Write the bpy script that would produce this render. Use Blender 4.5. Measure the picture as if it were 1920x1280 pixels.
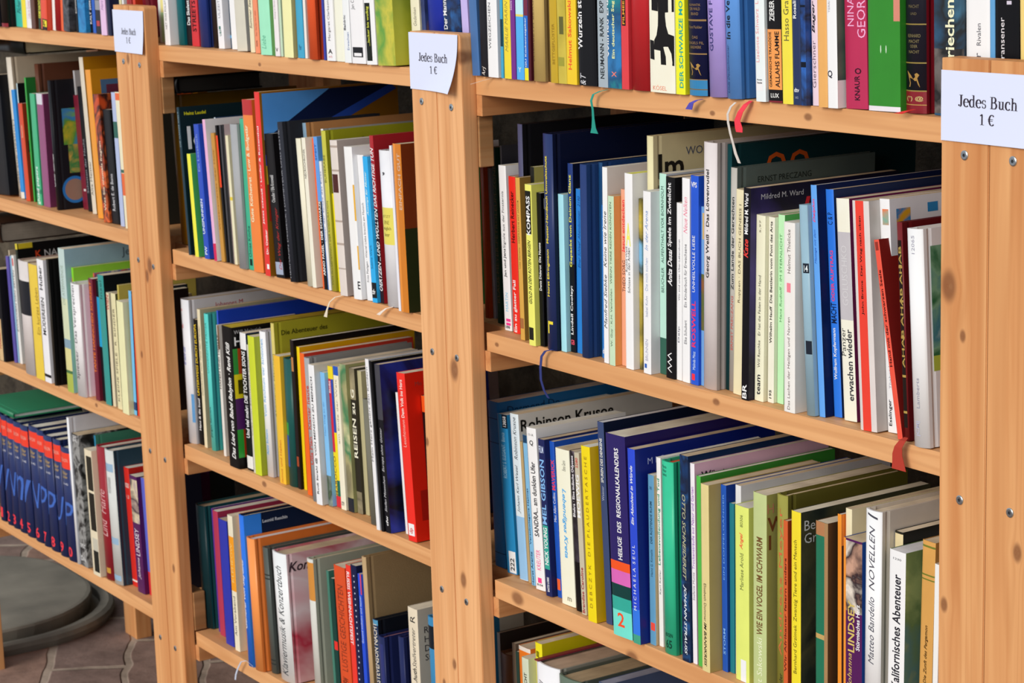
import bpy, bmesh, math, random
from mathutils import Vector, Matrix

# ------------------------------------------------------------------ scene, camera, light
for o in list(bpy.data.objects): bpy.data.objects.remove(o)
scn = bpy.context.scene
COL = scn.collection
FZ = 1.292                                   # floor is z = 0; the measured heights are relative to the lens
cam_d = bpy.data.cameras.new('camera'); cam = bpy.data.objects.new('camera', cam_d); COL.objects.link(cam)
R_ = Vector((0.55139039, 0.83368014, -0.03075813)); U_ = Vector((-0.14678534, 0.13324499, 0.98015297)); F_ = Vector((-0.82123243, 0.53593208, -0.19584203))
cam.matrix_world = Matrix(((R_.x, U_.x, -F_.x, 0), (R_.y, U_.y, -F_.y, -1.27), (R_.z, U_.z, -F_.z, FZ), (0, 0, 0, 1)))
cam_d.lens = 36 * 4182.18 / 1920; cam_d.sensor_width = 36; cam_d.clip_start = .05
cam_d.dof.use_dof = True; cam_d.dof.focus_distance = 2.0; cam_d.dof.aperture_fstop = 26
scn.camera = cam
scn.view_settings.view_transform = 'Standard'; scn.view_settings.look = 'None'; scn.view_settings.gamma = 1
scn.view_settings.exposure = 0.0
scn.view_settings.use_curve_mapping = False
world = bpy.data.worlds.new('overcast_sky'); scn.world = world; world.use_nodes = True
bg = world.node_tree.nodes['Background']; bg.inputs[0].default_value = (.84, .91, 1, 1); bg.inputs[1].default_value = .68
def sun(name, d, strength, angle, col):
    l = bpy.data.lights.new(name, 'SUN'); l.energy = strength; l.angle = math.radians(angle); l.color = col
    o = bpy.data.objects.new(name, l); COL.objects.link(o); o.location = (-1, -3, 4)
    o.rotation_euler = Vector(d).to_track_quat('-Z', 'Y').to_euler(); return o
sun('soft_daylight', (-.22, .88, -.38), 2.4, 30, (1, .95, .88))

# ------------------------------------------------------------------ helpers
def srgb(h):
    v = [int(h[i:i+2], 16) / 255 for i in (0, 2, 4)]
    return tuple((c / 12.92 if c <= .04045 else ((c + .055) / 1.055) ** 2.4) for c in v) + (1,)
def nn(nt, t, **k):
    n = nt.nodes.new(t)
    for a, v in k.items(): setattr(n, a, v)
    return n
def newmat(name, rough=.5, spec=.5):
    m = bpy.data.materials.new(name); m.use_nodes = True
    p = m.node_tree.nodes['Principled BSDF']; p.inputs['Roughness'].default_value = rough
    p.inputs['Specular IOR Level'].default_value = spec
    return m, m.node_tree, p
MC = {}
def mat(code, kind='paper'):
    """cover stock: flat colour with faint mottling, or 'art:c1,c2,..:scale' for a printed picture"""
    key = (code, kind)
    if key in MC: return MC[key]
    rough = {'paper': .38, 'cloth': .75, 'ink': .5, 'ribbon': .6}[kind]
    m, nt, p = newmat('%s_%s' % (kind, code.replace(':', '_').replace(',', '_')[:20]), rough, .35)
    L = nt.links.new
    tc = nn(nt, 'ShaderNodeTexCoord')
    if code.startswith('art:'):
        _, cs, sc = code.split(':'); cs = cs.split(',')
        mp = nn(nt, 'ShaderNodeMapping'); L(tc.outputs['Object'], mp.inputs[0])
        mp.inputs['Location'].default_value = (hash_f(code) * 9, hash_f(code + 'a') * 9, hash_f(code + 'b') * 9)
        n = nn(nt, 'ShaderNodeTexNoise'); n.inputs['Scale'].default_value = float(sc); n.inputs['Detail'].default_value = 5; n.inputs['Distortion'].default_value = .6
        L(mp.outputs[0], n.inputs['Vector'])
        r = nn(nt, 'ShaderNodeValToRGB'); cr = r.color_ramp; cr.interpolation = 'LINEAR'
        k = len(cs)
        while len(cr.elements) < k: cr.elements.new(.5)
        for i, c in enumerate(cs):
            cr.elements[i].position = .34 + .32 * i / max(1, k - 1); cr.elements[i].color = srgb(c)
        L(n.outputs['Fac'], r.inputs[0]); L(r.outputs[0], p.inputs['Base Color'])
    else:
        n = nn(nt, 'ShaderNodeTexNoise'); n.inputs['Scale'].default_value = 45; n.inputs['Detail'].default_value = 4
        L(tc.outputs['Object'], n.inputs['Vector'])
        mx = nn(nt, 'ShaderNodeMix', data_type='RGBA')
        c = srgb(code); mx.inputs[6].default_value = tuple(min(.84, v * 1.02) for v in c[:3]) + (1,); mx.inputs[7].default_value = tuple(min(.88, v * 1.22) for v in c[:3]) + (1,)
        if c[0] + c[1] + c[2] < .12: p.inputs['Specular IOR Level'].default_value = .16
        L(n.outputs['Fac'], mx.inputs[0]); L(mx.outputs[2], p.inputs['Base Color'])
        if kind == 'cloth':
            w = nn(nt, 'ShaderNodeTexNoise'); w.inputs['Scale'].default_value = 900; L(tc.outputs['Object'], w.inputs['Vector'])
            b = nn(nt, 'ShaderNodeBump'); b.inputs['Strength'].default_value = .25; b.inputs['Distance'].default_value = .0006
            L(w.outputs['Fac'], b.inputs['Height']); L(b.outputs[0], p.inputs['Normal'])
    MC[key] = m
    return m
def hash_f(s):
    v = 7
    for ch in s: v = (v * 131 + ord(ch)) % 99991
    return v / 99991
def page_mat(code):
    key = ('pg', code)
    if key in MC: return MC[key]
    m, nt, p = newmat('pages_' + code, .8, .2); L = nt.links.new
    tc = nn(nt, 'ShaderNodeTexCoord'); mp = nn(nt, 'ShaderNodeMapping'); mp.inputs['Scale'].default_value = (2200, 8, 8)
    L(tc.outputs['Object'], mp.inputs[0])
    n = nn(nt, 'ShaderNodeTexNoise'); n.inputs['Scale'].default_value = 1; n.inputs['Detail'].default_value = 3; L(mp.outputs[0], n.inputs['Vector'])
    n2 = nn(nt, 'ShaderNodeTexNoise'); n2.inputs['Scale'].default_value = 30; L(tc.outputs['Object'], n2.inputs['Vector'])
    ad = nn(nt, 'ShaderNodeMath', operation='MULTIPLY'); L(n.outputs['Fac'], ad.inputs[0]); L(n2.outputs['Fac'], ad.inputs[1])
    r = nn(nt, 'ShaderNodeValToRGB'); c = srgb(code)
    r.color_ramp.elements[0].position = .12; r.color_ramp.elements[0].color = tuple(v * .8 for v in c[:3]) + (1,)
    r.color_ramp.elements[1].position = .34; r.color_ramp.elements[1].color = tuple(min(.85, v * 1.25) for v in c[:3]) + (1,)
    L(ad.outputs[0], r.inputs[0]); L(r.outputs[0], p.inputs['Base Color'])
    MC[key] = m; return m
def wood(name, axis, c1='e0a66e', c2='c8844e', knots=()):
    """pine: grain runs along axis (0,1,2); knots = [(x,y,z,r)] in object space"""
    m, nt, p = newmat(name, .55, .3); L = nt.links.new
    tc = nn(nt, 'ShaderNodeTexCoord'); oi = nn(nt, 'ShaderNodeObjectInfo')
    # knot mask: distance to each knot bends the grain and darkens
    base = tc.outputs['Object']; mask = None
    for (kx, ky, kz, kr) in knots:
        s = nn(nt, 'ShaderNodeVectorMath', operation='SUBTRACT'); L(tc.outputs['Object'], s.inputs[0]); s.inputs[1].default_value = (kx, ky, kz)
        sc = nn(nt, 'ShaderNodeVectorMath', operation='MULTIPLY'); L(s.outputs[0], sc.inputs[0])
        v = [1, .25, 1]; v[axis] = .62; sc.inputs[1].default_value = v
        ln = nn(nt, 'ShaderNodeVectorMath', operation='LENGTH'); L(sc.outputs[0], ln.inputs[0])
        mr = nn(nt, 'ShaderNodeMapRange'); mr.interpolation_type = 'SMOOTHSTEP'
        mr.inputs[1].default_value = kr * .45; mr.inputs[2].default_value = kr * 1.1; mr.inputs[3].default_value = 1; mr.inputs[4].default_value = 0
        L(ln.outputs['Value'], mr.inputs[0])
        # push grain lines around the knot
        mr2 = nn(nt, 'ShaderNodeMapRange'); mr2.inputs[1].default_value = 0; mr2.inputs[2].default_value = kr * 5; mr2.inputs[3].default_value = 1; mr2.inputs[4].default_value = 0
        L(ln.outputs['Value'], mr2.inputs[0])
        sq = nn(nt, 'ShaderNodeMath', operation='POWER'); L(mr2.outputs[0], sq.inputs[0]); sq.inputs[1].default_value = 3
        nm = nn(nt, 'ShaderNodeVectorMath', operation='NORMALIZE'); L(s.outputs[0], nm.inputs[0])
        sl = nn(nt, 'ShaderNodeVectorMath', operation='SCALE'); L(nm.outputs[0], sl.inputs[0])
        ml = nn(nt, 'ShaderNodeMath', operation='MULTIPLY'); L(sq.outputs[0], ml.inputs[0]); ml.inputs[1].default_value = -kr * 1.3
        L(ml.outputs[0], sl.inputs['Scale'])
        a = nn(nt, 'ShaderNodeVectorMath', operation='ADD'); L(base, a.inputs[0]); L(sl.outputs[0], a.inputs[1]); base = a.outputs[0]
        if mask is None: mask = mr.outputs[0]
        else:
            mx = nn(nt, 'ShaderNodeMath', operation='MAXIMUM'); L(mask, mx.inputs[0]); L(mr.outputs[0], mx.inputs[1]); mask = mx.outputs[0]
    off = nn(nt, 'ShaderNodeVectorMath', operation='ADD'); L(base, off.inputs[0])
    cb = nn(nt, 'ShaderNodeCombineXYZ'); 
    for i in range(3):
        q = nn(nt, 'ShaderNodeMath', operation='MULTIPLY'); L(oi.outputs['Random'], q.inputs[0]); q.inputs[1].default_value = 3.7 * (i + 1); L(q.outputs[0], cb.inputs[i])
    L(cb.outputs[0], off.inputs[1])
    mp = nn(nt, 'ShaderNodeMapping'); v = [55, 55, 55]; v[axis] = 2.2; mp.inputs['Scale'].default_value = v; L(off.outputs[0], mp.inputs[0])
    n1 = nn(nt, 'ShaderNodeTexNoise'); n1.inputs['Scale'].default_value = 1; n1.inputs['Detail'].default_value = 3; n1.inputs['Distortion'].default_value = .5; L(mp.outputs[0], n1.inputs['Vector'])
    # growth-ring lines
    mp2 = nn(nt, 'ShaderNodeMapping'); v = [26, 26, 26]; v[axis] = 1.1; mp2.inputs['Scale'].default_value = v; L(off.outputs[0], mp2.inputs[0])
    n2 = nn(nt, 'ShaderNodeTexNoise'); n2.inputs['Scale'].default_value = 1; n2.inputs['Detail'].default_value = 1; L(mp2.outputs[0], n2.inputs['Vector'])
    sn = nn(nt, 'ShaderNodeMath', operation='MULTIPLY'); L(n2.outputs['Fac'], sn.inputs[0]); sn.inputs[1].default_value = 60
    si = nn(nt, 'ShaderNodeMath', operation='SINE'); L(sn.outputs[0], si.inputs[0])
    pw = nn(nt, 'ShaderNodeMapRange'); pw.inputs[1].default_value = .3; pw.inputs[2].default_value = 1; pw.inputs[3].default_value = 0; pw.inputs[4].default_value = .2; L(si.outputs[0], pw.inputs[0])
    mx = nn(nt, 'ShaderNodeMix', data_type='RGBA'); mx.inputs[6].default_value = srgb(c1); mx.inputs[7].default_value = srgb(c2)
    f = nn(nt, 'ShaderNodeMapRange'); f.inputs[1].default_value = .35; f.inputs[2].default_value = .7; L(n1.outputs['Fac'], f.inputs[0]); L(f.outputs[0], mx.inputs[0])
    mx2 = nn(nt, 'ShaderNodeMix', data_type='RGBA'); L(pw.outputs[0], mx2.inputs[0]); L(mx.outputs[2], mx2.inputs[6]); mx2.inputs[7].default_value = srgb('b06c38')
    outc = mx2.outputs[2]
    if mask is not None:
        mx3 = nn(nt, 'ShaderNodeMix', data_type='RGBA'); 
        mm = nn(nt, 'ShaderNodeMath', operation='MULTIPLY'); L(mask, mm.inputs[0]); mm.inputs[1].default_value = .72
        L(mm.outputs[0], mx3.inputs[0]); L(outc, mx3.inputs[6]); mx3.inputs[7].default_value = srgb('6c3c22'); outc = mx3.outputs[2]
    L(outc, p.inputs['Base Color'])
    b = nn(nt, 'ShaderNodeBump'); b.inputs['Strength'].default_value = .25; b.inputs['Distance'].default_value = .0008; L(n1.outputs['Fac'], b.inputs['Height']); L(b.outputs[0], p.inputs['Normal'])
    return m
def link(name, me, parent=None, m=None):
    o = bpy.data.objects.new(name, me); COL.objects.link(o)
    if m and not me.materials: me.materials.append(m)
    if parent: o.parent = parent
    return o
def mesh(name, verts, faces):
    me = bpy.data.meshes.new(name); me.from_pydata([tuple(v) for v in verts], [], faces); me.update(); return me
def box_me(name, x0, x1, y0, y1, z0, z1, bev=0):
    bm = bmesh.new(); bmesh.ops.create_cube(bm, size=1)
    for v in bm.verts: v.co = Vector(((x0 + x1) / 2 + v.co.x * (x1 - x0), (y0 + y1) / 2 + v.co.y * (y1 - y0), (z0 + z1) / 2 + v.co.z * (z1 - z0)))
    if bev: bmesh.ops.bevel(bm, geom=bm.edges[:], offset=bev, segments=2, affect='EDGES', profile=.6)
    me = bpy.data.meshes.new(name); bm.to_mesh(me); bm.free(); return me
def empty(name, loc):
    o = bpy.data.objects.new(name, None); COL.objects.link(o); o.location = loc; o.empty_display_size = .02; return o
def tag(o, label, cat, group=None):
    o['label'] = label; o['category'] = cat
    if group: o['group'] = group

# ------------------------------------------------------------------ lettering
TXT = {}
def text_pts(s, style):
    """outline mesh of a line of text, normalised to a 1 x 1 box (cap height based)"""
    key = (s, style)
    if key in TXT: return TXT[key]
    cu = bpy.data.curves.new('lettering', 'FONT'); cu.body = s; cu.resolution_u = 2; cu.size = 1
    if '*' in style: cu.offset = .018
    if '/' in style: cu.shear = .3
    o = bpy.data.objects.new('lettering', cu); COL.objects.link(o)
    me = bpy.data.meshes.new_from_object(o)
    V = [v.co.copy() for v in me.vertices]; P = [tuple(p.vertices) for p in me.polygons]
    bpy.data.objects.remove(o); bpy.data.curves.remove(cu); bpy.data.meshes.remove(me)
    if not V: V = [Vector((0, 0, 0)), Vector((.01, 0, 0)), Vector((0, .01, 0))]; P = [(0, 1, 2)]
    x0 = min(v.x for v in V); x1 = max(v.x for v in V); y0 = min(v.y for v in V); y1 = max(v.y for v in V)
    R = ([((v.x - x0) / max(1e-6, x1 - x0), (v.y - y0) / max(1e-6, y1 - y0)) for v in V], P, (x1 - x0) / max(1e-6, y1 - y0))
    TXT[key] = R; return R
def split_style(s):
    st = ''
    while s and s[0] in '*/' and len(s) > 1: st += s[0]; s = s[1:]
    return s, st

# ------------------------------------------------------------------ books
def spine_y(kind, t, x):
    """depth of the spine surface at x (0 = foremost)"""
    u = 2 * min(max(x / t, 0), 1) - 1
    if kind == 'h':                                 # eight flat facets, so printing lies exactly on them
        s = (u + 1) * 4; k = min(int(s), 7); a = k / 4 - 1; b = (k + 1) / 4 - 1
        return min(.0035, t * .13) * (a * a + (b * b - a * a) * (s - k))
    return min(.0007, t * .06) * abs(u) ** 6
def outline(kind, t, w):
    th = .0022 if kind == 'h' else .00045
    th = min(th, t * .22)
    n = 9; o = []
    for i in range(n):
        x = t * i / (n - 1); o.append((x, spine_y(kind, t, x)))
    left = [(0, w)]; right = [(t, w)]
    if kind == 'h':
        g = min(.0009, t * .06)
        left = [(0, w), (0, .0115), (g, .0085), (0, .006)]; right = [(t, .006), (t - g, .0085), (t, .0115), (t, w)]
    outer = left + o + right
    inner = []
    for (x, y) in outer:
        ix = min(max(x, th), t - th)
        iy = y if (abs(x) < 1e-9 or abs(x - t) < 1e-9) and y > .004 else max(y + th, th)
        if kind == 'h' and .008 < y < .009: ix = x + th if x < t / 2 else x - th
        inner.append((ix, iy))
    return outer, inner, th
def cover_mesh(kind, t, w, H, spine_m, cover_m):
    outer, inner, th = outline(kind, t, w); n = len(outer)
    V = []
    for z in (0, H):
        V += [(x, y, z) for x, y in outer]; V += [(x, y, z) for x, y in inner]
    F = []; MI = []
    nl = 4 if kind == 'h' else 1
    for i in range(n - 1):
        k = 1 if (i < nl or i >= n - 1 - nl) else 0
        F.append((i, i + 1, 2 * n + i + 1, 2 * n + i)); MI.append(k)
        F.append((n + i + 1, n + i, 3 * n + i, 3 * n + i + 1)); MI.append(1)
        F.append((i + 1, i, n + i, n + i + 1)); MI.append(k)
        F.append((2 * n + i, 2 * n + i + 1, 3 * n + i + 1, 3 * n + i)); MI.append(k)
    F.append((0, 2 * n, 3 * n, n)); MI.append(1); F.append((n - 1, 2 * n - 1, 4 * n - 1, 3 * n - 1)); MI.append(1)
    me = mesh('cover', V, F); me.materials.append(spine_m); me.materials.append(cover_m)
    for p, k in zip(me.polygons, MI): p.material_index = k
    for p in me.polygons: p.use_smooth = (kind == 'h' and abs(p.normal.z) < .5 and p.material_index == 0)
    return me
def on_spine(kind, t, x, z, d=.00016): return (x, spine_y(kind, t, x) - d, z)
def band_mesh(kind, t, z0, z1, u0, u1, d=.00009):
    us = sorted(set([u0, u1] + [k / 8 for k in range(9) if u0 < k / 8 < u1])); n = len(us); V = []; F = []
    for u in us:
        x = t * u
        y = spine_y(kind, t, x) - d
        V += [(x, y, z0), (x, y, z1)]
    for i in range(n - 1): F.append((2 * i, 2 * i + 2, 2 * i + 3, 2 * i + 1))
    return mesh('spine_panel', V, F)
def poly_mesh(pts3, name='emblem'): return mesh(name, pts3, [tuple(range(len(pts3)))])
def spine_text(root, kind, t, H, T):
    s, f0, f1, size, col, di, xc = T
    s, st = split_style(s)
    if not s.strip(): return
    P, Fc, asp = text_pts(s, st)
    z0, z1 = f0 * H, f1 * H; ht = size * t
    V = []
    for (a, b) in P:
        if di == 'u': x = t * xc + ht * (.5 - b); z = z0 + a * (z1 - z0)
        elif di == 'd': x = t * xc + ht * (b - .5); z = z1 - a * (z1 - z0)
        else: x = t * xc + ht * (a - .5); z = z0 + b * (z1 - z0)
        x = min(max(x, .0002), t - .0002); z = min(max(z, .001), H - .001)
        V.append(on_spine(kind, t, x, z))
    if kind == 'h':
        bm = bmesh.new(); vs = [bm.verts.new(v) for v in V]
        for f in Fc:
            try: bm.faces.new([vs[q] for q in f])
            except ValueError: pass
        for k in range(1, 8):
            X = t * k / 8
            if min(v.co.x for v in bm.verts) < X < max(v.co.x for v in bm.verts):
                bmesh.ops.bisect_plane(bm, geom=bm.verts[:] + bm.edges[:] + bm.faces[:], plane_co=(X, 0, 0), plane_no=(1, 0, 0), dist=1e-7)
        for v in bm.verts: v.co.y = spine_y(kind, t, v.co.x) - .00018
        me = bpy.data.meshes.new('spine_lettering'); bm.to_mesh(me); bm.free()
    else: me = mesh('spine_lettering', V, Fc)
    link('spine_lettering', me, root, mat(col, 'ink'))
def cover_text(root, t, w, H, c):
    s, u, v, size, col = c; s, st = split_style(s)
    P, Fc, asp = text_pts(s, st); ht = size / 1000; wd = ht * asp
    y0 = u * w; z0 = v * H - ht * .5
    V = [(t + .00016, min(y0 + a * wd, w - .002), z0 + b * ht) for a, b in P]
    link('cover_lettering', mesh('cover_lettering', V, Fc), root, mat(col, 'ink'))
def cover_patch(root, t, w, H, c):
    u0, u1, v0, v1, col = c; x = t + .0001
    me = mesh('cover_picture', [(x, max(u0 * w, .0005), v0 * H), (x, u1 * w, v0 * H), (x, u1 * w, v1 * H), (x, max(u0 * w, .0005), v1 * H)], [(0, 1, 2, 3)])
    link('cover_picture', me, root, mat(col))
def ribbon_mesh(pts, wd, side=(1, 0, 0)):
    V = []; F = []; S = Vector(side)
    for i, (p, k) in enumerate(pts):
        a = Vector(p); h = S * wd * k / 2
        V += [a - h, a + h, a + h + Vector((0, .0004, 0)), a - h + Vector((0, .0004, 0))]
    for i in range(len(pts) - 1):
        b = 4 * i
        for q in range(4): F.append((b + q, b + (q + 1) % 4, b + 4 + (q + 1) % 4, b + 4 + q))
    F += [(3, 2, 1, 0), tuple(4 * (len(pts) - 1) + q for q in range(4))]
    return mesh('ribbon_bookmark', V, F)
ROWN = {'LA': "books on the left bookcase's top shelf", 'LB': "books on the left bookcase's second shelf", 'LC': "books on the left bookcase's third shelf", 'LD': "books on the left bookcase's lowest shelf",
 'MA': "books on the middle bookcase's top shelf", 'MB': "books on the middle bookcase's second shelf", 'MC': "books on the middle bookcase's third shelf", 'MD': "books on the middle bookcase's lowest shelf",
 'RA': "books on the right bookcase's top shelf", 'RB': "books on the right bookcase's second shelf", 'RC': "books on the right bookcase's third shelf", 'RD': "books on the right bookcase's lowest shelf"}
CLOTH = set(('2a2c34', '6c6a5c', 'b0946c', '1c3468', '9a9c9e'))
PAGES = ['d9cbb2', 'e4dccb', 'c8b596', 'dfd3bd', 'cdbb9c']
def build_book(i, B):
    label, row, x, y, z, t, H, w, lean, kind, sp, cv, pg, TT, BB, X = B
    root = empty('book', (x, y, z + FZ + .0003 + max(0, t * math.sin(lean)))); root.rotation_euler = (0, lean, 0)
    tag(root, label, 'book', ROWN[row])
    ck = 'cloth' if sp in CLOTH else 'paper'
    link('cover', cover_mesh(kind, t, w, H, mat(sp, ck), mat(cv, ck)), root)
    ov = .0028 if kind == 'h' else .0004; th = min(.0022 if kind == 'h' else .00045, t * .22)
    e0 = .0002
    y0 = (spine_y(kind, t, 0) + th + e0) if kind == 'h' else th + spine_y(kind, t, 0) + .0001
    yw = w - (ov if kind == 'h' else .0006)
    pc = pg or PAGES[int(hash_f(label) * 5) % 5]
    x0, x1 = th + e0, t - th - e0
    z0, z1 = ov, H - ov
    link('page_block', box_me('page_block', x0, x1, y0, yw, z0, z1), root, page_mat(pc))
    if 'cap' in X: link('cover_flap', box_me('cover_flap', -.0002, t * .15, .001, w * .9, H + .0001, H + .0016), root, mat(X['cap']))
    zb = {}
    for j, b in enumerate(BB):
        f0, f1, c, u0, u1 = b
        link('spine_panel', band_mesh(kind, t, f0 * H, f1 * H, max(u0, .001), min(u1, .999), .00005 + .000012 * j), root, mat(c))
    for T in TT: spine_text(root, kind, t, H, T)
    for c in X.get('CP', ()): cover_patch(root, t, w, H, c)
    for j, (u, v, r, c) in enumerate(X.get('CC', ())):
        V = [(t + .00013 + .00004 * j, min(max(u * w + r * H * math.cos(a * math.pi / 16), .001), w - .001), v * H + r * H * math.sin(a * math.pi / 16)) for a in range(32)]
        link('cover_picture', poly_mesh(V, 'cover_picture'), root, mat(c))
    for j, (col, P) in enumerate(X.get('PG', ())):
        link('cover_picture', poly_mesh([(t + .0001 + .00003 * j, u * w, v * H) for u, v in P], 'cover_picture'), root, mat(col))
    for c in X.get('CT', ()): cover_text(root, t, w, H, c)
    def poly(P, col, nm='spine_emblem'):
        link(nm, poly_mesh([on_spine(kind, t, u * t, v * H, .0002) for u, v in P], nm), root, mat(col, 'ink'))
    if X.get('chess'):
        zz = lambda yy: (990 - yy) / 1130
        uu = lambda xx, yy: (xx - 868 - yy * .015) / 268
        def Q(pts, col='141212'): poly([(min(max(uu(a, b), .01), .99), zz(b)) for a, b in pts], col)
        Q([(885, 145), (1095, 150), (1092, 205), (1075, 215), (1050, 262), (1045, 300), (1052, 455), (1052, 590), (1062, 640), (1085, 680), (1142, 690), (1142, 845), (1005, 842), (1000, 770), (930, 765), (935, 715), (960, 690), (975, 640), (978, 590), (975, 455), (972, 300), (965, 262), (940, 215), (885, 200)][::-1])
        Q([(908, 458), (975, 455), (975, 565), (908, 560)][::-1]); Q([(1050, 455), (1142, 455), (1144, 565), (1050, 570)][::-1])
        Q([(1110, 385), (1142, 370), (1142, 455), (1115, 445)][::-1]); Q([(885, 715), (930, 720), (935, 820), (888, 815)][::-1])
        Q([(880, -20), (920, -20), (920, 120), (880, 140)][::-1])
    if 'pega' in X:
        a, b = X['pega']; hh = b - a
        P = [(.25, 0), (.3, .25), (.22, .6), (.1, 1), (.35, .75), (.5, .5), (.62, .62), (.58, .8), (.7, .88), (.82, .75), (.72, .55), (.78, .3), (.85, 0)]
        poly([(.05 + .85 * u, a + hh * v) for u, v in P], 'a07c3c')
    if 'zig' in X:
        a, b = X['zig']; n = 6
        for q in range(n):
            za = a + (b - a) * q / n; zb_ = a + (b - a) * (q + 1) / n
            l = (.2, .6) if q % 2 else (.6, .2)
            poly([(l[0], za), (l[0] + .14, za), (l[1] + .14, zb_), (l[1], zb_)], 'ececec', 'spine_emblem')
    if X.get('dots'):
        for q in range(26):
            u = .2 + .6 * hash_f('d%d' % q); v = .03 + .94 * q / 26
            poly([(u + .09 * math.cos(k * math.pi / 3), v + .006 * math.sin(k * math.pi / 3)) for k in range(6)], 'c8d0e4', 'spine_dot')
    return root

# ------------------------------------------------------------------ room: floor, wall, sunlit court in front
def structure(o): o['kind'] = 'structure'
def floor_mat():
    m, nt, p = newmat('brick_paving', .8, .3); L = nt.links.new
    tc = nn(nt, 'ShaderNodeTexCoord'); mp = nn(nt, 'ShaderNodeMapping'); mp.inputs['Rotation'].default_value = (0, 0, .5); L(tc.outputs['Object'], mp.inputs[0])
    wn = nn(nt, 'ShaderNodeTexNoise'); wn.inputs['Scale'].default_value = 6; L(mp.outputs[0], wn.inputs['Vector'])
    ws = nn(nt, 'ShaderNodeVectorMath', operation='SCALE'); L(wn.outputs['Color'], ws.inputs[0]); ws.inputs['Scale'].default_value = .05
    wa = nn(nt, 'ShaderNodeVectorMath', operation='ADD'); L(mp.outputs[0], wa.inputs[0]); L(ws.outputs[0], wa.inputs[1])
    br = nn(nt, 'ShaderNodeTexBrick'); L(wa.outputs[0], br.inputs['Vector'])
    br.inputs['Scale'].default_value = 1; br.inputs['Brick Width'].default_value = .27; br.inputs['Row Height'].default_value = .135; br.inputs['Mortar Size'].default_value = .008; br.inputs['Mortar Smooth'].default_value = .4
    br.inputs['Color1'].default_value = srgb('a88878'); br.inputs['Color2'].default_value = srgb('8c7a74'); br.inputs['Mortar'].default_value = srgb('b8a898')
    n = nn(nt, 'ShaderNodeTexNoise'); n.inputs['Scale'].default_value = 14; n.inputs['Detail'].default_value = 8; n.inputs['Roughness'].default_value = .65; L(tc.outputs['Object'], n.inputs['Vector'])
    r = nn(nt, 'ShaderNodeValToRGB'); r.color_ramp.elements[0].position = .35; r.color_ramp.elements[0].color = (.55, .52, .5, 1); r.color_ramp.elements[1].position = .7; r.color_ramp.elements[1].color = (1.15, 1.12, 1.1, 1); L(n.outputs['Fac'], r.inputs[0])
    mx = nn(nt, 'ShaderNodeMix', data_type='RGBA', blend_type='MULTIPLY'); mx.inputs[0].default_value = .9; L(br.outputs['Color'], mx.inputs[6]); L(r.outputs[0], mx.inputs[7]); L(mx.outputs[2], p.inputs['Base Color'])
    b = nn(nt, 'ShaderNodeBump'); b.inputs['Strength'].default_value = .6; b.inputs['Distance'].default_value = .006
    sb = nn(nt, 'ShaderNodeMath', operation='SUBTRACT'); L(n.outputs['Fac'], sb.inputs[0]); L(br.outputs['Fac'], sb.inputs[1]); L(sb.outputs[0], b.inputs['Height']); L(b.outputs[0], p.inputs['Normal'])
    return m
def stone_mat():
    m, nt, p = newmat('rough_stone_plaster', .9, .2); L = nt.links.new
    tc = nn(nt, 'ShaderNodeTexCoord')
    v = nn(nt, 'ShaderNodeTexVoronoi'); v.inputs['Scale'].default_value = 9; v.feature = 'F1'
    n = nn(nt, 'ShaderNodeTexNoise'); n.inputs['Scale'].default_value = 16; n.inputs['Detail'].default_value = 9; n.inputs['Roughness'].default_value = .7
    ws = nn(nt, 'ShaderNodeVectorMath', operation='SCALE'); L(n.outputs['Color'], ws.inputs[0]); ws.inputs['Scale'].default_value = .12
    wa = nn(nt, 'ShaderNodeVectorMath', operation='ADD'); L(tc.outputs['Object'], wa.inputs[0]); L(ws.outputs[0], wa.inputs[1]); L(wa.outputs[0], v.inputs['Vector']); L(tc.outputs['Object'], n.inputs['Vector'])
    r = nn(nt, 'ShaderNodeValToRGB'); r.color_ramp.elements[0].position = .3; r.color_ramp.elements[0].color = srgb('2e2822'); r.color_ramp.elements[1].position = .75; r.color_ramp.elements[1].color = srgb('6a6050')
    L(n.outputs['Fac'], r.inputs[0]); L(r.outputs[0], p.inputs['Base Color'])
    b = nn(nt, 'ShaderNodeBump'); b.inputs['Strength'].default_value = .9; b.inputs['Distance'].default_value = .02; 
    ad = nn(nt, 'ShaderNodeMath', operation='ADD'); L(n.outputs['Fac'], ad.inputs[0]); L(v.outputs['Distance'], ad.inputs[1]); L(ad.outputs[0], b.inputs['Height']); L(b.outputs[0], p.inputs['Normal'])
    return m
fl = link('floor', box_me('floor', -9, 4, -6, .5, -.1, 0), None, floor_mat()); structure(fl)
wl = link('wall_back', box_me('wall_back', -9, 4, .335, .5, 0, 2.6), None, stone_mat()); structure(wl)

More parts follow.
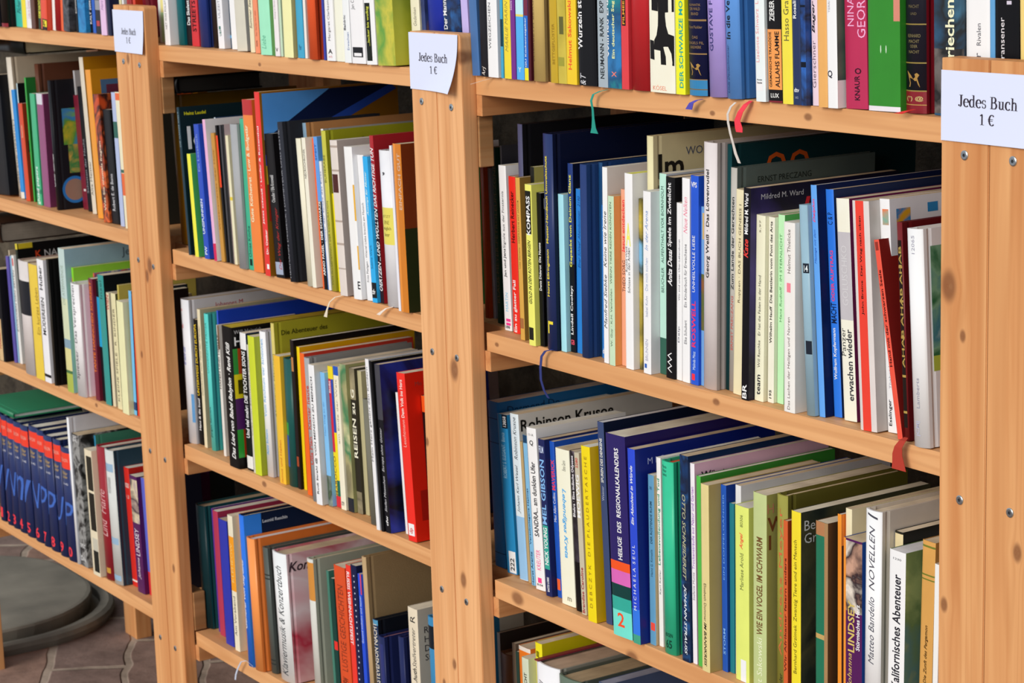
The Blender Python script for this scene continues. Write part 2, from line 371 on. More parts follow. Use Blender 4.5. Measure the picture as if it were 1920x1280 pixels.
# ------------------------------------------------------------------ bookcases
PIT = .797; X0S = [-3.6445, -2.8475, -2.0515, -1.2355]; X1S = [-2.8475, -2.0515, -1.2355, -.4385]
SH = [{'A': -.176, 'B': -.452, 'C': -.7285, 'D': -1.0105}, {'A': -.1835, 'B': -.4615, 'C': -.7375, 'D': -1.0115}, {'A': -.185, 'B': -.4615, 'C': -.740, 'D': -1.0115}, {'A': -.185, 'B': -.4615, 'C': -.740, 'D': -1.0115}]
TOPS = [(-.131, -.1305), (-.1305, -.1408), (-.1408, -.135), (-.135, -.135)]
TH = .0205
NAMES = ['left', 'middle', 'right', 'cut-off far right']
KP = {(0, 1): [(-2.8601, -.203, .006), (-2.878, -.62, .004)], (1, 0): [(-2.8315, -.487, .009), (-2.8425, -.503, .007), (-2.815, -.92, .005)],
      (1, 1): [(-2.0594, -.8519, .005), (-2.0833, -.881, .004), (-2.10, -.60, .004)], (2, 0): [(-2.0361, -.5067, .0095), (-2.0332, -.7459, .007), (-2.002, -.165, .006)],
      (2, 1): [(-1.278, -.3164, .010), (-1.262, -.3549, .004), (-1.2807, -.583, .005)], (0, 0): [(-3.62, -.5, .006)], (3, 0): [(-1.20, -.52, .006)], (3, 1): []}
KS = {(2, 'C'): [(-1.9511, -.7503, .009), (-1.7418, -.7600, .008)], (2, 'A'): [(-1.4679, -.195, .004), (-1.6, -.2, .003)], (1, 'C'): [(-2.55, -.745, .005)], (0, 'C'): [(-3.10, -.735, .004)], (2, 'B'): [(-1.976, -.472, .003), (-1.60, -.47, .004)], (1, 'A'): [(-2.50, -.196, .003)]}
SCR = {0: [(-2.8751, -.2073), (-2.8677, -.4832), (-2.8697, -.7589), (-2.8763, -1.0384)],
       1: [(-2.8223, -.21), (-2.8185, -.4871), (-2.82, -.7624), (-2.8261, -1.0418), (-2.0831, -.2161), (-2.081, -.4934), (-2.08, -.7681), (-2.082, -1.04)],
       2: [(-2.0225, -.2190), (-2.0296, -.4926), (-2.0281, -.7701), (-2.03, -1.04), (-1.2615, -.2103), (-1.2634, -.4902), (-1.262, -.77)],
       3: [(-1.2098, -.2108), (-1.2082, -.4889), (-1.209, -.77)]}
ms, snt, sp_ = newmat('galvanised_screw', .3); sp_.inputs['Metallic'].default_value = 1; sp_.inputs['Base Color'].default_value = srgb('b8c0c4')
md, _, dp_ = newmat('screw_recess', .6); dp_.inputs['Base Color'].default_value = srgb('30343a')
def screw_mesh():
    bm = bmesh.new(); n = 20; rings = []
    for (r, yy) in ((.0040, .0), (.0039, -.0007), (.0031, -.0011)):
        rings.append([bm.verts.new((r * math.cos(a * 2 * math.pi / n), yy, r * math.sin(a * 2 * math.pi / n))) for a in range(n)])
    for a in range(2):
        for k in range(n): bm.faces.new((rings[a][k], rings[a][(k + 1) % n], rings[a + 1][(k + 1) % n], rings[a + 1][k]))
    # star recess: 12-point rim sunk in the head
    star = [bm.verts.new(((.0019 if k % 2 else .0011) * math.cos(k * math.pi / 6 * 1.0), -.0011, (.0019 if k % 2 else .0011) * math.sin(k * math.pi / 6))) for k in range(8 + 4)]
    low = [bm.verts.new((v.co.x * .8, -.0002, v.co.z * .8)) for v in star]
    top = rings[2]
    e = [bm.edges.new((top[k], top[(k + 1) % n])) if not bm.edges.get((top[k], top[(k + 1) % n])) else bm.edges.get((top[k], top[(k + 1) % n])) for k in range(n)]
    e2 = [bm.edges.new((star[k], star[(k + 1) % 12])) for k in range(12)]
    bmesh.ops.triangle_fill(bm, edges=e + e2, use_beauty=True)
    dark = []
    for k in range(12): dark.append(bm.faces.new((star[k], star[(k + 1) % 12], low[(k + 1) % 12], low[k])))
    dark.append(bm.faces.new(low))
    bmesh.ops.recalc_face_normals(bm, faces=bm.faces[:])
    for f in dark: f.material_index = 1
    me = bpy.data.meshes.new('screw'); bm.to_mesh(me); bm.free(); me.materials.append(ms); me.materials.append(md); return me
SCM = screw_mesh()
wz = wood('pine_upright', 2); wx = wood('pine_shelf', 0, 'e2aa74', 'd29660'); wy = wood('pine_bearer', 1, 'd89c66', 'c07e4c')
we = wood('pine_end_grain', 1, 'b88a5c', '8f643c')
def plate_mesh(x0, x1, ztop, round_right):
    """front board of an upright, its outer top corner rounded"""
    pts = [(x0, 0), (x1, 0)]; r = .005; rl = .0012
    if round_right: 
        pts += [(x1, ztop - r)] + [(x1 - r + r * math.cos(a * math.pi / 10), ztop - r + r * math.sin(a * math.pi / 10)) for a in range(1, 6)] + [(x0, ztop)]
    else:
        pts += [(x1, ztop)] + [(x0 + rl - rl * math.sin(a * math.pi / 10), ztop - rl + rl * math.cos(a * math.pi / 10)) for a in range(0, 6)]
    bm = bmesh.new(); vs = [bm.verts.new((x, -.0177, z)) for x, z in pts]; f = bm.faces.new(vs)
    r_ = bmesh.ops.extrude_face_region(bm, geom=[f]); bmesh.ops.translate(bm, verts=[g for g in r_['geom'] if isinstance(g, bmesh.types.BMVert)], vec=(0, .0177, 0))
    bmesh.ops.recalc_face_normals(bm, faces=bm.faces[:])
    bmesh.ops.bevel(bm, geom=[e for e in bm.edges if e.calc_length() > .3], offset=.0008, segments=2, affect='EDGES')
    me = bpy.data.meshes.new('front_upright'); bm.to_mesh(me); bm.free(); return me
for u in range(4):
    x0, x1 = X0S[u], X1S[u]
    root = empty('bookcase', (x0, 0, 0))
    tag(root, ["pine bookcase at the far left, above grey tub lid", "middle pine bookcase between the two whole price signs", "nearest full pine bookcase, right of the middle post", "pine bookcase cut by the right frame edge, only its post shows"][u], 'bookcase', None)
    def P(name, me, m):
        o = link(name, me, root, m); o.location = (-x0, 0, 0); return o
    for s in (0, 1):
        a, b = (x0 + .0004, x0 + .0515) if s == 0 else (x1 - .0515, x1 - .0004)
        top = TOPS[u][s]
        ks = KP.get((u, s), [])
        mt = wood('pine_upright_knots', 2, *(('ecb47e', 'd89a64') if (u, s) in ((1, 1), (2, 0)) else ('e0a66e', 'c8844e')), knots=[(kx, -.0177, kz + FZ, kr) for kx, kz, kr in ks]) if ks else wz
        P('front_upright', plate_mesh(a, b, top + FZ, s == 0), mt)
        P('rear_upright', box_me('rear_upright', a, b, .2485, .278, 0, -.14 + FZ, .001), wz)
    for lv in 'ABCD':
        zt = SH[u][lv] + FZ
        ks = KS.get((u, lv), [])
        mt = wood('pine_shelf_knots', 0, 'e2aa74', 'd29660', knots=[(kx, 0, kz + FZ, kr) for kx, kz, kr in ks]) if ks else wx
        me = box_me('shelf_board', x0 + (.0006 if lv == 'A' else .0555), x1 - .0006, 0, .248, zt - TH, zt, .0006)
        if lv != 'A':                                # the board is notched round the upright and runs on behind it
            bm = bmesh.new(); bm.from_mesh(me); m2 = box_me('shelf_board', x0 + .0006, x0 + .0556, .03, .248, zt - TH, zt); bm.from_mesh(m2)
            bm.to_mesh(me); bm.free(); bpy.data.meshes.remove(m2)
        P('shelf_board', me, mt)
        for a, b in ((x0 + .030, x0 + .0615), (x1 - .0515, x1 - .020)):
            P('bearer', box_me('bearer', a, b, .0002, .2480, zt - TH - .0225, zt - TH - .0002, .0006), wy)
    for (sx, sz) in SCR[u]:
        o = link('screw', SCM, root); o.location = (sx - x0, -.0177, sz + FZ); o.rotation_euler = (0, hash_f('s%f' % sx) * 3, 0)
    for (bx, zb, zt) in {1: [(-2.8475, -.276, -.222), (-2.8475, -1.0110, -.955)], 2: [(-2.0515, -.283, -.2285)]}.get(u, []):
        P('spacer_block', box_me('spacer_block', bx + .001, bx + .0535, .0005, .0185, zb + FZ, zt + FZ, .0012), we)

# ------------------------------------------------------------------ price signs, serif lettering drawn stroke by stroke
def stroke(pts, thin=.042, thick=.12, k=1.0):
    """list of quads following pts; vertical runs are thick, horizontal runs thin"""
    V = []; F = []
    n = len(pts)
    for i, (x, y) in enumerate(pts):
        a = pts[max(i - 1, 0)]; b = pts[min(i + 1, n - 1)]
        tx, ty = b[0] - a[0], b[1] - a[1]; l = math.hypot(tx, ty) or 1; tx /= l; ty /= l
        wd = thin + (thick - thin) * abs(ty) ** 1.5 * k
        V += [(x - ty * wd / 2, y + tx * wd / 2), (x + ty * wd / 2, y - tx * wd / 2)]
    for i in range(n - 1): F.append((2 * i, 2 * i + 1, 2 * i + 3, 2 * i + 2))
    return V, F
def rect(x0, y0, x1, y1): return [(x0, y0), (x1, y0), (x1, y1), (x0, y1)], [(0, 1, 2, 3)]
def arc(cx, cy, rx, ry, a0, a1, n=20): return [(cx + rx * math.cos(math.radians(a0 + (a1 - a0) * i / n)), cy + ry * math.sin(math.radians(a0 + (a1 - a0) * i / n))) for i in range(n + 1)]
def blob(cx, cy, r): return arc(cx, cy, r, r, 0, 330, 11), [tuple(range(12))]
GL = {
 'J': (.42, [stroke([(.27, .64), (.27, .16)] + arc(.17, .14, .1, .13, 0, -95, 10)), rect(.14, .63, .40, .66), blob(.11, .07, .055)]),
 'e': (.42, [stroke(arc(.22, .23, .17, .225, 5, 318)), rect(.07, .245, .39, .275)]),
 'd': (.50, [stroke(arc(.21, .225, .15, .215, 60, 300)), rect(.30, .02, .40, .68), rect(.22, .655, .32, .68), rect(.38, .0, .48, .025)]),
 's': (.36, [stroke(arc(.19, .335, .11, .11, 20, 250, 14) + arc(.19, .125, .12, .115, 70, -160, 14), .034, .075), rect(.28, .3, .30, .45), rect(.06, .01, .08, .16)]),
 'B': (.60, [rect(.11, .0, .21, .66), rect(.03, .635, .30, .66), rect(.03, 0, .32, .025), stroke([(.2, .645), (.3, .645)] + arc(.3, .50, .13, .145, 85, -85, 14) + [(.2, .35)]), stroke([(.2, .345), (.33, .345)] + arc(.33, .18, .16, .165, 85, -85, 14) + [(.2, .014)])]),
 'u': (.50, [rect(.07, .12, .17, .45), rect(.0, .425, .1, .45), stroke(arc(.22, .13, .1, .115, 180, 320, 12)), rect(.30, .02, .40, .45), rect(.23, .425, .32, .45), rect(.38, .0, .48, .025)]),
 'c': (.41, [stroke(arc(.22, .23, .17, .225, 50, 318)), blob(.33, .36, .045)]),
 'h': (.52, [rect(.07, 0, .17, .68), rect(.0, .655, .1, .68), rect(.0, 0, .24, .025), stroke(arc(.26, .32, .1, .12, 150, 15, 12)), rect(.32, 0, .42, .34), rect(.26, 0, .49, .025)]),
 '1': (.42, [rect(.19, 0, .29, .64), stroke([(.08, .56), (.15, .58), (.25, .65)]), rect(.09, 0, .40, .025)]),
 '€': (.56, [stroke(arc(.33, .33, .2, .32, 45, 315)), rect(.03, .37, .42, .405), rect(.03, .27, .40, .305)]),
 ' ': (.24, []),
}
def serif_line(s):
    V = []; F = []; x = 0
    for ch in s:
        adv, parts = GL[ch]
        for v, f in parts:
            k = len(V); V += [(a + x, b) for a, b in v]; F += [tuple(i + k for i in q) for q in f]
        x += adv
    return V, F, x
pm, pnt, pp = newmat('white_paper', .7, .2); pp.inputs['Base Color'].default_value = srgb('dae1f8')
ink = mat('2c2430', 'ink')
def sign(xa, xb, za, zb, curl, label, tx, tz):
    y = -.0184; n = 14; V = []; F = []
    root = empty('price_sign', ((xa + xb) / 2, y, zb + FZ)); tag(root, label, 'sign', None)
    cx, cz = (xa + xb) / 2, zb
    def yy(u, v): return -.0005 - curl * max(0, u + (1 - v) - 1.15) ** 2 - .0012 * (1 - v) * u
    def P(u, v):
        X = xa + (xb - xa) * u - curl * .8 * max(0, u - .75) * (1 - v) - cx; Z = zb + (za - zb) * v - cz
        return (X, yy(u, v), Z)
    for j in range(n + 1):
        for i in range(n + 1): V.append(P(i / n, j / n))
    for j in range(n):
        for i in range(n): a = j * (n + 1) + i; F.append((a, a + 1, a + n + 2, a + n + 1))
    k = len(V); V2 = V + [(a, b + .00025, c) for a, b, c in V]; F2 = F + [tuple(reversed([q + k for q in f])) for f in F]
    link('paper_sheet', mesh('paper_sheet', V2, F2), root, pm)
    for s, (ax, bx, az, bz) in (('Jedes Buch', tx), ('1 €', tz)):
        v, f, w = serif_line(s); V3 = []
        for (a, b) in v:
            X = ax + (bx - ax) * a / w; Z = az + (bz - az) * b / .66
            u_, v_ = (X - xa) / (xb - xa), (Z - zb) / (za - zb)
            V3.append((X - cx, yy(u_, v_) - .00018, Z - cz))
        link('sign_lettering', mesh('sign_lettering', V3, f), root, ink)
sign(-2.9005, -2.7990, -.1368, -.1945, .004, "small white paper price sign on the leftmost post", (-2.874, -2.824, -.1698, -.1615), (-2.859, -2.843, -.1815, -.1735))
sign(-2.1042, -2.0040, -.1418, -.2032, .016, "white paper price sign with curled corner on the middle post", (-2.0850, -2.0240, -.1722, -.1632), (-2.0620, -2.0455, -.1848, -.1768))
sign(-1.2868, -1.1840, -.1446, -.2000, .002, "large white paper price sign on the nearest post", (-1.2685, -1.2040, -.1722, -.1630), (-1.2450, -1.2280, -.1852, -.1768))

# ------------------------------------------------------------------ books
BOOKS = [
("black book with a plain spine, left bookcase's top shelf", 'LA', -3.4028, -0.006, -0.176, 0.0336, 0.19, 0.1254, -0.0036, 'p', '15141a', '15141a', '', [], [], {}),
("black hardcover with a red foot, right of the black book, left bookcase's top shelf", 'LA', -3.3689, -0.006, -0.176, 0.0271, 0.195, 0.1287, 0.0081, 'h', '1b1512', '1b1512', '', [], [(0.0, 0.03, '7c1420', 0, 1)], {}),
("teal book with handwritten letters, right of the black hardcover, left bookcase's top shelf", 'LA', -3.3415, 0.0099, -0.176, 0.0341, 0.185, 0.1221, 0.0096, 'p', '3fb3a6', '3fb3a6', '', [('/Pilcher', 0.112, 0.22, 0.5, '1d2a3a', 'u', 0.5)], [], {}),
("slim yellow book, right of the teal book, left bookcase's top shelf", 'LA', -3.3071, 0.0067, -0.176, 0.017, 0.18, 0.1188, 0.0114, 'p', 'f2d22c', 'f2d22c', '', [], [], {}),
("white book with pink script, right of the slim yellow book, left bookcase's top shelf", 'LA', -3.2843, 0.0047, -0.176, 0.026, 0.18, 0.1188, 0.0166, 'p', 'e4e2e2', 'e4e2e2', '', [('/Liebe im Sommer', 0.081, 0.235, 0.5, 'c08c9a', 'u', 0.5)], [], {}),
("dark brown book, right of the white book, left bookcase's top shelf", 'LA', -3.258, 0.0017, -0.176, 0.0174, 0.2, 0.132, 0.0169, 'p', '5a3526', '5a3526', '', [], [], {}),
("dark green book with yellow letters, right of the dark brown book, left bookcase's top shelf", 'LA', -3.2191, -0.0021, -0.176, 0.0138, 0.18, 0.1188, 0.0803, 'p', '1f3a24', '1f3a24', '', [('*KRIMI NACHT', 0.094, 0.245, 0.7, 'd8d030', 'u', 0.5)], [], {}),
("orange-red book with round badge, right of the dark green book, left bookcase's top shelf", 'LA', -3.2033, -0.0044, -0.176, 0.0233, 0.18, 0.1188, 0.0883, 'p', 'd8482c', 'd8482c', '', [('*%', 0.031, 0.076, 0.5, '241a18', 'h', 0.5)], [(0.0, 0.089, '241a18', 0.25, 1), (0.027, 0.08, 'e8d020', 0.35, 0.95)], {}),
("slim white book, right of the orange-red book, left bookcase's top shelf", 'LA', -3.1775, 0.0034, -0.176, 0.0114, 0.185, 0.1221, 0.0764, 'p', 'eeeae4', 'eeeae4', '', [], [], {}),
("red hardcover with a round spine, right of the slim white book, left bookcase's top shelf", 'LA', -3.1648, 0.0004, -0.176, 0.0222, 0.2, 0.132, 0.0773, 'h', 'a81c22', 'a81c22', '', [], [], {}),
("slim bright orange book, right of the red hardcover, left bookcase's top shelf", 'LA', -3.1421, 0.0023, -0.176, 0.012, 0.18, 0.1188, 0.0767, 'p', 'ee5a1e', 'ee5a1e', '', [], [], {}),
("dark grey book with cloudy photo, right of slim bright orange, left bookcase's top shelf", 'LA', -3.1276, -0.0003, -0.176, 0.0229, 0.19, 0.1254, 0.0751, 'p', 'art:1c1c20,5a5c62,2a2a2e,9a9ca2:30', 'art:1c1c20,5a5c62,2a2a2e,9a9ca2:30', '', [], [], {}),
("slim black book with white letters, right of the dark grey book, left bookcase's top shelf", 'LA', -3.0915, 0.0053, -0.176, 0.0084, 0.18, 0.1188, 0.0041, 'p', '121216', '121216', '', [('ROMAN', 0.153, 0.257, 0.6, 'd8d8d8', 'u', 0.5)], [], {}),
("blue book with water photo, right of the slim black book, left bookcase's top shelf", 'LA', -3.0828, 0.0051, -0.176, 0.027, 0.19, 0.1254, 0.0042, 'p', 'art:1c6aa8,2a8cc8,145a94:50', 'art:1c6aa8,2a8cc8,145a94:50', '', [], [], {}),
("slim black book with large white letters, right of the blue book, left bookcase's top shelf", 'LA', -3.0551, 0.012, -0.176, 0.0086, 0.19, 0.1254, 0.0023, 'p', '101014', '101014', '', [('*KALT 2006', 0.067, 0.246, 0.7, 'e0e0e8', 'u', 0.5)], [], {}),
("slim royal blue book, right of the slim black book, left bookcase's top shelf", 'LA', -3.0455, 0.0117, -0.176, 0.0106, 0.18, 0.1188, -0.0019, 'p', '2a5ab8', '2a5ab8', '', [], [], {}),
("grey and black book with red badge, right of slim royal blue, left bookcase's top shelf", 'LA', -3.0214, 0.0067, -0.176, 0.0183, 0.19, 0.1254, -0.0051, 'p', '26242a', '26242a', '', [], [(0.178, 0.251, '8a8a92', 0, 1), (0.058, 0.098, 'a83038', 0.2, 0.8)], {}),
("pink and lilac book, right of the grey and black book, left bookcase's top shelf", 'LA', -2.9815, -0.003, -0.176, 0.0192, 0.19, 0.1254, -0.0065, 'p', 'd9b6d8', 'd9b6d8', '', [('/Herz', 0.186, 0.258, 0.5, '8a6a9a', 'u', 0.5)], [], {}),
("navy blue book behind the post, right of pink and lilac, left bookcase's top shelf", 'LA', -2.96, -0.0021, -0.176, 0.0133, 0.19, 0.1254, -0.0167, 'p', '141a38', '141a38', '', [], [], {}),
("cream book hidden by the post, right of the navy blue book, left bookcase's top shelf", 'LA', -2.9463, 0.012, -0.176, 0.0065, 0.19, 0.1254, -0.0174, 'p', 'e0d6a8', 'e0d6a8', '', [], [], {}),
("white book hidden by the post, right of the cream book, left bookcase's top shelf", 'LA', -2.9355, 0.012, -0.176, 0.006, 0.19, 0.1254, -0.0384, 'p', 'e4e4e0', 'e4e4e0', '', [], [], {}),
("red black book hidden by the post, right of the white book, left bookcase's top shelf", 'LA', -2.9195, 0.012, -0.176, 0.0161, 0.19, 0.1254, -0.0317, 'p', 'art:2a1418,b02c2c,481818:30', 'art:2a1418,b02c2c,481818:30', '', [], [], {}),
("orange red book hidden by the post, right of red black book, left bookcase's top shelf", 'LA', -2.8978, 0.012, -0.176, 0.0086, 0.19, 0.1254, -0.0593, 'p', 'c83a20', 'c83a20', '', [], [], {}),
("wine red hardcover hidden by the post, right of orange red book, left bookcase's top shelf", 'LA', -2.8585, 0.012, -0.176, 0.01, 0.19, 0.1254, -0.2156, 'h', '781828', '781828', '', [], [], {}),
("thick black book with white marks, left bookcase's second shelf", 'LB', -3.5009, 0.0119, -0.452, 0.0693, 0.1931, 0.11, -0.0531, 'p', '0e0e11', '0e0e11', '', [('*M', 0.512, 0.816, 0.5, 'c8c8cc', 'u', 0.25)], [], {}),
("tall cream book with beige cover, right of the thick black book, left bookcase's second shelf", 'LB', -3.4293, 0.0253, -0.452, 0.0208, 0.2235, 0.21, -0.0626, 'h', 'd2cabc', 'b6a892', '', [('Notizen aus der Zeit', 0.556, -0.053, 0.4, '8a8478', 'u', 0.5)], [], {}),
("slim blue book with white foot, right of the tall cream book, left bookcase's second shelf", 'LB', -3.4077, 0.0222, -0.452, 0.0144, 0.1735, 0.1145, -0.0601, 'p', '2a86d0', '2a86d0', '', [], [(0.0, 0.06, 'dcd8cc', 0, 1)], {}),
("thin book with pale blue spine, right of the slim blue book, left bookcase's second shelf", 'LB', -3.393, 0.025, -0.452, 0.004, 0.1843, 0.1217, -0.0358, 'p', 'bfd6dc', '141216', '', [], [], {}),
("rust red book with round picture, right of the thin book, left bookcase's second shelf", 'LB', -3.3748, 0.0177, -0.452, 0.0175, 0.1544, 0.1019, -0.0402, 'p', 'c8431e', '8e3018', '', [('Sommer', 0.649, 0.783, 0.4, 'e8c0a0', 'u', 0.5)], [], {'CP': [(0.05, 0.5, 0.5, 0.62, '2a2224')]}),
("thin bright green book, right of the rust red book, left bookcase's second shelf", 'LB', -3.3528, 0.022, -0.452, 0.006, 0.1956, 0.1291, -0.0193, 'p', '2f9a3a', '1c6a2a', '', [], [], {}),
("tall brown hardcover, right of the thin bright green book, left bookcase's second shelf", 'LB', -3.3465, 0.036, -0.452, 0.015, 0.2163, 0.12, -0.0146, 'h', '5a3424', '5a3424', '', [], [], {}),
("green book with white letters, right of the tall brown hardcover, left bookcase's second shelf", 'LB', -3.3172, 0.0135, -0.452, 0.0202, 0.1739, 0.1147, -0.0022, 'p', '3fa878', '3fa878', '', [('*glued papers', 0.005, 0.347, 0.6, 'd4ecdc', 'u', 0.5)], [(0.103, 0.142, '1f7a58', 0, 1)], {}),
("mauve book with white corner, right of the green book, left bookcase's second shelf", 'LB', -3.2903, 0.0135, -0.452, 0.0266, 0.1757, 0.116, 0.001, 'p', '8a4a72', '6a2e50', '', [], [(0.904, 1.0, 'c8c8d0', 0, 0.9)], {}),
("black hardcover with jungle picture cover, right of the mauve book, left bookcase's second shelf", 'LB', -3.2338, 0.0112, -0.452, 0.0118, 0.198, 0.16, -0.015, 'h', '17171b', '1a1a20', '', [('*Kurt Boxer · Ratern-Wissen', 0.182, 0.433, 0.45, 'e8e8e8', 'u', 0.3)], [], {'CP': [(0.1, 0.9, 0.5, 0.78, 'art:c8b830,5a9a3a,3a86c8,7ab03a:22'), (0.14, 0.9, 0.28, 0.5, 'art:d8b050,3a8a4a,c8a04a,8ab040:22')], 'CC': [(0.18, 0.15, 0.105, '2a76c0'), (0.18, 0.15, 0.083, '9a7a6a')]}),
("pale grey tall book, right of the black hardcover, left bookcase's second shelf", 'LB', -3.2137, 0.05, -0.452, 0.0058, 0.211, 0.115, -0.055, 'p', 'a8a6a8', 'a8a6a8', '', [], [], {}),
("maroon book, right of the pale grey tall book, left bookcase's second shelf", 'LB', -3.2068, 0.0443, -0.452, 0.019, 0.1745, 0.1151, -0.0601, 'p', '6e1a2c', '6e1a2c', '', [], [(0.162, 0.181, 'c8c0c0', 0.5, 0.9)], {}),
("slim black book with grey letters, right of the maroon book, left bookcase's second shelf", 'LB', -3.1787, 0.0405, -0.452, 0.0142, 0.1895, 0.1251, -0.0623, 'p', '1a1a1e', '1a1a1e', '', [('Schatten der Nacht', 0.148, 0.582, 0.5, '8a8a90', 'u', 0.5)], [], {}),
("tall beige book with ochre cover, right of the slim black book, left bookcase's second shelf", 'LB', -3.1473, 0.0343, -0.452, 0.0152, 0.2351, 0.2, -0.062, 'p', 'cfc6b4', 'b07c10', '', [('Alte Meister', 0.119, 0.341, 0.5, '4a443e', 'u', 0.5)], [], {}),
("orange yellow book with framed picture, right of the tall beige book, left bookcase's second shelf", 'LB', -3.0959, 0.0211, -0.452, 0.019, 0.2197, 0.17, -0.0581, 'p', 'e0922a', 'c88818', '', [], [], {'CP': [(0.09, 0.95, 0.7, 0.93, '4a6c90'), (0.14, 0.95, 0.7, 0.895, '8c2a40')]}),
("orange and black photo book, right of the orange yellow book, left bookcase's second shelf", 'LB', -3.0498, 0.0102, -0.452, 0.0218, 0.1872, 0.15, -0.0584, 'p', 'art:c84a18,1c1210,e0662a,2a1410:22', 'art:c84a18,1c1210,e0662a,2a1410:22', '', [('*Was Sie niemals fragten', 0.093, 0.636, 0.4, 'e8c8b0', 'u', 0.6)], [], {'CP': [(0.1, 0.9, 0.3, 0.95, 'art:d85018,301408,b03c10:18')]}),
("black book with white letters, right of orange and black, left bookcase's second shelf", 'LB', -3.0277, 0.0135, -0.452, 0.0276, 0.1662, 0.1097, -0.0476, 'p', '131316', '131316', '', [('Robert E. de Bono', 0.116, 0.439, 0.35, 'd0d0d4', 'u', 0.5)], [], {}),
("blue green striped book, right of the black book, left bookcase's second shelf", 'LB', -2.9928, 0.0121, -0.452, 0.0135, 0.1933, 0.09, -0.0235, 'p', 'a8b4d4', 'a8b4d4', '', [], [(0.661, 0.783, '1f5a4c', 0, 1)], {}),
("patchwork children's book, right of the blue green striped book, left bookcase's second shelf", 'LB', -2.9659, 0.0076, -0.452, 0.0152, 0.1953, 0.09, -0.0387, 'p', 'e2d8b8', '2c2a24', '', [], [(0.41, 0.434, '2c5c48', 0, 1), (0.243, 0.406, 'd8602a', 0, 1), (0.94, 0.992, 'd8602a', 0, 1)], {}),  # near-black cover colour paints in the shade seen past the post
("black hardcover at the frame edge, left bookcase's third shelf", 'LC', -3.5412, -0.006, -0.7285, 0.0366, 0.147, 0.097, -0.0167, 'h', '16201c', '16201c', '', [], [], {}),
("black book with torn cream label, right of the black hardcover, left bookcase's third shelf", 'LC', -3.5043, 0.0004, -0.7285, 0.0281, 0.154, 0.1017, -0.0089, 'p', '101014', '101014', '', [('*FIAMMETTA', 0.134, 0.412, 0.35, 'b04a34', 'u', 0.4)], [(0.003, 0.461, 'd0b080', 0.1, 0.75)], {}),
("tall beige book, right of the black book, left bookcase's third shelf", 'LC', -3.473, 0.02, -0.7285, 0.005, 0.1849, 0.1, -0.0279, 'p', 'b8aa92', '9a8c78', '', [], [], {}),
("slim violet book, right of the tall beige book, left bookcase's third shelf", 'LC', -3.4677, 0.0121, -0.7285, 0.0097, 0.1768, 0.1167, -0.0246, 'p', '5c52a0', '5c52a0', '', [], [], {}),
("thin pale blue book, right of the slim violet book, left bookcase's third shelf", 'LC', -3.4577, 0.0154, -0.7285, 0.0048, 0.1776, 0.1172, -0.0215, 'p', '8cb4cc', '8cb4cc', '', [], [], {}),
("white book with red star, right of the thin pale blue book, left bookcase's third shelf", 'LC', -3.4518, 0.0159, -0.7285, 0.0106, 0.1796, 0.1186, -0.0259, 'p', 'dcdcd8', 'dcdcd8', '', [('ZWISCHEN DEN ZEITEN', 0.294, 0.861, 0.6, '3a3a44', 'u', 0.5)], [(0.903, 0.972, 'c83a3a', 0.3, 0.8)], {}),
("tall black book with yellow sticker, right of the white book, left bookcase's third shelf", 'LC', -3.4372, 0.02, -0.7285, 0.009, 0.1995, 0.22, -0.047, 'p', '242a22', '101010', '', [], [(0.952, 1.0, 'c8b830', 0, 1)], {'CT': [('*K', 0.14, 0.9, 11, 'c8431e'), ('NA', 0.21, 0.9, 11, 'c4c4c4')], 'CP': [(0.01, 0.12, 0.955, 1.0, 'c8b428')]}),
("greyish white hardcover with black label, right of the tall black book, left bookcase's third shelf", 'LC', -3.3776, -0.006, -0.7285, 0.0419, 0.1843, 0.15, 0.0027, 'h', 'cdc5c2', 'a08a80', '', [], [(0.528, 0.827, '1c1e24', 0, 1)], {}),
("yellow book, right of the greyish white hardcover, left bookcase's third shelf", 'LC', -3.3252, -0.006, -0.7285, 0.0351, 0.1842, 0.14, -0.0054, 'p', 'e0c040', 'a08c40', '', [('Ein kurzes Leben', 0.397, 0.803, 0.35, '8a6a20', 'u', 0.75)], [], {}),
("white book with bold black letters, right of the yellow book, left bookcase's third shelf", 'LC', -3.2897, -0.0055, -0.7285, 0.026, 0.1958, 0.1292, -0.0018, 'p', 'e6e4ea', 'e6e4ea', '', [('*MÜDEREIEN', 0.389, 0.693, 0.6, '14141a', 'u', 0.5), ('*Huber', 0.754, 0.949, 0.5, '14141a', 'u', 0.5)], [(0.043, 0.067, '14141a', 0, 1)], {}),
("thick black hardcover, right of the white book, left bookcase's third shelf", 'LC', -3.2509, -0.006, -0.7285, 0.009, 0.1993, 0.13, 0.002, 'h', '2c2822', '0f0e0d', '', [], [], {}),
("tall pale blue landscape book, right of the thick black hardcover, left bookcase's third shelf", 'LC', -3.196, -0.006, -0.7285, 0.0238, 0.2234, 0.21, -0.0057, 'p', 'b4c8c4', '8fb0bc', '', [('DIE ATEMWENDE', 0.613, 0.885, 0.4, '8a9c8c', 'u', 0.5)], [(0.372, 0.655, 'c8cfae', 0, 1), (0.309, 0.372, '7c98a8', 0, 1), (0.153, 0.309, 'cfc98c', 0, 1), (0.132, 0.153, '3f6a3c', 0, 1), (0.0, 0.132, 'a4b04a', 0, 1)], {'CT': [('Jela', 0.45, 0.93, 16, '4a5a64')]}),
("lime green tall book, right of the tall pale blue landscape book, left bookcase's third shelf", 'LC', -3.1719, 0.003, -0.7285, 0.0079, 0.1953, 0.2, 0.0035, 'p', '7ac424', '8cc83a', '', [], [(0.879, 0.918, 'c87830', 0, 0.5)], {}),
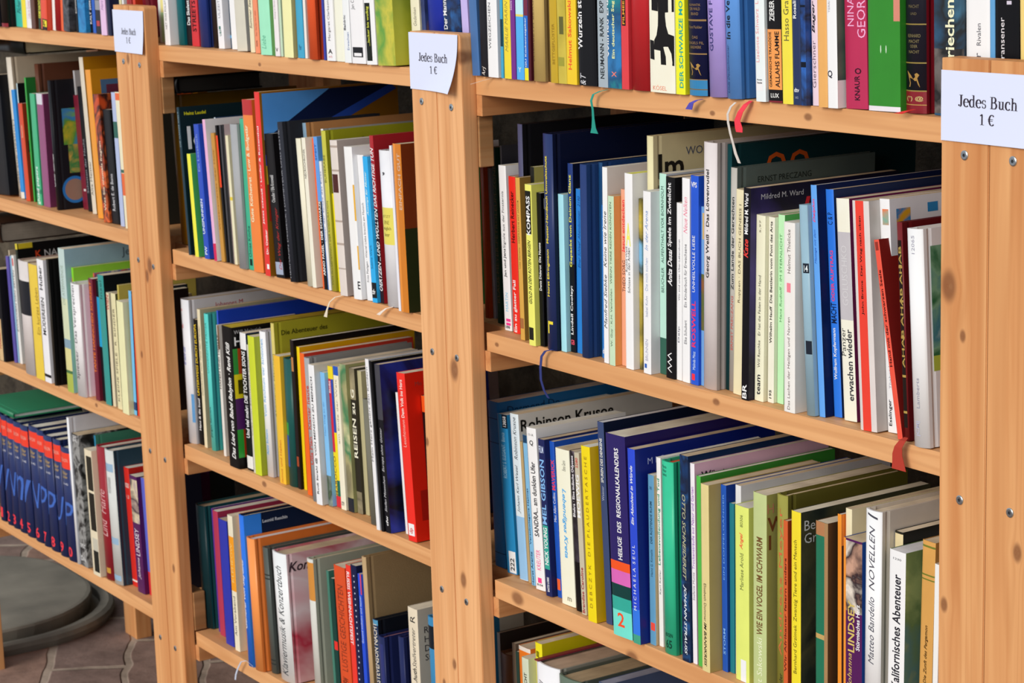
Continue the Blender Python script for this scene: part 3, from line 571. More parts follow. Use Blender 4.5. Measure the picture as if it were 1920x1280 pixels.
("white book titled Das Versprechen, right of the lime green tall book, left bookcase's third shelf", 'LC', -3.1636, -0.006, -0.7285, 0.0321, 0.174, 0.1148, 0.004, 'h', 'dedbdc', 'dedbdc', '', [('Spiecker · Das Versprechen', 0.154, 0.986, 0.42, '2c2c34', 'u', 0.5)], [], {}),
("magenta book, right of the white book, left bookcase's third shelf", 'LC', -3.131, 0.0132, -0.7285, 0.0112, 0.1685, 0.1112, 0.0024, 'p', 'b0266c', 'b0266c', '', [], [], {}),
("multicolored tall thin book, right of the magenta book, left bookcase's third shelf", 'LC', -3.1195, 0.016, -0.7285, 0.005, 0.1916, 0.1264, 0.0066, 'p', 'c0583c', 'art:202024,c84a3c,3a6ab0,d0c8b8:60', '', [], [], {}),
("maroon book with orange letters, right of the multicolored tall thin book, left bookcase's third shelf", 'LC', -3.1094, 0.0033, -0.7285, 0.0155, 0.1867, 0.1232, 0.0046, 'p', '6c1c30', '6c1c30', '', [('*TANTE HANNCHEN SCHREIBT', 0.228, 0.975, 0.5, 'd8701c', 'u', 0.5)], [], {}),
("slim black book with cyan label, right of the maroon book, left bookcase's third shelf", 'LC', -3.0936, 0.0085, -0.7285, 0.0118, 0.1853, 0.1223, 0.0048, 'p', '0e1418', '0e1418', '', [], [(0.453, 0.863, '1c9ac8', 0, 1)], {}),
("teal book with black cover, right of the slim black book, left bookcase's third shelf", 'LC', -3.0722, 0.0037, -0.7285, 0.021, 0.197, 0.15, -0.0032, 'p', '2e8c86', '0c1216', '', [('Insel', 0.817, 0.956, 0.4, '1c4c4c', 'u', 0.5)], [], {}),
("slim beige book with red letters, right of the teal book, left bookcase's third shelf", 'LC', -3.0509, 0.006, -0.7285, 0.0099, 0.1722, 0.1136, 0.0051, 'p', 'd4c8a8', 'd4c8a8', '', [('*WIEN', 0.848, 0.98, 0.8, 'b02c30', 'u', 0.5)], [], {}),
("cream book with dark lettering, right of the slim beige book, left bookcase's third shelf", 'LC', -3.0312, 0.0049, -0.7285, 0.0162, 0.1744, 0.12, 0.0052, 'p', 'd8d0a4', '4a4a2a', '', [('KLEINE SPIELE · R. KINDER', 0.068, 0.871, 0.4, '5a4a3c', 'u', 0.5)], [], {}),
("olive yellow book, right of the cream book, left bookcase's third shelf", 'LC', -3.0147, 0.008, -0.7285, 0.005, 0.1881, 0.1241, 0.0189, 'p', 'b8a850', 'b8a850', '', [], [], {}),
("pale yellow book, right of the olive yellow book, left bookcase's third shelf", 'LC', -2.9983, -0.0017, -0.7285, 0.0224, 0.1681, 0.111, 0.0159, 'p', 'e0dcac', 'e0dcac', '', [], [], {}),
("slim light blue book, right of the pale yellow book, left bookcase's third shelf", 'LC', -2.9757, 0.0065, -0.7285, 0.0095, 0.1855, 0.09, 0.0392, 'p', '6ab4e4', '1a2028', '', [], [(0.039, 0.105, '1c3c6c', 0, 1)], {}),
("slim red book beside the post, right of slim light blue, left bookcase's third shelf", 'LC', -2.9651, 0.0074, -0.7285, 0.0111, 0.1818, 0.085, 0.0349, 'p', 'd03c28', '1c1412', '', [], [], {}),  # dark cover colour stands in for shadow in the gap beside the post
("blue lexicon with red numeral 1, left bookcase's lowest shelf", 'LD', -3.5433, -0.006, -1.0105, 0.021, 0.1926, 0.1271, 0.0642, 'h', '1a2858', '14204a', '', [('*1', 0.035, 0.125, 0.42, 'e83440', 'h', 0.5), ('LEXIKON', 0.875, 0.905, 0.7, 'f0a898', 'h', 0.5), ('Bilder', 0.76, 0.79, 0.55, 'c8a860', 'h', 0.5), ('Länder', 0.73, 0.755, 0.55, 'c8a860', 'h', 0.5), ('Jn–Kl', 0.665, 0.69, 0.5, 'd8d8e0', 'h', 0.5), ('/J', 0.3, 0.52, 1.0, '3a60b0', 'h', 0.5)], [(0.815, 0.955, 'e03c28', 0, 1)], {'lex': 1}),
("blue lexicon with red numeral 2, right of the numbered blue volume, left bookcase's lowest shelf", 'LD', -3.5128, -0.006, -1.0105, 0.0242, 0.1901, 0.1254, 0.0161, 'h', '1a2858', '14204a', '', [('*2', 0.035, 0.125, 0.42, 'e83440', 'h', 0.5), ('LEXIKON', 0.875, 0.905, 0.7, 'f0a898', 'h', 0.5), ('Bilder', 0.76, 0.79, 0.55, 'c8a860', 'h', 0.5), ('Länder', 0.73, 0.755, 0.55, 'c8a860', 'h', 0.5), ('Jn–Kl', 0.665, 0.69, 0.5, 'd8d8e0', 'h', 0.5), ('/J', 0.3, 0.52, 1.0, '3a60b0', 'h', 0.5)], [(0.815, 0.955, 'e03c28', 0, 1)], {'lex': 1}),
("blue lexicon with red numeral 3, right of the numbered blue volume, left bookcase's lowest shelf", 'LD', -3.4883, -0.006, -1.0105, 0.0285, 0.1899, 0.1253, 0.0211, 'h', '1a2858', '14204a', '', [('*3', 0.035, 0.125, 0.42, 'e83440', 'h', 0.5), ('LEXIKON', 0.875, 0.905, 0.7, 'f0a898', 'h', 0.5), ('Bilder', 0.76, 0.79, 0.55, 'c8a860', 'h', 0.5), ('Länder', 0.73, 0.755, 0.55, 'c8a860', 'h', 0.5), ('Jn–Kl', 0.665, 0.69, 0.5, 'd8d8e0', 'h', 0.5), ('/N', 0.3, 0.52, 1.0, '3a60b0', 'h', 0.5)], [(0.815, 0.955, 'e03c28', 0, 1)], {'lex': 1}),
("blue lexicon with red numeral 4, right of the numbered blue volume, left bookcase's lowest shelf", 'LD', -3.4584, -0.006, -1.0105, 0.0306, 0.1892, 0.1249, 0.0155, 'h', '1a2858', '14204a', '', [('*4', 0.035, 0.125, 0.42, 'e83440', 'h', 0.5), ('LEXIKON', 0.875, 0.905, 0.7, 'f0a898', 'h', 0.5), ('Bilder', 0.76, 0.79, 0.55, 'c8a860', 'h', 0.5), ('Länder', 0.73, 0.755, 0.55, 'c8a860', 'h', 0.5), ('Jn–Kl', 0.665, 0.69, 0.5, 'd8d8e0', 'h', 0.5), ('/n', 0.3, 0.52, 1.0, '3a60b0', 'h', 0.5)], [(0.815, 0.955, 'e03c28', 0, 1)], {'lex': 1}),
("blue lexicon with red numeral 5, right of the numbered blue volume, left bookcase's lowest shelf", 'LD', -3.4263, -0.006, -1.0105, 0.0331, 0.1888, 0.1246, 0.009, 'h', '1a2858', '14204a', '', [('*5', 0.035, 0.125, 0.42, 'e83440', 'h', 0.5), ('LEXIKON', 0.875, 0.905, 0.7, 'f0a898', 'h', 0.5), ('Bilder', 0.76, 0.79, 0.55, 'c8a860', 'h', 0.5), ('Länder', 0.73, 0.755, 0.55, 'c8a860', 'h', 0.5), ('Jn–Kl', 0.665, 0.69, 0.5, 'd8d8e0', 'h', 0.5), ('/I', 0.3, 0.52, 1.0, '3a60b0', 'h', 0.5)], [(0.815, 0.955, 'e03c28', 0, 1)], {'lex': 1}),
("blue lexicon with red numeral 6, right of the numbered blue volume, left bookcase's lowest shelf", 'LD', -3.3888, -0.006, -1.0105, 0.0351, 0.1944, 0.1283, 0.0135, 'h', '1a2858', '14204a', '', [('*6', 0.035, 0.125, 0.42, 'e83440', 'h', 0.5), ('LEXIKON', 0.875, 0.905, 0.7, 'f0a898', 'h', 0.5), ('Bilder', 0.76, 0.79, 0.55, 'c8a860', 'h', 0.5), ('Länder', 0.73, 0.755, 0.55, 'c8a860', 'h', 0.5), ('Jn–Kl', 0.665, 0.69, 0.5, 'd8d8e0', 'h', 0.5), ('/N', 0.3, 0.52, 1.0, '3a60b0', 'h', 0.5)], [(0.815, 0.955, 'e03c28', 0, 1)], {'lex': 1}),
("blue lexicon with red numeral 7, right of the numbered blue volume, left bookcase's lowest shelf", 'LD', -3.3518, -0.006, -1.0105, 0.0268, 0.1941, 0.1281, 0.0054, 'h', '1a2858', '14204a', '', [('*7', 0.035, 0.125, 0.42, 'e83440', 'h', 0.5), ('LEXIKON', 0.875, 0.905, 0.7, 'f0a898', 'h', 0.5), ('Bilder', 0.76, 0.79, 0.55, 'c8a860', 'h', 0.5), ('Länder', 0.73, 0.755, 0.55, 'c8a860', 'h', 0.5), ('Jn–Kl', 0.665, 0.69, 0.5, 'd8d8e0', 'h', 0.5), ('/p', 0.3, 0.52, 1.0, '3a60b0', 'h', 0.5)], [(0.815, 0.955, 'e03c28', 0, 1)], {'lex': 1}),
("blue lexicon with red numeral 8, right of the numbered blue volume, left bookcase's lowest shelf", 'LD', -3.3225, -0.006, -1.0105, 0.0352, 0.1907, 0.1258, -0.0057, 'h', '1a2858', '14204a', '', [('*8', 0.035, 0.125, 0.42, 'e83440', 'h', 0.5), ('LEXIKON', 0.875, 0.905, 0.7, 'f0a898', 'h', 0.5), ('Bilder', 0.76, 0.79, 0.55, 'c8a860', 'h', 0.5), ('Länder', 0.73, 0.755, 0.55, 'c8a860', 'h', 0.5), ('Jn–Kl', 0.665, 0.69, 0.5, 'd8d8e0', 'h', 0.5), ('/p', 0.3, 0.52, 1.0, '3a60b0', 'h', 0.5)], [(0.815, 0.955, 'e03c28', 0, 1)], {'lex': 1}),
("blue lexicon with red numeral 9, right of the numbered blue volume, left bookcase's lowest shelf", 'LD', -3.2829, -0.006, -1.0105, 0.03, 0.1918, 0.1266, -0.0023, 'h', '1a2858', '14204a', '', [('*9', 0.035, 0.125, 0.42, 'e83440', 'h', 0.5), ('LEXIKON', 0.875, 0.905, 0.7, 'f0a898', 'h', 0.5), ('Bilder', 0.76, 0.79, 0.55, 'c8a860', 'h', 0.5), ('Länder', 0.73, 0.755, 0.55, 'c8a860', 'h', 0.5), ('Jn–Kl', 0.665, 0.69, 0.5, 'd8d8e0', 'h', 0.5), ('/U', 0.3, 0.52, 1.0, '3a60b0', 'h', 0.5)], [(0.815, 0.955, 'e03c28', 0, 1)], {'lex': 1}),
("blue lexicon with red numeral 0, right of the numbered blue volume, left bookcase's lowest shelf", 'LD', -3.2503, -0.006, -1.0105, 0.0346, 0.1848, 0.122, -0.01, 'h', '1a2858', '14204a', '', [('*0', 0.035, 0.125, 0.42, 'e83440', 'h', 0.5), ('LEXIKON', 0.875, 0.905, 0.7, 'f0a898', 'h', 0.5), ('Bilder', 0.76, 0.79, 0.55, 'c8a860', 'h', 0.5), ('Länder', 0.73, 0.755, 0.55, 'c8a860', 'h', 0.5), ('Jn–Kl', 0.665, 0.69, 0.5, 'd8d8e0', 'h', 0.5), ('/P', 0.3, 0.52, 1.0, '3a60b0', 'h', 0.5)], [(0.815, 0.955, 'e03c28', 0, 1)], {'lex': 1}),
("tall white book with yellow edge, right of the numbered blue volume, left bookcase's lowest shelf", 'LD', -3.2148, -0.0037, -1.0105, 0.0085, 0.236, 0.22, -0.0137, 'h', 'dcdcde', 'c4c6cc', 'c8a820', [], [], {}),
("black and white splattered book, right of the tall white book, left bookcase's lowest shelf", 'LD', -3.2056, -0.0011, -1.0105, 0.0286, 0.2126, 0.15, -0.014, 'p', 'art:101010,2c2c2c,9a9a98,181818:45', 'art:101010,2c2c2c,9a9a98,181818:45', '', [('ERSC', 0.99, 0.942, 0.5, 'e0e0e0', 'u', 0.5), ('ERSC', 0.14, 0.17, 0.7, 'dcdcdc', 'h', 0.5), ('Dia', 0.04, 0.075, 0.6, 'dcdcdc', 'h', 0.5)], [], {}),
("blue and green hardcover, right of the black and white splattered book, left bookcase's lowest shelf", 'LD', -3.1755, 0.024, -1.0105, 0.006, 0.2099, 0.2, -0.0194, 'h', '2c7c9c', '3c7c66', '', [], [], {}),
("worn black and cream book, right of the blue and green hardcover, left bookcase's lowest shelf", 'LD', -3.1468, -0.0051, -1.0105, 0.0279, 0.1993, 0.14, -0.0202, 'p', 'd8ccb0', 'd8ccb0', '', [], [(0.68, 0.95, '28261e', 0.25, 0.95), (0.36, 0.66, '201e18', 0.25, 0.95), (0.2, 0.3, 'b8b4a4', 0.3, 0.95), (0.03, 0.2, '1c1e1a', 0.3, 0.95)], {}),
("dark red hardcover with gold ornament, right of worn black and, left bookcase's lowest shelf", 'LD', -3.1175, 0.001, -1.0105, 0.03, 0.209, 0.2, -0.026, 'h', '8c1624', '8c1624', '', [('/Harfe', 0.5, 0.68, 0.6, 'c89a9a', 'u', 0.5), ('/Lind', 0.33, 0.46, 0.6, 'c89a9a', 'u', 0.5)], [(0.05, 0.09, 'b88830', 0.4, 0.8)], {}),
("grey white old book with blue ornaments, right of dark red hardcover, left bookcase's lowest shelf", 'LD', -3.0868, 0.0015, -1.0105, 0.0326, 0.2096, 0.2, -0.0275, 'h', 'c4c6c2', '223c4c', '', [('KARL MAY', 0.68, 0.8, 0.3, '8a8a88', 'h', 0.5)], [(0.84, 0.9, '8aa8c0', 0.1, 0.9), (0.3, 0.35, '8aa8c0', 0.1, 0.9), (0.03, 0.07, '8aa8c0', 0.1, 0.9)], {}),
("red book with white letters, right of the grey white old book, left bookcase's lowest shelf", 'LD', -3.053, 0.019, -1.0105, 0.0184, 0.1847, 0.1219, -0.0322, 'p', 'c8281e', 'c8281e', '', [('*VOSSBOX', 0.83, 0.87, 0.8, 'e8c8c0', 'h', 0.5), ('1. LB', 0.74, 0.77, 0.5, 'e8c8c0', 'h', 0.5)], [(0.04, 0.055, 'e8d0c8', 0, 1)], {}),
("purple romance paperback with couple picture, right of the red book, left bookcase's lowest shelf", 'LD', -3.0192, 0.0125, -1.0105, 0.0261, 0.1805, 0.1191, -0.0289, 'p', '4c1450', '4c1450', '', [('LINDSEY', 0.32, 0.55, 0.55, 'dcd0d8', 'u', 0.5), ('/Johanna', 0.12, 0.3, 0.4, 'dcd0d8', 'u', 0.5)], [(0.6, 0.97, 'art:c8b0a0,3c2c3c,d8c8a8,6a4a8c:18', 0, 1)], {}),
("blue and red book beside the post, right of purple romance paperback, left bookcase's lowest shelf", 'LD', -2.9922, 0.0192, -1.0105, 0.0175, 0.1805, 0.09, -0.0324, 'p', '5a62c0', '141420', '', [], [(0, 0.2, 'c82c30', 0, 1)], {}),  # cover coloured dark so the gap behind the post looks shaded
("white book with green and yellow, middle bookcase's top shelf", 'MA', -2.8457, 0.0247, -0.1835, 0.0194, 0.205, 0.1353, -0.0101, 'p', 'dce8dc', 'dce8dc', '', [], [(0.202, 0.289, 'f0d88c', 0.5, 1), (0.006, 0.202, 'b8dca0', 0.45, 1)], {}),
("white book with grey letters, right of the white book, middle bookcase's top shelf", 'MA', -2.7922, 0.0077, -0.1835, 0.0165, 0.2, 0.132, -0.0084, 'p', 'f0f0f2', 'f0f0f2', '', [('NET WAS FOLGT', 0.107, 0.3, 0.3, '5a5a60', 'u', 0.5)], [], {}),
("teal hardcover, right of the white book, middle bookcase's top shelf", 'MA', -2.7734, 0.0175, -0.1835, 0.0181, 0.2, 0.132, -0.018, 'h', '04666e', '04666e', '', [], [], {}),
("black book titled Das Skelett, right of the teal hardcover, middle bookcase's top shelf", 'MA', -2.755, 0.0228, -0.1835, 0.0158, 0.19, 0.1254, -0.0065, 'p', '181418', '181418', '', [('*Das Skelett', 0.143, 0.315, 0.55, 'f0f0f0', 'u', 0.6)], [], {}),
("red book with black letters, right of the black book, middle bookcase's top shelf", 'MA', -2.7339, 0.0202, -0.1835, 0.0216, 0.185, 0.1221, -0.0046, 'p', 'c42c34', 'c42c34', '', [('*STREETS', 0.104, 0.326, 0.55, '1c1014', 'u', 0.5)], [], {}),
("navy blue hardcover, right of the red book, middle bookcase's top shelf", 'MA', -2.7042, 0.0157, -0.1835, 0.0248, 0.2, 0.132, -0.0167, 'h', '203478', '203478', '', [], [], {}),
("dark brown hardcover, right of the navy blue hardcover, middle bookcase's top shelf", 'MA', -2.6769, 0.0212, -0.1835, 0.0226, 0.195, 0.1287, -0.0121, 'h', '2a2220', '2a2220', '', [], [], {}),
("white book with green tree emblem, right of the dark brown hardcover, middle bookcase's top shelf", 'MA', -2.649, 0.0175, -0.1835, 0.0168, 0.2, 0.132, -0.0237, 'p', 'e4e4ee', 'e4e4ee', '', [('ULZEIT', 0.197, 0.312, 0.35, '8a8a94', 'u', 0.5), ('*U&S', 0.082, 0.121, 0.35, '2a6a5c', 'u', 0.5)], [(0.123, 0.145, '2a6a5c', 0.3, 0.6)], {}),
("slim blue black book, right of the white book, middle bookcase's top shelf", 'MA', -2.6319, 0.0269, -0.1835, 0.0052, 0.19, 0.1254, -0.0134, 'p', '1c3a50', '1c3a50', '', [], [(0.07, 0.091, '3a9ad0', 0, 1)], {}),
("white book with a slim spine, right of slim blue black, middle bookcase's top shelf", 'MA', -2.6189, 0.0217, -0.1835, 0.0146, 0.19, 0.1254, -0.0292, 'p', 'f0eeea', 'f0eeea', '', [], [], {}),
("thick grey beige book, right of the white book, middle bookcase's top shelf", 'MA', -2.5793, 0.0094, -0.1835, 0.0284, 0.2, 0.132, -0.04, 'p', 'c8c4b4', '9a9c9c', '', [], [], {}),
("cream book with black script, right of the thick grey beige book, middle bookcase's top shelf", 'MA', -2.5423, 0.0096, -0.1835, 0.0118, 0.19, 0.1254, -0.0179, 'p', 'dcd2b0', 'dcd2b0', '', [('/Summer Sea', 0.156, 0.342, 0.5, '202020', 'u', 0.5)], [], {}),
("salmon orange book, right of the cream book, middle bookcase's top shelf", 'MA', -2.52, 0.0052, -0.1835, 0.0123, 0.19, 0.1254, -0.0299, 'p', 'f08860', 'f08860', '', [('Der Garten von oben', 0.113, 0.278, 0.3, 'a04a3a', 'u', 0.5), ('*FOX', 0.045, 0.084, 0.3, '70302a', 'u', 0.5)], [], {}),
("thick mint green book, right of the salmon orange book, middle bookcase's top shelf", 'MA', -2.4889, -0.0034, -0.1835, 0.0295, 0.2, 0.132, -0.019, 'p', '98dcb8', '98dcb8', '', [('/Liebe', 0.037, 0.119, 0.4, '5aa888', 'u', 0.35)], [], {}),
("dark green thin book, right of the thick mint green book, middle bookcase's top shelf", 'MA', -2.4592, -0.003, -0.1835, 0.0085, 0.19, 0.1254, -0.0123, 'p', '4a8038', '4a8038', '', [], [], {}),
("pale pink book with letter V, right of dark green thin, middle bookcase's top shelf", 'MA', -2.4503, -0.0035, -0.1835, 0.0116, 0.185, 0.1221, -0.0072, 'p', 'e8dcdc', 'e8dcdc', '', [('/Gesang im Garten', 0.243, 0.365, 0.35, 'a08c94', 'u', 0.5), ('*V', 0.029, 0.054, 0.5, '202020', 'h', 0.5)], [], {}),
("thin pale green book, right of the pale pink book, middle bookcase's top shelf", 'MA', -2.4379, -0.0018, -0.1835, 0.0053, 0.185, 0.1221, -0.0095, 'p', 'b8d0b4', 'b8d0b4', '', [], [], {}),
("light yellow book, right of the thin pale green book, middle bookcase's top shelf", 'MA', -2.4219, -0.006, -0.1835, 0.0234, 0.19, 0.1254, 0.0037, 'p', 'ece4a4', 'bcaa6c', '', [], [], {}),
("sky blue book, right of the light yellow book, middle bookcase's top shelf", 'MA', -2.3961, -0.0013, -0.1835, 0.0162, 0.185, 0.1221, -0.0076, 'p', '3c9cc0', '3c9cc0', '', [('/Meer', 0.052, 0.087, 0.4, '2a6c90', 'h', 0.5)], [], {}),
("thin white book, right of the sky blue book, middle bookcase's top shelf", 'MA', -2.3796, -0.0, -0.1835, 0.0059, 0.19, 0.1254, 0.0002, 'p', 'ecdcd4', 'ecdcd4', '', [], [], {}),
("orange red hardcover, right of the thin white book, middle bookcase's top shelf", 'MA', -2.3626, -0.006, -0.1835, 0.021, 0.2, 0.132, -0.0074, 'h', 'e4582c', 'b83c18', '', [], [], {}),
("thin royal blue book, right of the orange red hardcover, middle bookcase's top shelf", 'MA', -2.332, -0.0005, -0.1835, 0.0051, 0.19, 0.1254, -0.0051, 'p', '2a3898', '2a3898', '', [], [], {}),
("white book with a black bird mark, right of thin royal blue, middle bookcase's top shelf", 'MA', -2.3204, -0.0031, -0.1835, 0.0201, 0.185, 0.1221, -0.0108, 'p', 'eceaec', 'eceaec', '', [('Margaret Clarkson', 0.127, 0.379, 0.35, '505058', 'u', 0.5), ('*A', 0.045, 0.074, 0.5, '101010', 'h', 0.5), ('m·b', 0.02, 0.035, 0.4, 'd06a6a', 'h', 0.5)], [], {}),
("cream book with a blank spine, right of the white book, middle bookcase's top shelf", 'MA', -2.3, -0.0012, -0.1835, 0.0191, 0.19, 0.1254, -0.0077, 'p', 'f0ead0', 'f0ead0', '', [], [], {}),
("white book with small black letters, right of the cream book, middle bookcase's top shelf", 'MA', -2.2724, -0.006, -0.1835, 0.0155, 0.19, 0.1254, -0.0108, 'p', 'e4eaf8', 'e4eaf8', '', [('*Baldric', 0.196, 0.287, 0.3, '16161c', 'u', 0.3), ('Erwachsen', 0.078, 0.185, 0.3, '4a6aa0', 'u', 0.7)], [], {}),
("thick white book with boxed logo, right of the white book, middle bookcase's top shelf", 'MA', -2.2549, -0.006, -0.1835, 0.0314, 0.19, 0.1254, -0.0198, 'p', 'eae8ea', 'eae8ea', '', [('Jan C', 0.322, 0.377, 0.3, '4a4a50', 'u', 0.3)], [(0.038, 0.098, '16161a', 0.1, 0.85), (0.044, 0.063, 'eae8ea', 0.2, 0.75)], {}),
("white book with black label strip, right of the thick white book, middle bookcase's top shelf", 'MA', -2.2211, -0.006, -0.1835, 0.0229, 0.185, 0.1221, -0.0305, 'p', 'f0f0f6', 'f0f0f6', '', [('*...lecker bis wolkig', 0.114, 0.354, 0.3, 'c8cc40', 'u', 0.38)], [(0.023, 0.375, '0c1206', 0.08, 0.62)], {}),
("large lime book with maple leaves, right of the white book, middle bookcase's top shelf", 'MA', -2.1955, -0.006, -0.1835, 0.0388, 0.24, 0.19, -0.0379, 'p', 'art:a8b83a,5c9a38,c8c040,3c8a34:11', 'art:c4c840,b8bc38,8c9a30:8', '', [], [], {}),
("cream book above the price sign, right of the large lime book, middle bookcase's top shelf", 'MA', -2.1485, 0.012, -0.1835, 0.0184, 0.19, 0.1254, -0.024, 'p', 'e6dcc0', 'e6dcc0', '', [('/Gedanken', 0.236, 0.343, 0.35, '7a7468', 'u', 0.5)], [], {}),
("dark blue photo book, right of the cream book, middle bookcase's top shelf", 'MA', -2.125, 0.012, -0.1835, 0.0079, 0.19, 0.1254, -0.0429, 'p', 'art:1c2450,3a4a80,a06a50:30', 'art:1c2450,3a4a80,a06a50:30', '', [], [], {}),
("thick royal blue book, right of the dark blue photo book, middle bookcase's top shelf", 'MA', -2.1123, 0.01, -0.1835, 0.0335, 0.2, 0.132, -0.0373, 'h', '1c30a0', '1c30a0', '', [], [], {}),
("blue sea book titled Der Mann, right of thick royal blue, middle bookcase's top shelf", 'MA', -2.0752, 0.01, -0.1835, 0.0348, 0.2, 0.132, -0.0473, 'p', 'art:0c3a78,081c40,1c5ca0:40', 'art:0c3a78,081c40,1c5ca0:40', '', [('*Der Mann', 0.217, 0.373, 0.25, 'f0f0f4', 'u', 0.12)], [], {}),
("pale lilac book, right of the blue sea book, middle bookcase's top shelf", 'MA', -2.0386, 0.01, -0.1835, 0.0133, 0.19, 0.1254, -0.0504, 'p', 'b8aae0', 'b8aae0', '', [], [], {}),
("steel blue book, right bookcase's top shelf", 'RA', -1.9978, -0.006, -0.185, 0.0144, 0.195, 0.1287, -0.0334, 'p', '40689c', '40689c', '', [], [], {}),
("black book with white script foot, right of the steel blue book, right bookcase's top shelf", 'RA', -1.9806, -0.006, -0.185, 0.0135, 0.19, 0.1254, -0.0016, 'p', '17161c', '17161c', '', [('/Arj', -0.002, 0.056, 0.6, 'd8d0c8', 'u', 0.5)], [], {}),
("white book with spaced grey letters, right of the black book, right bookcase's top shelf", 'RA', -1.9667, -0.006, -0.185, 0.019, 0.195, 0.1287, 0.0076, 'p', 'f2f2f8', 'f2f2f8', '', [('WEGZEICHEN', 0.15, 0.394, 0.22, '4a4a50', 'u', 0.3)], [], {}),
("thin book with green blue picture, right of the white book, right bookcase's top shelf", 'RA', -1.9418, -0.006, -0.185, 0.0046, 0.19, 0.1254, 0.016, 'p', '3a9ac0', '3a9ac0', '', [], [(0.172, 0.319, '103848', 0, 1)], {}),
("yellow book with grey capitals, right of the thin book, right bookcase's top shelf", 'RA', -1.936, -0.006, -0.185, 0.0128, 0.19, 0.1254, 0.0108, 'p', 'f4cc30', 'f4cc30', '', [('/MARLIE MARIN', 0.145, 0.419, 0.4, '9a8a3c', 'u', 0.5)], [], {}),
("slim purple book, right of the yellow book, right bookcase's top shelf", 'RA', -1.9227, -0.006, -0.185, 0.0083, 0.185, 0.1221, 0.0102, 'p', '6c2480', '6c2480', '', [('Seele', 0.379, 0.432, 0.5, 'dcc0e4', 'u', 0.3)], [], {}),
("light blue book with white flower, right of the slim purple book, right bookcase's top shelf", 'RA', -1.9132, -0.006, -0.185, 0.0138, 0.19, 0.1254, 0.0147, 'p', '4aa4f0', '4aa4f0', '', [('*Y', 0.041, 0.067, 0.4, 'c8e0f8', 'h', 0.5)], [(0.349, 0.436, 'b4dcf4', 0, 1), (0.337, 0.349, 'd8c860', 0, 1)], {}),
("slim blue guide with yellow foot, right of the light blue book, right bookcase's top shelf", 'RA', -1.898, -0.006, -0.185, 0.0069, 0.18, 0.1188, 0.0147, 'p', '1860c0', '1860c0', '', [('*GU Küchenratgeber', 0.074, 0.353, 0.5, 'd8e4f8', 'u', 0.5)], [(0.363, 0.462, '6c1c38', 0, 1), (0.0, 0.07, 'f4d820', 0, 1)], {}),
("thin dark maroon book, right of the slim blue guide, right bookcase's top shelf", 'RA', -1.8904, -0.006, -0.185, 0.0045, 0.19, 0.1254, 0.0127, 'p', '481420', '481420', '', [], [], {}),
("gold beige hardcover, right of the thin dark maroon book, right bookcase's top shelf", 'RA', -1.8849, -0.006, -0.185, 0.021, 0.2, 0.14, 0.0092, 'h', 'c8ac68', '9c8458', '', [('ELISABETH BERG', 0.099, 0.403, 0.24, '70503c', 'u', 0.12)], [], {}),
("olive yellow book with dark letters, right of the gold beige hardcover, right bookcase's top shelf", 'RA', -1.8514, -0.006, -0.185, 0.0125, 0.19, 0.1254, 0.002, 'p', 'b8981c', 'b8981c', '', [('BETTGEFLÜSTER', 0.098, 0.309, 0.4, '8a6a14', 'u', 0.5)], [], {}),
("yellow book with sketched horses, right of the olive yellow book, right bookcase's top shelf", 'RA', -1.838, -0.006, -0.185, 0.0145, 0.195, 0.1287, -0.0009, 'p', 'art:d0c04c,c8b440,b8a838:20', 'art:d0c04c,c8b440,b8a838:20', '', [], [(0.25, 0.339, '5a5820', 0.3, 0.8), (0.089, 0.134, '94902c', 0.1, 0.8)], {}),
("yellow orange book with red name, right of the yellow book, right bookcase's top shelf", 'RA', -1.8232, -0.006, -0.185, 0.0171, 0.195, 0.1287, 0.011, 'p', 'fcc024', 'fcc024', '', [('*Helmut Sakowski', 0.074, 0.42, 0.34, 'e8542a', 'u', 0.4)], [], {}),
("thick black book with white letters, right of the yellow orange book, right bookcase's top shelf", 'RA', -1.802, -0.006, -0.185, 0.0302, 0.195, 0.1287, -0.0083, 'p', '0c0c10', '0c0c10', '', [('*Wurzeln st', 0.181, 0.423, 0.28, 'f4f4f4', 'u', 0.14), ('/&T', 0.001, 0.063, 0.3, 'c8c8cc', 'u', 0.25)], [], {}),
("grey blue book with black capitals, right of the thick black book, right bookcase's top shelf", 'RA', -1.7699, -0.006, -0.185, 0.0157, 0.185, 0.1221, 0.0098, 'p', '9ca8b0', '9ca8b0', '', [('*NEUMANN - RANK  EXP', 0.045, 0.449, 0.42, '23282c', 'u', 0.5)], [], {}),
("teal blue sea book, right of the grey blue book, right bookcase's top shelf", 'RA', -1.7538, -0.006, -0.185, 0.0219, 0.195, 0.1287, 0.0091, 'p', 'art:1c6c88,1c8c90,144c78,2a7ab8:14', 'art:1c6c88,1c8c90,144c78,2a7ab8:14', '', [('*Wilfried Erd', 0.151, 0.428, 0.26, 'f0f4f8', 'u', 0.02), ('*Ein deutscher Seg', 0.146, 0.428, 0.26, 'dce8a0', 'u', 0.5), ('*X', 0.058, 0.081, 0.4, 'f07868', 'h', 0.5)], [], {}),
("red book with black label, right of the teal blue sea book, right bookcase's top shelf", 'RA', -1.7313, -0.006, -0.185, 0.0114, 0.185, 0.1221, 0.0093, 'p', 'd03a40', 'd03a40', '', [('*FILMEE', 0.334, 0.454, 0.3, 'd89a30', 'u', 0.45)], [(0.326, 0.463, '1c1410', 0.2, 0.72)], {}),
("thick plain red hardcover, right of the red book, right bookcase's top shelf", 'RA', -1.7188, -0.006, -0.185, 0.0279, 0.2, 0.14, 0.0108, 'h', 'b42228', 'b42228', '', [], [], {}),
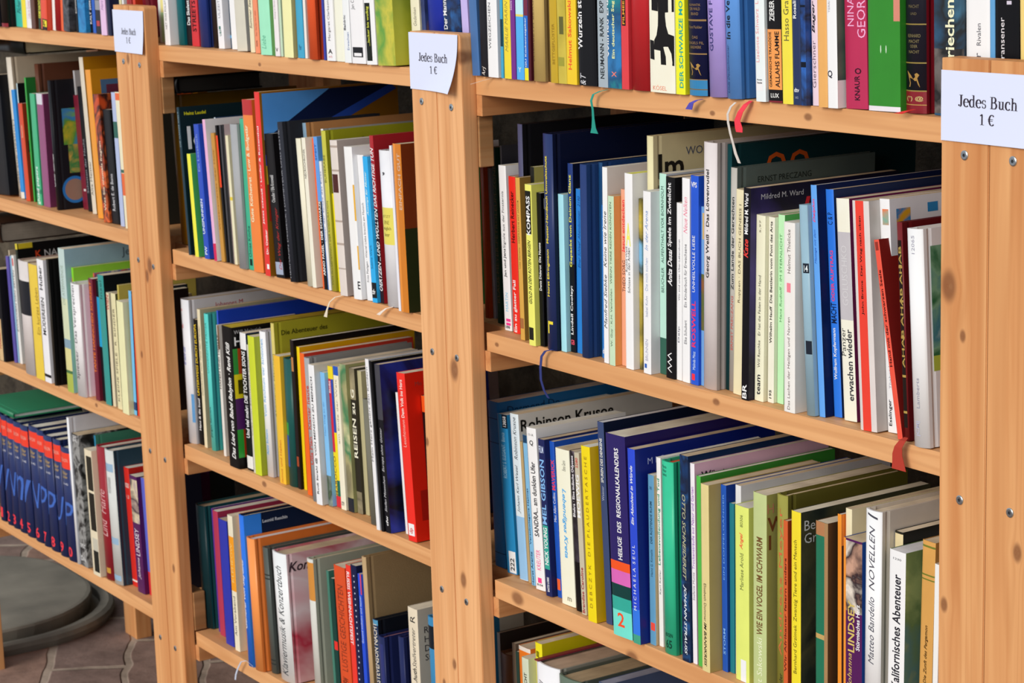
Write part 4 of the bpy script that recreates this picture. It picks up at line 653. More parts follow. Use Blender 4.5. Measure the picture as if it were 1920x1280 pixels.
("thick cream book with black chess piece, right of thick plain red, right bookcase's top shelf", 'RA', -1.6858, -0.006, -0.185, 0.0383, 0.2, 0.132, 0.0018, 'p', 'ece4cc', 'ece4cc', '', [('KÖSEL', 0.011, 0.035, 0.55, 'e88c70', 'h', 0.4)], [], {'chess': 1}),
("yellow book with turquoise capitals, right of the thick cream book, right bookcase's top shelf", 'RA', -1.6463, -0.006, -0.185, 0.0137, 0.19, 0.1254, 0.0032, 'p', 'fcf020', 'fcf020', '', [('*DER SCHWARZE MO', 0.032, 0.451, 0.42, '1c9c90', 'u', 0.65)], [], {}),
("navy gold hardcover with blue foot, right of the yellow book, right bookcase's top shelf", 'RA', -1.6293, -0.006, -0.185, 0.0264, 0.2, 0.15, -0.0122, 'h', '14183c', '14183c', '', [('ROMANTIK', 0.406, 0.417, 0.6, '8c7048', 'h', 0.5), ('DER WALD', 0.387, 0.4, 0.55, '8c7048', 'h', 0.5), ('BRAND', 0.365, 0.378, 0.4, '8c7048', 'h', 0.5), ('Fürst Pückler', 0.305, 0.318, 0.7, '8c7048', 'h', 0.5), ('DAS', 0.259, 0.272, 0.3, '8c7048', 'h', 0.5), ('ENGELS FIL', 0.234, 0.246, 0.8, '8c7048', 'h', 0.5), ('HANDWERK', 0.214, 0.227, 0.6, '8c7048', 'h', 0.5)], [(0.338, 0.346, '8c6c3c', 0, 1), (0.187, 0.193, '8c6c3c', 0, 1), (0.071, 0.075, '8c6c3c', 0, 1), (0.0, 0.071, '2a78a8', 0, 1), (0.026, 0.031, '6c5c3c', 0, 1)], {'ribbon': '3c3c98', 'pega': (0.093, 0.154)}),
("lilac book with dark blue capitals, right of the navy gold hardcover, right bookcase's top shelf", 'RA', -1.5994, -0.006, -0.185, 0.0245, 0.2, 0.132, -0.0284, 'h', 'ac98dc', 'ac98dc', '', [('*GUSTAVE F', 0.207, 0.433, 0.26, '33306c', 'u', 0.32)], [], {}),
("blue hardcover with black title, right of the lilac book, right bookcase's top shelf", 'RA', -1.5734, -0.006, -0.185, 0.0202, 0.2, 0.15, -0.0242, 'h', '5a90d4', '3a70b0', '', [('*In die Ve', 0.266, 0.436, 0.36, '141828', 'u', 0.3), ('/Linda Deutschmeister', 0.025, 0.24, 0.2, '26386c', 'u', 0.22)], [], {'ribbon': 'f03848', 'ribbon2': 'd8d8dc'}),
("white blue book with pink script, right of the blue hardcover, right bookcase's top shelf", 'RA', -1.5308, -0.006, -0.185, 0.0131, 0.19, 0.1254, -0.0166, 'p', 'dcecec', 'dcecec', '', [('Liselotte Schwarz  L', 0.182, 0.463, 0.32, 'f09a9c', 'u', 0.3), ('*Roman', 0.098, 0.105, 0.5, '181818', 'h', 0.45), ('*heute', 0.083, 0.093, 0.5, '181818', 'h', 0.45)], [(0.051, 0.095, 'eae6e6', 0, 0.75)], {}),
("black book with orange panel, right of the white blue book, right bookcase's top shelf", 'RA', -1.5165, -0.0035, -0.185, 0.0183, 0.18, 0.1188, -0.0217, 'p', '141214', '141214', '', [('*ZIERER', 0.392, 0.491, 0.36, 'f0ece4', 'u', 0.4), ('*GERMANISCHE TRAGÖDIE', 0.073, 0.34, 0.22, '2c1a14', 'u', 0.2), ('*ALLAHS FLAMME', 0.073, 0.343, 0.32, '241410', 'u', 0.72), ('*LUX', 0.023, 0.044, 0.6, 'f0ece4', 'h', 0.5)], [(0.062, 0.353, 'fc944c', 0, 1), (0.0, 0.008, '7a1c28', 0, 1)], {}),
("yellow book with thin grey letters, right of the black book, right bookcase's top shelf", 'RA', -1.4945, -0.006, -0.185, 0.0136, 0.185, 0.1221, -0.0173, 'p', 'f8d440', 'f8d440', '', [('Hasso Gra', 0.295, 0.48, 0.5, '5a5434', 'u', 0.5)], [], {}),
("dark navy book with white letters, right of the yellow book, right bookcase's top shelf", 'RA', -1.4805, -0.006, -0.185, 0.0104, 0.18, 0.1188, -0.0181, 'p', '1c2c54', '1c2c54', '', [('*Rosali', 0.411, 0.495, 0.4, 'e8ecf4', 'u', 0.4), ('*dtv', 0.061, 0.082, 0.6, 'e4e8f0', 'h', 0.5), ('5432', 0.03, 0.041, 0.4, '9aa4b8', 'h', 0.5)], [], {}),
("blue book with dark stripes, right of the dark navy book, right bookcase's top shelf", 'RA', -1.4698, -0.0059, -0.185, 0.0065, 0.185, 0.1221, -0.0166, 'p', 'art:1c4c98,14203c,2a68c0:30', 'art:1c4c98,14203c,2a68c0:30', '', [], [(0.177, 0.202, '0c1220', 0, 1), (0.453, 0.463, '0c1220', 0, 1)], {}),
("pink book with grey and black letters, right of the blue book, right bookcase's top shelf", 'RA', -1.4618, -0.0001, -0.185, 0.009, 0.18, 0.1188, -0.0234, 'p', 'f4ccd8', 'f4ccd8', '', [('Gierschner', 0.084, 0.308, 0.5, '6c5c68', 'u', 0.35), ('*/Bager', 0.343, 0.496, 0.55, '14141a', 'u', 0.4)], [], {}),
("ochre cardboard colored book, right of the pink book, right bookcase's top shelf", 'RA', -1.4481, -0.0057, -0.185, 0.0119, 0.19, 0.1254, -0.0181, 'p', 'dca45c', 'dca45c', '', [], [], {}),
("white book with oval mark, right of the ochre cardboard colored book, right bookcase's top shelf", 'RA', -1.4356, -0.006, -0.185, 0.0123, 0.195, 0.15, -0.02, 'p', 'f0f0fa', 'art:1c3440,5a6c5c,2c4448:10', '', [('*Q', 0.129, 0.163, 0.5, '2a2a38', 'h', 0.3), ('TERRI', 0.411, 0.461, 0.18, '9a9aa8', 'u', 0.3)], [], {'CP': [(0, 1, 0, 0.12, 'e8e4e0')]}),
("maroon book with pink capitals, right of the white book, right bookcase's top shelf", 'RA', -1.4204, 0.0009, -0.185, 0.0267, 0.195, 0.1287, -0.0265, 'p', 'b02850', 'b02850', '', [('NINA', 0.353, 0.478, 0.3, 'f4a4c8', 'u', 0.3), ('GEOR', 0.303, 0.464, 0.36, 'f4a4c8', 'u', 0.78), ('*KNAUR', 0.037, 0.143, 0.24, '2c1020', 'u', 0.55), ('*O', 0.149, 0.175, 0.3, '2c1020', 'h', 0.6)], [], {}),
("thick green book with worn foot, right of the maroon book, right bookcase's top shelf", 'RA', -1.3932, 0.0015, -0.185, 0.038, 0.205, 0.16, -0.0166, 'p', '2c8024', '2c8024', '', [('*·  ·', 0.232, 0.266, 0.2, 'c8dcc4', 'h', 0.5)], [(0.0, 0.02, 'dcd8e0', 0, 1), (0.361, 0.456, 'c8806c', 0.82, 1)], {}),
("dark leather hardcover with gold animal, right of the thick green book, right bookcase's top shelf", 'RA', -1.3549, 0.0054, -0.185, 0.0238, 0.205, 0.16, -0.0159, 'h', '1c1a24', '7c1420', '', [('MACHT', 0.416, 0.429, 0.5, '6c6040', 'h', 0.5), ('UND', 0.389, 0.399, 0.3, '6c6040', 'h', 0.5), ('REINHARD', 0.301, 0.314, 0.6, '7c7048', 'h', 0.5), ('MACHT', 0.279, 0.292, 0.5, '7c7048', 'h', 0.5), ('ODER', 0.26, 0.272, 0.35, '7c7048', 'h', 0.5), ('NACHT', 0.238, 0.25, 0.5, '7c7048', 'h', 0.5), ('*(*) @', 0.047, 0.069, 0.8, 'b8a468', 'h', 0.5)], [(0.35, 0.355, '8c7838', 0, 1), (0.198, 0.203, '8c7838', 0, 1), (0.087, 0.092, '8c7838', 0, 1), (0.027, 0.087, '7c1420', 0, 1), (0.033, 0.036, 'b09048', 0, 1), (0.0, 0.027, '7c1420', 0, 1)], {'ribbon': 'c02420', 'pega': (0.105, 0.169)}),
("dark photo book with cream letters, right of the dark leather hardcover, right bookcase's top shelf", 'RA', -1.3225, 0.008, -0.185, 0.0335, 0.2, 0.132, -0.0164, 'p', 'art:14182c,2c5c80,1c1c1c,4c8cb0:9', 'art:14182c,2c5c80,1c1c1c,4c8cb0:9', '', [('*riechenla', 0.234, 0.517, 0.3, 'f4ecc0', 'u', 0.55)], [(0.009, 0.269, 'art:3c3434,181818,6c6460,1c2420:20', 0, 1)], {}),
("white book with grey title, right of the dark photo book, right bookcase's top shelf", 'RA', -1.288, 0.01, -0.185, 0.0256, 0.2, 0.132, -0.0197, 'p', 'f0f0f2', 'f0f0f2', '', [('Rivalen', 0.287, 0.373, 0.18, '4c4c54', 'u', 0.55), ('er', 0.217, 0.258, 0.18, '4c4c54', 'u', 0.55)], [], {}),
("thin pale blue book, right of the white book, right bookcase's top shelf", 'RA', -1.2616, 0.01, -0.185, 0.005, 0.195, 0.1287, -0.0222, 'p', '5a98c8', '5a98c8', '', [], [], {}),
("black book with white serif name, right of thin pale blue, right bookcase's top shelf", 'RA', -1.2561, 0.01, -0.185, 0.0252, 0.2, 0.132, -0.0233, 'p', '0c0c10', '0c0c10', '', [('d Bransener', 0.18, 0.401, 0.2, 'dcd8dc', 'u', 0.3)], [(0.45, 0.464, 'c8c0d0', 0.5, 0.7)], {}),
("cream yellow book at the frame edge, right of the black book, right bookcase's top shelf", 'RA', -1.2295, 0.01, -0.185, 0.0176, 0.2, 0.132, -0.0285, 'p', 'ecc878', 'ecc878', '', [], [], {}),
("ochre hardcover tucked beside the left post, middle bookcase's second shelf", 'MB', -2.8253, 0.028, -0.4615, 0.02, 0.206, 0.19, -0.0632, 'h', '9a6c10', '7c5a10', '', [], [], {}),
("dark green tall book with white title, right of the ochre hardcover, middle bookcase's second shelf", 'MB', -2.7276, -0.006, -0.4615, 0.0073, 0.1984, 0.21, -0.058, 'p', '1c3440', '10242a', '', [('DIE GANZE WELT', 0.734, 0.972, 0.5, '8aa0a4', 'u', 0.5)], [], {'CT': [('*Heinz Laudel', 0.035, 0.955, 4.5, 'e8e020'), ('*lo', 0.045, 0.79, 31, 'e0e8e8')]}),
("slim yellow booklet with green cover, right of dark green tall, middle bookcase's second shelf", 'MB', -2.7077, -0.006, -0.4615, 0.0107, 0.1379, 0.12, -0.0611, 'p', 'f2e440', '4aac5c', '', [], [], {'CP': [(0.3, 0.9, 0.55, 0.72, '1c3c2c')]}),
("blue book with white letters, right of the slim yellow booklet, middle bookcase's second shelf", 'MB', -2.6831, -0.0038, -0.4615, 0.0145, 0.1787, 0.1179, -0.0661, 'p', '2448b4', '2448b4', '', [('*UNSPUNNEN', 0.186, 0.446, 0.45, 'd8e0f0', 'u', 0.4), ('Ein Lesebuch', 0.651, 0.923, 0.4, '8aa4d8', 'u', 0.5), ('*PW', 0.031, 0.093, 0.5, 'd8e0f0', 'u', 0.5)], [], {}),
("thin tall book with navy cover, right of the blue book, middle bookcase's second shelf", 'MB', -2.6683, 0.02, -0.4615, 0.004, 0.1866, 0.2, -0.0632, 'p', 'c8d4dc', '1c3c64', '', [], [], {}),
("pink spined book with white cover, right of the thin tall book, middle bookcase's second shelf", 'MB', -2.6554, -0.003, -0.4615, 0.008, 0.1866, 0.17, -0.0707, 'p', 'e0a8cc', 'dcdce0', '', [], [(0.001, 0.125, 'c81c50', 0, 1)], {'CP': [(0.2, 0.9, 0, 0.35, '2a2a2c')]}),
("tan brown book, right of the pink spined book, middle bookcase's second shelf", 'MB', -2.6441, 0.0017, -0.4615, 0.0102, 0.1692, 0.13, -0.0697, 'p', 'bc8838', 'bc8838', '', [('Wissenswertes über Holz', 0.247, 0.87, 0.4, '8a5a20', 'u', 0.5)], [], {}),
("slim black book with red middle, right of the tan brown book, middle bookcase's second shelf", 'MB', -2.6336, 0.004, -0.4615, 0.005, 0.1798, 0.1187, -0.0663, 'p', '1c1c1e', '1c1c1e', '', [], [(0.549, 0.927, 'e4401c', 0, 1)], {}),
("slim dark grey book, right of the slim black book, middle bookcase's second shelf", 'MB', -2.6241, 0.004, -0.4615, 0.005, 0.1807, 0.1193, -0.0526, 'p', '3a3a3e', '3a3a3e', '', [], [], {}),
("slim black white book, right of the slim dark grey book, middle bookcase's second shelf", 'MB', -2.6167, 0.004, -0.4615, 0.005, 0.1822, 0.1203, -0.0409, 'p', '202022', 'c0aeb0', '', [], [], {}),
("slim cream book, right of the slim black white book, middle bookcase's second shelf", 'MB', -2.6103, 0.0046, -0.4615, 0.0073, 0.1684, 0.1112, -0.0472, 'p', 'dcd6b4', 'dcd6b4', '', [], [(0.499, 0.525, 'd8c030', 0, 1)], {}),
("grey book with a plain round spine, right of slim cream book, middle bookcase's second shelf", 'MB', -2.5801, -0.006, -0.4615, 0.0199, 0.1861, 0.15, -0.0314, 'h', '9a9c9e', '9a9c9e', '', [], [], {}),
("slim green book, right of the grey book, middle bookcase's second shelf", 'MB', -2.56, -0.0002, -0.4615, 0.0141, 0.194, 0.13, -0.027, 'p', '3ca884', '3ca884', '', [('*Omas Küche', 0.084, 0.294, 0.5, '1c5c4c', 'u', 0.5)], [(0.029, 0.073, '0c2c24', 0.3, 0.8)], {}),
("orange book with red head, right of the slim green book, middle bookcase's second shelf", 'MB', -2.5407, -0.0032, -0.4615, 0.0269, 0.2195, 0.16, -0.0415, 'p', 'f47c34', 'e86a28', '', [('*Gute Küchenrat · Low & Budgetär', 0.291, 0.853, 0.4, 'f8dcb8', 'u', 0.35)], [(0.911, 1.0, 'b02424', 0, 1)], {}),
("red book with sky picture cover, right of the orange book, middle bookcase's second shelf", 'MB', -2.5033, -0.006, -0.4615, 0.0138, 0.2314, 0.2, -0.0251, 'p', 'd8302a', '8a5c14', '', [('*Jetzt schnell · Laufer & Rosenthal', 0.283, 0.815, 0.35, 'f8e8e0', 'u', 0.45), ('*Dr. Oetker', 0.12, 0.256, 0.35, 'f8e8e0', 'u', 0.75)], [(0.038, 0.065, 'f4e8e4', 0.5, 0.9)], {'PG': [('4c90d8', [(0.02, 0.74), (0.5, 0.99), (0.02, 0.99)]), ('101c40', [(0.02, 0.66), (0.95, 0.99), (0.5, 0.99), (0.02, 0.74)]), ('2448a8', [(0.02, 0.6), (0.99, 0.96), (0.95, 0.99), (0.02, 0.66)]), ('d8b428', [(0.02, 0.5), (0.25, 0.5), (0.5, 0.72), (0.3, 0.7), (0.02, 0.6)]), ('a02c18', [(0.02, 0.3), (0.3, 0.3), (0.3, 0.5), (0.02, 0.5)])]}),
("black book with white and red letters, right of the red book, middle bookcase's second shelf", 'MB', -2.4801, -0.0025, -0.4615, 0.0225, 0.1802, 0.14, -0.0754, 'p', '141214', '141214', '', [('Chandler / Elfe Kronwald', 0.525, 0.713, 0.4, 'd8d8d8', 'u', 0.5), ('/Der Weg der Krieger', 0.056, 0.49, 0.4, 'a82420', 'u', 0.7)], [(0.021, 0.109, '9aa4b8', 0, 0.9)], {}),
("black cloth hardcover with grey capitals, right of the black book, middle bookcase's second shelf", 'MB', -2.438, -0.006, -0.4615, 0.0129, 0.1978, 0.14, -0.0728, 'h', '2a2c34', '24262c', '', [('HERMANN DESBECK | DOMPTEUR UND BESTIE', 0.025, 0.953, 0.42, '9a9ca4', 'u', 0.4)], [], {}),
("tall hardcover with tan cover, right of the black cloth hardcover, middle bookcase's second shelf", 'MB', -2.4236, 0.022, -0.4615, 0.009, 0.1954, 0.21, -0.0789, 'h', '7c98ac', 'b88452', '5c7080', [], [], {}),
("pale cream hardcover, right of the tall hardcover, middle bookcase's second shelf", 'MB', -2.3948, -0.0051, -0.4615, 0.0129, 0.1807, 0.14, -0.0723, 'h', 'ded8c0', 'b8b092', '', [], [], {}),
("cream book with black letters, right of the pale cream hardcover, middle bookcase's second shelf", 'MB', -2.3817, -0.004, -0.4615, 0.0094, 0.1825, 0.1204, -0.0618, 'p', 'e8e0cc', 'e8e0cc', '', [('NECROCHRONIK', 0.73, 0.926, 0.5, '3c3830', 'u', 0.5)], [], {}),
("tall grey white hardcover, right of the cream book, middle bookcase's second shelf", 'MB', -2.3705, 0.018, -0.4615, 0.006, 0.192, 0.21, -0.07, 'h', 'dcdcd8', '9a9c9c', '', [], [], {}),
("thin orange book, right of the tall grey white hardcover, middle bookcase's second shelf", 'MB', -2.3642, 0.0009, -0.4615, 0.004, 0.1829, 0.1207, -0.0582, 'p', 'f05c20', 'f05c20', '', [], [], {}),
("blue black book with bold white title, right of thin orange book, middle bookcase's second shelf", 'MB', -2.3599, 0.0002, -0.4615, 0.009, 0.1849, 0.122, -0.0575, 'p', '5a94d8', '5a94d8', '', [('*ARNO FAGEL · DER SCHWARZE', 0.091, 0.58, 0.6, 'f0f0f4', 'u', 0.5), ('*SPEIT', 0.846, 0.955, 0.5, '2c5ca8', 'u', 0.5)], [(0.0, 0.58, '101014', 0, 1)], {}),
("slim white book with blue letters, right of the blue black book, middle bookcase's second shelf", 'MB', -2.3497, 0.0008, -0.4615, 0.006, 0.1562, 0.1031, -0.0632, 'p', 'dcdcde', 'dcdcde', '', [('Unter der Spitze des Eises', 0.38, 0.922, 0.6, '5a6a9a', 'u', 0.5)], [], {}),
("olive green hardcover, right of the slim white book, middle bookcase's second shelf", 'MB', -2.3434, 0.0008, -0.4615, 0.0108, 0.1932, 0.19, -0.0489, 'h', 'b8b43c', '94961c', '', [('VON ALLGEMEINGUT DER KOEDUKATION', 0.037, 0.564, 0.4, '5a5a28', 'u', 0.5), ('BUHERABE', 0.679, 0.851, 0.4, '5a5a28', 'u', 0.5)], [], {'CT': [('Ruth Seydel', 0.27, 0.93, 6, '3c3c18')]}),
("thin bright yellow book, right of the olive green hardcover, middle bookcase's second shelf", 'MB', -2.3315, 0.0049, -0.4615, 0.004, 0.1187, 0.0784, -0.0553, 'p', 'f4d41c', 'f4d41c', '', [], [], {}),
("cream book with dark brown panel, right of thin bright yellow, middle bookcase's second shelf", 'MB', -2.3095, -0.0057, -0.4615, 0.0173, 0.185, 0.15, -0.0522, 'p', 'd4cac2', 'b0a49c', '', [], [(0.665, 0.783, '48201c', 0.1, 0.85), (0.953, 0.967, 'a8988c', 0, 1), (0.801, 0.813, 'a8988c', 0, 1), (0.476, 0.488, 'a8988c', 0, 1), (0.328, 0.342, 'a8988c', 0, 1), (0.172, 0.18, 'a8988c', 0, 1)], {}),
("thin navy edged book, right of the cream book, middle bookcase's second shelf", 'MB', -2.2918, 0.014, -0.4615, 0.003, 0.1765, 0.1165, -0.0525, 'p', '2c3a50', '2c3a50', '', [], [], {}),
("white book with two yellow ovals, right of thin navy edged, middle bookcase's second shelf", 'MB', -2.2773, -0.0054, -0.4615, 0.0189, 0.1798, 0.15, -0.0493, 'p', 'eceae8', 'e0e0e0', '', [('*E', 0.068, 0.12, 0.3, '14141a', 'h', 0.8)], [(0.518, 0.754, 'd8a42c', 0.85, 1), (0.198, 0.355, 'd8a42c', 0.88, 1)], {}),
("white book with small black letters, right of the white book, middle bookcase's second shelf", 'MB', -2.2567, 0.0009, -0.4615, 0.0143, 0.1712, 0.113, -0.0577, 'p', 'e8e8ea', 'e8e8ea', '', [('Fritz Pleitgen · Wieviel Liebe braucht ein Mensch', 0.129, 0.672, 0.4, '3c3c44', 'u', 0.5)], [], {}),
("bright sky blue book, right of the white book, middle bookcase's second shelf", 'MB', -2.2409, -0.001, -0.4615, 0.0111, 0.1707, 0.1127, -0.0567, 'p', '28a4e4', '28a4e4', '', [('*/Auszüge für Mutter', 0.597, 0.899, 0.45, 'c8f0ec', 'u', 0.5), ('Sabine Werk', 0.233, 0.396, 0.4, '125a80', 'u', 0.5), ('*zfv', 0.057, 0.094, 0.6, 'e8e8e8', 'h', 0.5)], [(0.031, 0.138, '14181c', 0, 1)], {}),
("red black book with white capitals, right of bright sky blue, middle bookcase's second shelf", 'MB', -2.2295, 0.0034, -0.4615, 0.0085, 0.1954, 0.15, -0.0545, 'p', 'a01c24', 'a01c24', '', [('*/OERTZEN ...UND WOLLTEN DAS RICHTIGE TUN', 0.074, 0.929, 0.8, 'f4f0f0', 'u', 0.5)], [(0.0, 0.567, '281418', 0, 1)], {}),
("white book with yellow label, right of the red black book, middle bookcase's second shelf", 'MB', -2.2099, -0.0014, -0.4615, 0.0268, 0.1806, 0.15, -0.0325, 'h', 'dcdce2', 'b8b8bc', '', [('JETZT', 0.569, 0.59, 0.6, '8a8030', 'h', 0.5), ('EINE', 0.531, 0.555, 0.4, '8a8030', 'h', 0.5), ('möglich', 0.489, 0.516, 0.6, '5a5420', 'h', 0.5), ('leer', 0.453, 0.477, 0.4, '5a5420', 'h', 0.5), ('*,', 0.841, 0.864, 0.2, '4c4c50', 'h', 0.5)], [(0.401, 0.638, 'd8cc5c', 0.05, 0.95)], {}),
("slim pale lilac book, right of the white book, middle bookcase's second shelf", 'MB', -2.172, -0.006, -0.4615, 0.005, 0.189, 0.1248, -0.0355, 'p', 'dcdcf0', 'dcdcf0', '', [], [], {}),
("orange brown book with grey capitals, right of slim pale lilac, middle bookcase's second shelf", 'MB', -2.1667, -0.006, -0.4615, 0.0176, 0.1918, 0.105, -0.0251, 'p', 'dc8830', '7c3414', '', [('*EINFACH GUT', 0.612, 0.945, 0.35, 'c8a890', 'u', 0.7)], [(0.0, 1.0, 'c4741c', 0.35, 1)], {'CP': [(0, 0.5, 0, 0.5, '2a3018')]}),
("green book behind the post edge, right of the orange brown book, middle bookcase's second shelf", 'MB', -2.1488, 0.018, -0.4615, 0.008, 0.1665, 0.08, -0.025, 'p', '1c6c34', '1c6c34', '', [('*Mein großer Lehrmeister', 0.48, 0.873, 0.5, 'd8ece0', 'u', 0.5)], [], {}),
("large white hardcover with blue handwriting, middle bookcase's third shelf", 'MC', -2.8065, 0.0107, -0.7375, 0.0261, 0.204, 0.215, -0.0019, 'h', 'dcdee8', 'c8c8cc', '', [('/der Bücher Stille', 0.548, 0.67, 0.5, '2c3ca8', 'u', 0.3), ('hes', 0.92, 0.94, 0.5, 'd83844', 'h', 0.2), ('tel', 0.8, 0.83, 0.5, 'd83844', 'h', 0.2)], [(0.15, 0.349, '5a90c0', 0.8, 1)], {'CT': [('Johannes M', 0.2, 0.94, 8.5, 'b03444')]}),
("slim black book with yellow letters, right of the large white hardcover, middle bookcase's third shelf", 'MC', -2.7801, 0.0179, -0.7375, 0.0116, 0.1779, 0.1174, 0.0072, 'p', '141210', '141210', '', [('*UNTERWEGS DURCH EUROPA', 0.395, 0.965, 0.6, 'd8b81c', 'u', 0.5), ('*Hans & die Insel', 0.116, 0.37, 0.5, 'e8e8e8', 'u', 0.5)], [], {}),
("cream book with brown lettering, right of the slim black book, middle bookcase's third shelf", 'MC', -2.7592, 0.0152, -0.7375, 0.009, 0.1951, 0.18, 0.003, 'p', 'd8cdac', 'b0a688', '', [('/Geschichte vom Tanz der Kleider', 0.379, 0.885, 0.5, '8a7a58', 'u', 0.5)], [], {}),
("turquoise hardcover, right of the cream book, middle bookcase's third shelf", 'MC', -2.7394, 0.0153, -0.7375, 0.013, 0.1916, 0.15, -0.0033, 'h', '54c4bc', '3ca49c', '', [('UNGEREIMTE PROSA', 0.569, 0.936, 0.4, '2c9488', 'u', 0.5), ('*Jürgen Rennert', 0.095, 0.32, 0.4, '0c4c48', 'u', 0.5)], [], {}),
("tall royal blue book, right of the turquoise hardcover, middle bookcase's third shelf", 'MC', -2.7078, 0.02, -0.7375, 0.004, 0.1996, 0.2, 0.0063, 'p', '2c50c0', '1c40b4', '', [], [], {}),
("slim white paperback with brown top, right of tall royal blue, middle bookcase's third shelf", 'MC', -2.6964, 0.014, -0.7375, 0.0073, 0.1817, 0.1199, -0.0064, 'p', 'd8d4cc', 'd8d4cc', '', [('*HAFEN UND HEIMAT', 0.516, 0.927, 0.6, '4c4038', 'u', 0.5)], [(0.818, 1.0, '6c5038', 0.4, 1)], {}),
("black paperback with large white script, right of the slim white paperback, middle bookcase's third shelf", 'MC', -2.6417, -0.0044, -0.7375, 0.0292, 0.1915, 0.19, -0.0093, 'p', '0c0a0a', '0c0a0a', 'b8a030', [('*/Das Lied von Babel Babylon · René Kliß', 0.065, 0.889, 0.48, 'ece8e0', 'u', 0.6)], [], {'CT': [('Willi Heinrich', 0.02, 0.965, 5, 'b8b8b8'), ('*Holl', 0.02, 0.9, 12, 'd8d8d8')], 'CP': [(0, 0.04, 0.67, 0.85, '2c8c34'), (0.04, 0.13, 0.67, 0.85, 'b8481c'), (0, 0.13, 0.5, 0.67, 'e0cc14'), (0.03, 0.115, 0.53, 0.63, '0c0a0a'), (0, 0.13, 0.28, 0.5, '4c1c5c'), (0, 0.05, 0.08, 0.28, '2c9c34'), (0.05, 0.13, 0.08, 0.28, 'a83414')]}),
("black book with white torn head, right of the black paperback, middle bookcase's third shelf", 'MC', -2.6076, 0.005, -0.7375, 0.0171, 0.1859, 0.16, -0.012, 'p', '121214', '1c2c48', '', [('*Und viel mehr: DIE TOCHTER SIONS', 0.239, 0.867, 0.6, 'f0f0f0', 'u', 0.5)], [(0.879, 1.0, 'e4e4e2', 0, 1), (0.014, 0.106, 'e4e0d8', 0, 1)], {}),
("slim grey white book, right of the black book, middle bookcase's third shelf", 'MC', -2.5863, 0.0037, -0.7375, 0.005, 0.1726, 0.1139, -0.0075, 'p', 'c8c4b4', 'c8c4b4', '', [('Was nun Sehnsucht heißt', 0.287, 0.907, 0.5, '6c6450', 'u', 0.5)], [], {}),
("lime green book, right of the slim grey white book, middle bookcase's third shelf", 'MC', -2.58, 0.0027, -0.7375, 0.018, 0.1857, 0.12, -0.0132, 'p', 'c0cc2c', '98a424', '', [], [], {}),
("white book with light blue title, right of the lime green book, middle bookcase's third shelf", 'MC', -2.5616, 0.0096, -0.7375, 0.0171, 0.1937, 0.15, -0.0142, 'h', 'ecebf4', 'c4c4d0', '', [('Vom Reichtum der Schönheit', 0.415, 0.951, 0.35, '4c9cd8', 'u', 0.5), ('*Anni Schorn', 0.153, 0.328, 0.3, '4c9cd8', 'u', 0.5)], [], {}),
("khaki yellow hardcover, right of the white book, middle bookcase's third shelf", 'MC', -2.5356, 0.014, -0.7375, 0.009, 0.2071, 0.19, -0.0118, 'h', 'c8b864', 'a09c28', '', [('Abenteuer Märchen', 0.399, 0.805, 0.5, '6c6430', 'u', 0.5)], [], {'CT': [('*Die Abenteuer des', 0.06, 0.935, 6.5, '3c3c10')]}),
("golden yellow book with orange letters, right of the khaki yellow hardcover, middle bookcase's third shelf", 'MC', -2.5184, 0.0068, -0.7375, 0.0169, 0.1691, 0.1116, -0.0045, 'p', 'e8b430', 'e8b430', '', [('*Magnetismus und Heilen', -0.13, 0.342, 0.4, 'c87820', 'u', 0.5)], [], {}),
("dark green teal book with blue middle, right of golden yellow book, middle bookcase's third shelf", 'MC', -2.5012, 0.0093, -0.7375, 0.0218, 0.1679, 0.1108, 0.0004, 'h', '0c4c48', '0c4c48', '', [], [(0.4, 0.5, '2c8c3c', 0, 0.5), (0.15, 0.4, '1c4c9c', 0, 0.45)], {}),
("black book with copper ornament, right of the dark green teal book, middle bookcase's third shelf", 'MC', -2.4766, 0.011, -0.7375, 0.0091, 0.1942, 0.17, -0.0145, 'p', '1c1414', '100c0c', '', [], [(0.791, 0.886, 'b07844', 0.2, 0.8), (0.152, 0.219, '98401c', 0.2, 0.8)], {}),
("slim yellow book, right of the black book, middle bookcase's third shelf", 'MC', -2.4672, 0.0149, -0.7375, 0.0075, 0.1863, 0.17, -0.0114, 'p', 'f4c410', 'd8a810', '', [], [], {}),
("slim orange book with red white cover, right of slim yellow book, middle bookcase's third shelf", 'MC', -2.4427, 0.0066, -0.7375, 0.0117, 0.1832, 0.16, -0.0207, 'p', 'f46018', 'c83c2c', '', [], [], {}),
("grey book with red lettering, right of the slim orange book, middle bookcase's third shelf", 'MC', -2.4117, -0.0035, -0.7375, 0.0136, 0.1831, 0.15, -0.0335, 'h', '9a9c9e', '7c7c7c', '', [('*Ulla Plan · Klavier heute', 0.258, 0.809, 0.5, 'b83c30', 'u', 0.5)], [], {}),
("white book with black serif title, right of the grey book, middle bookcase's third shelf", 'MC', -2.3962, -0.0058, -0.7375, 0.0149, 0.1774, 0.15, -0.0305, 'p', 'e8e8ee', 'c8c4bc', '', [('*Rudi Strahl @ VON MENSCH ZU MENSCH', 0.076, 0.914, 0.4, '18181c', 'u', 0.5)], [], {}),
("light blue book with meadow photo, right of the white book, middle bookcase's third shelf", 'MC', -2.3797, 0.0021, -0.7375, 0.0111, 0.169, 0.1116, -0.0379, 'p', '78b4e8', '78b4e8', '', [('Mein Weg zu dir', 0.528, 0.783, 0.4, '4c84c0', 'u', 0.5)], [(0.0, 0.228, 'art:6c8c5c,3c4c3c,98a8a0:30', 0, 1)], {}),
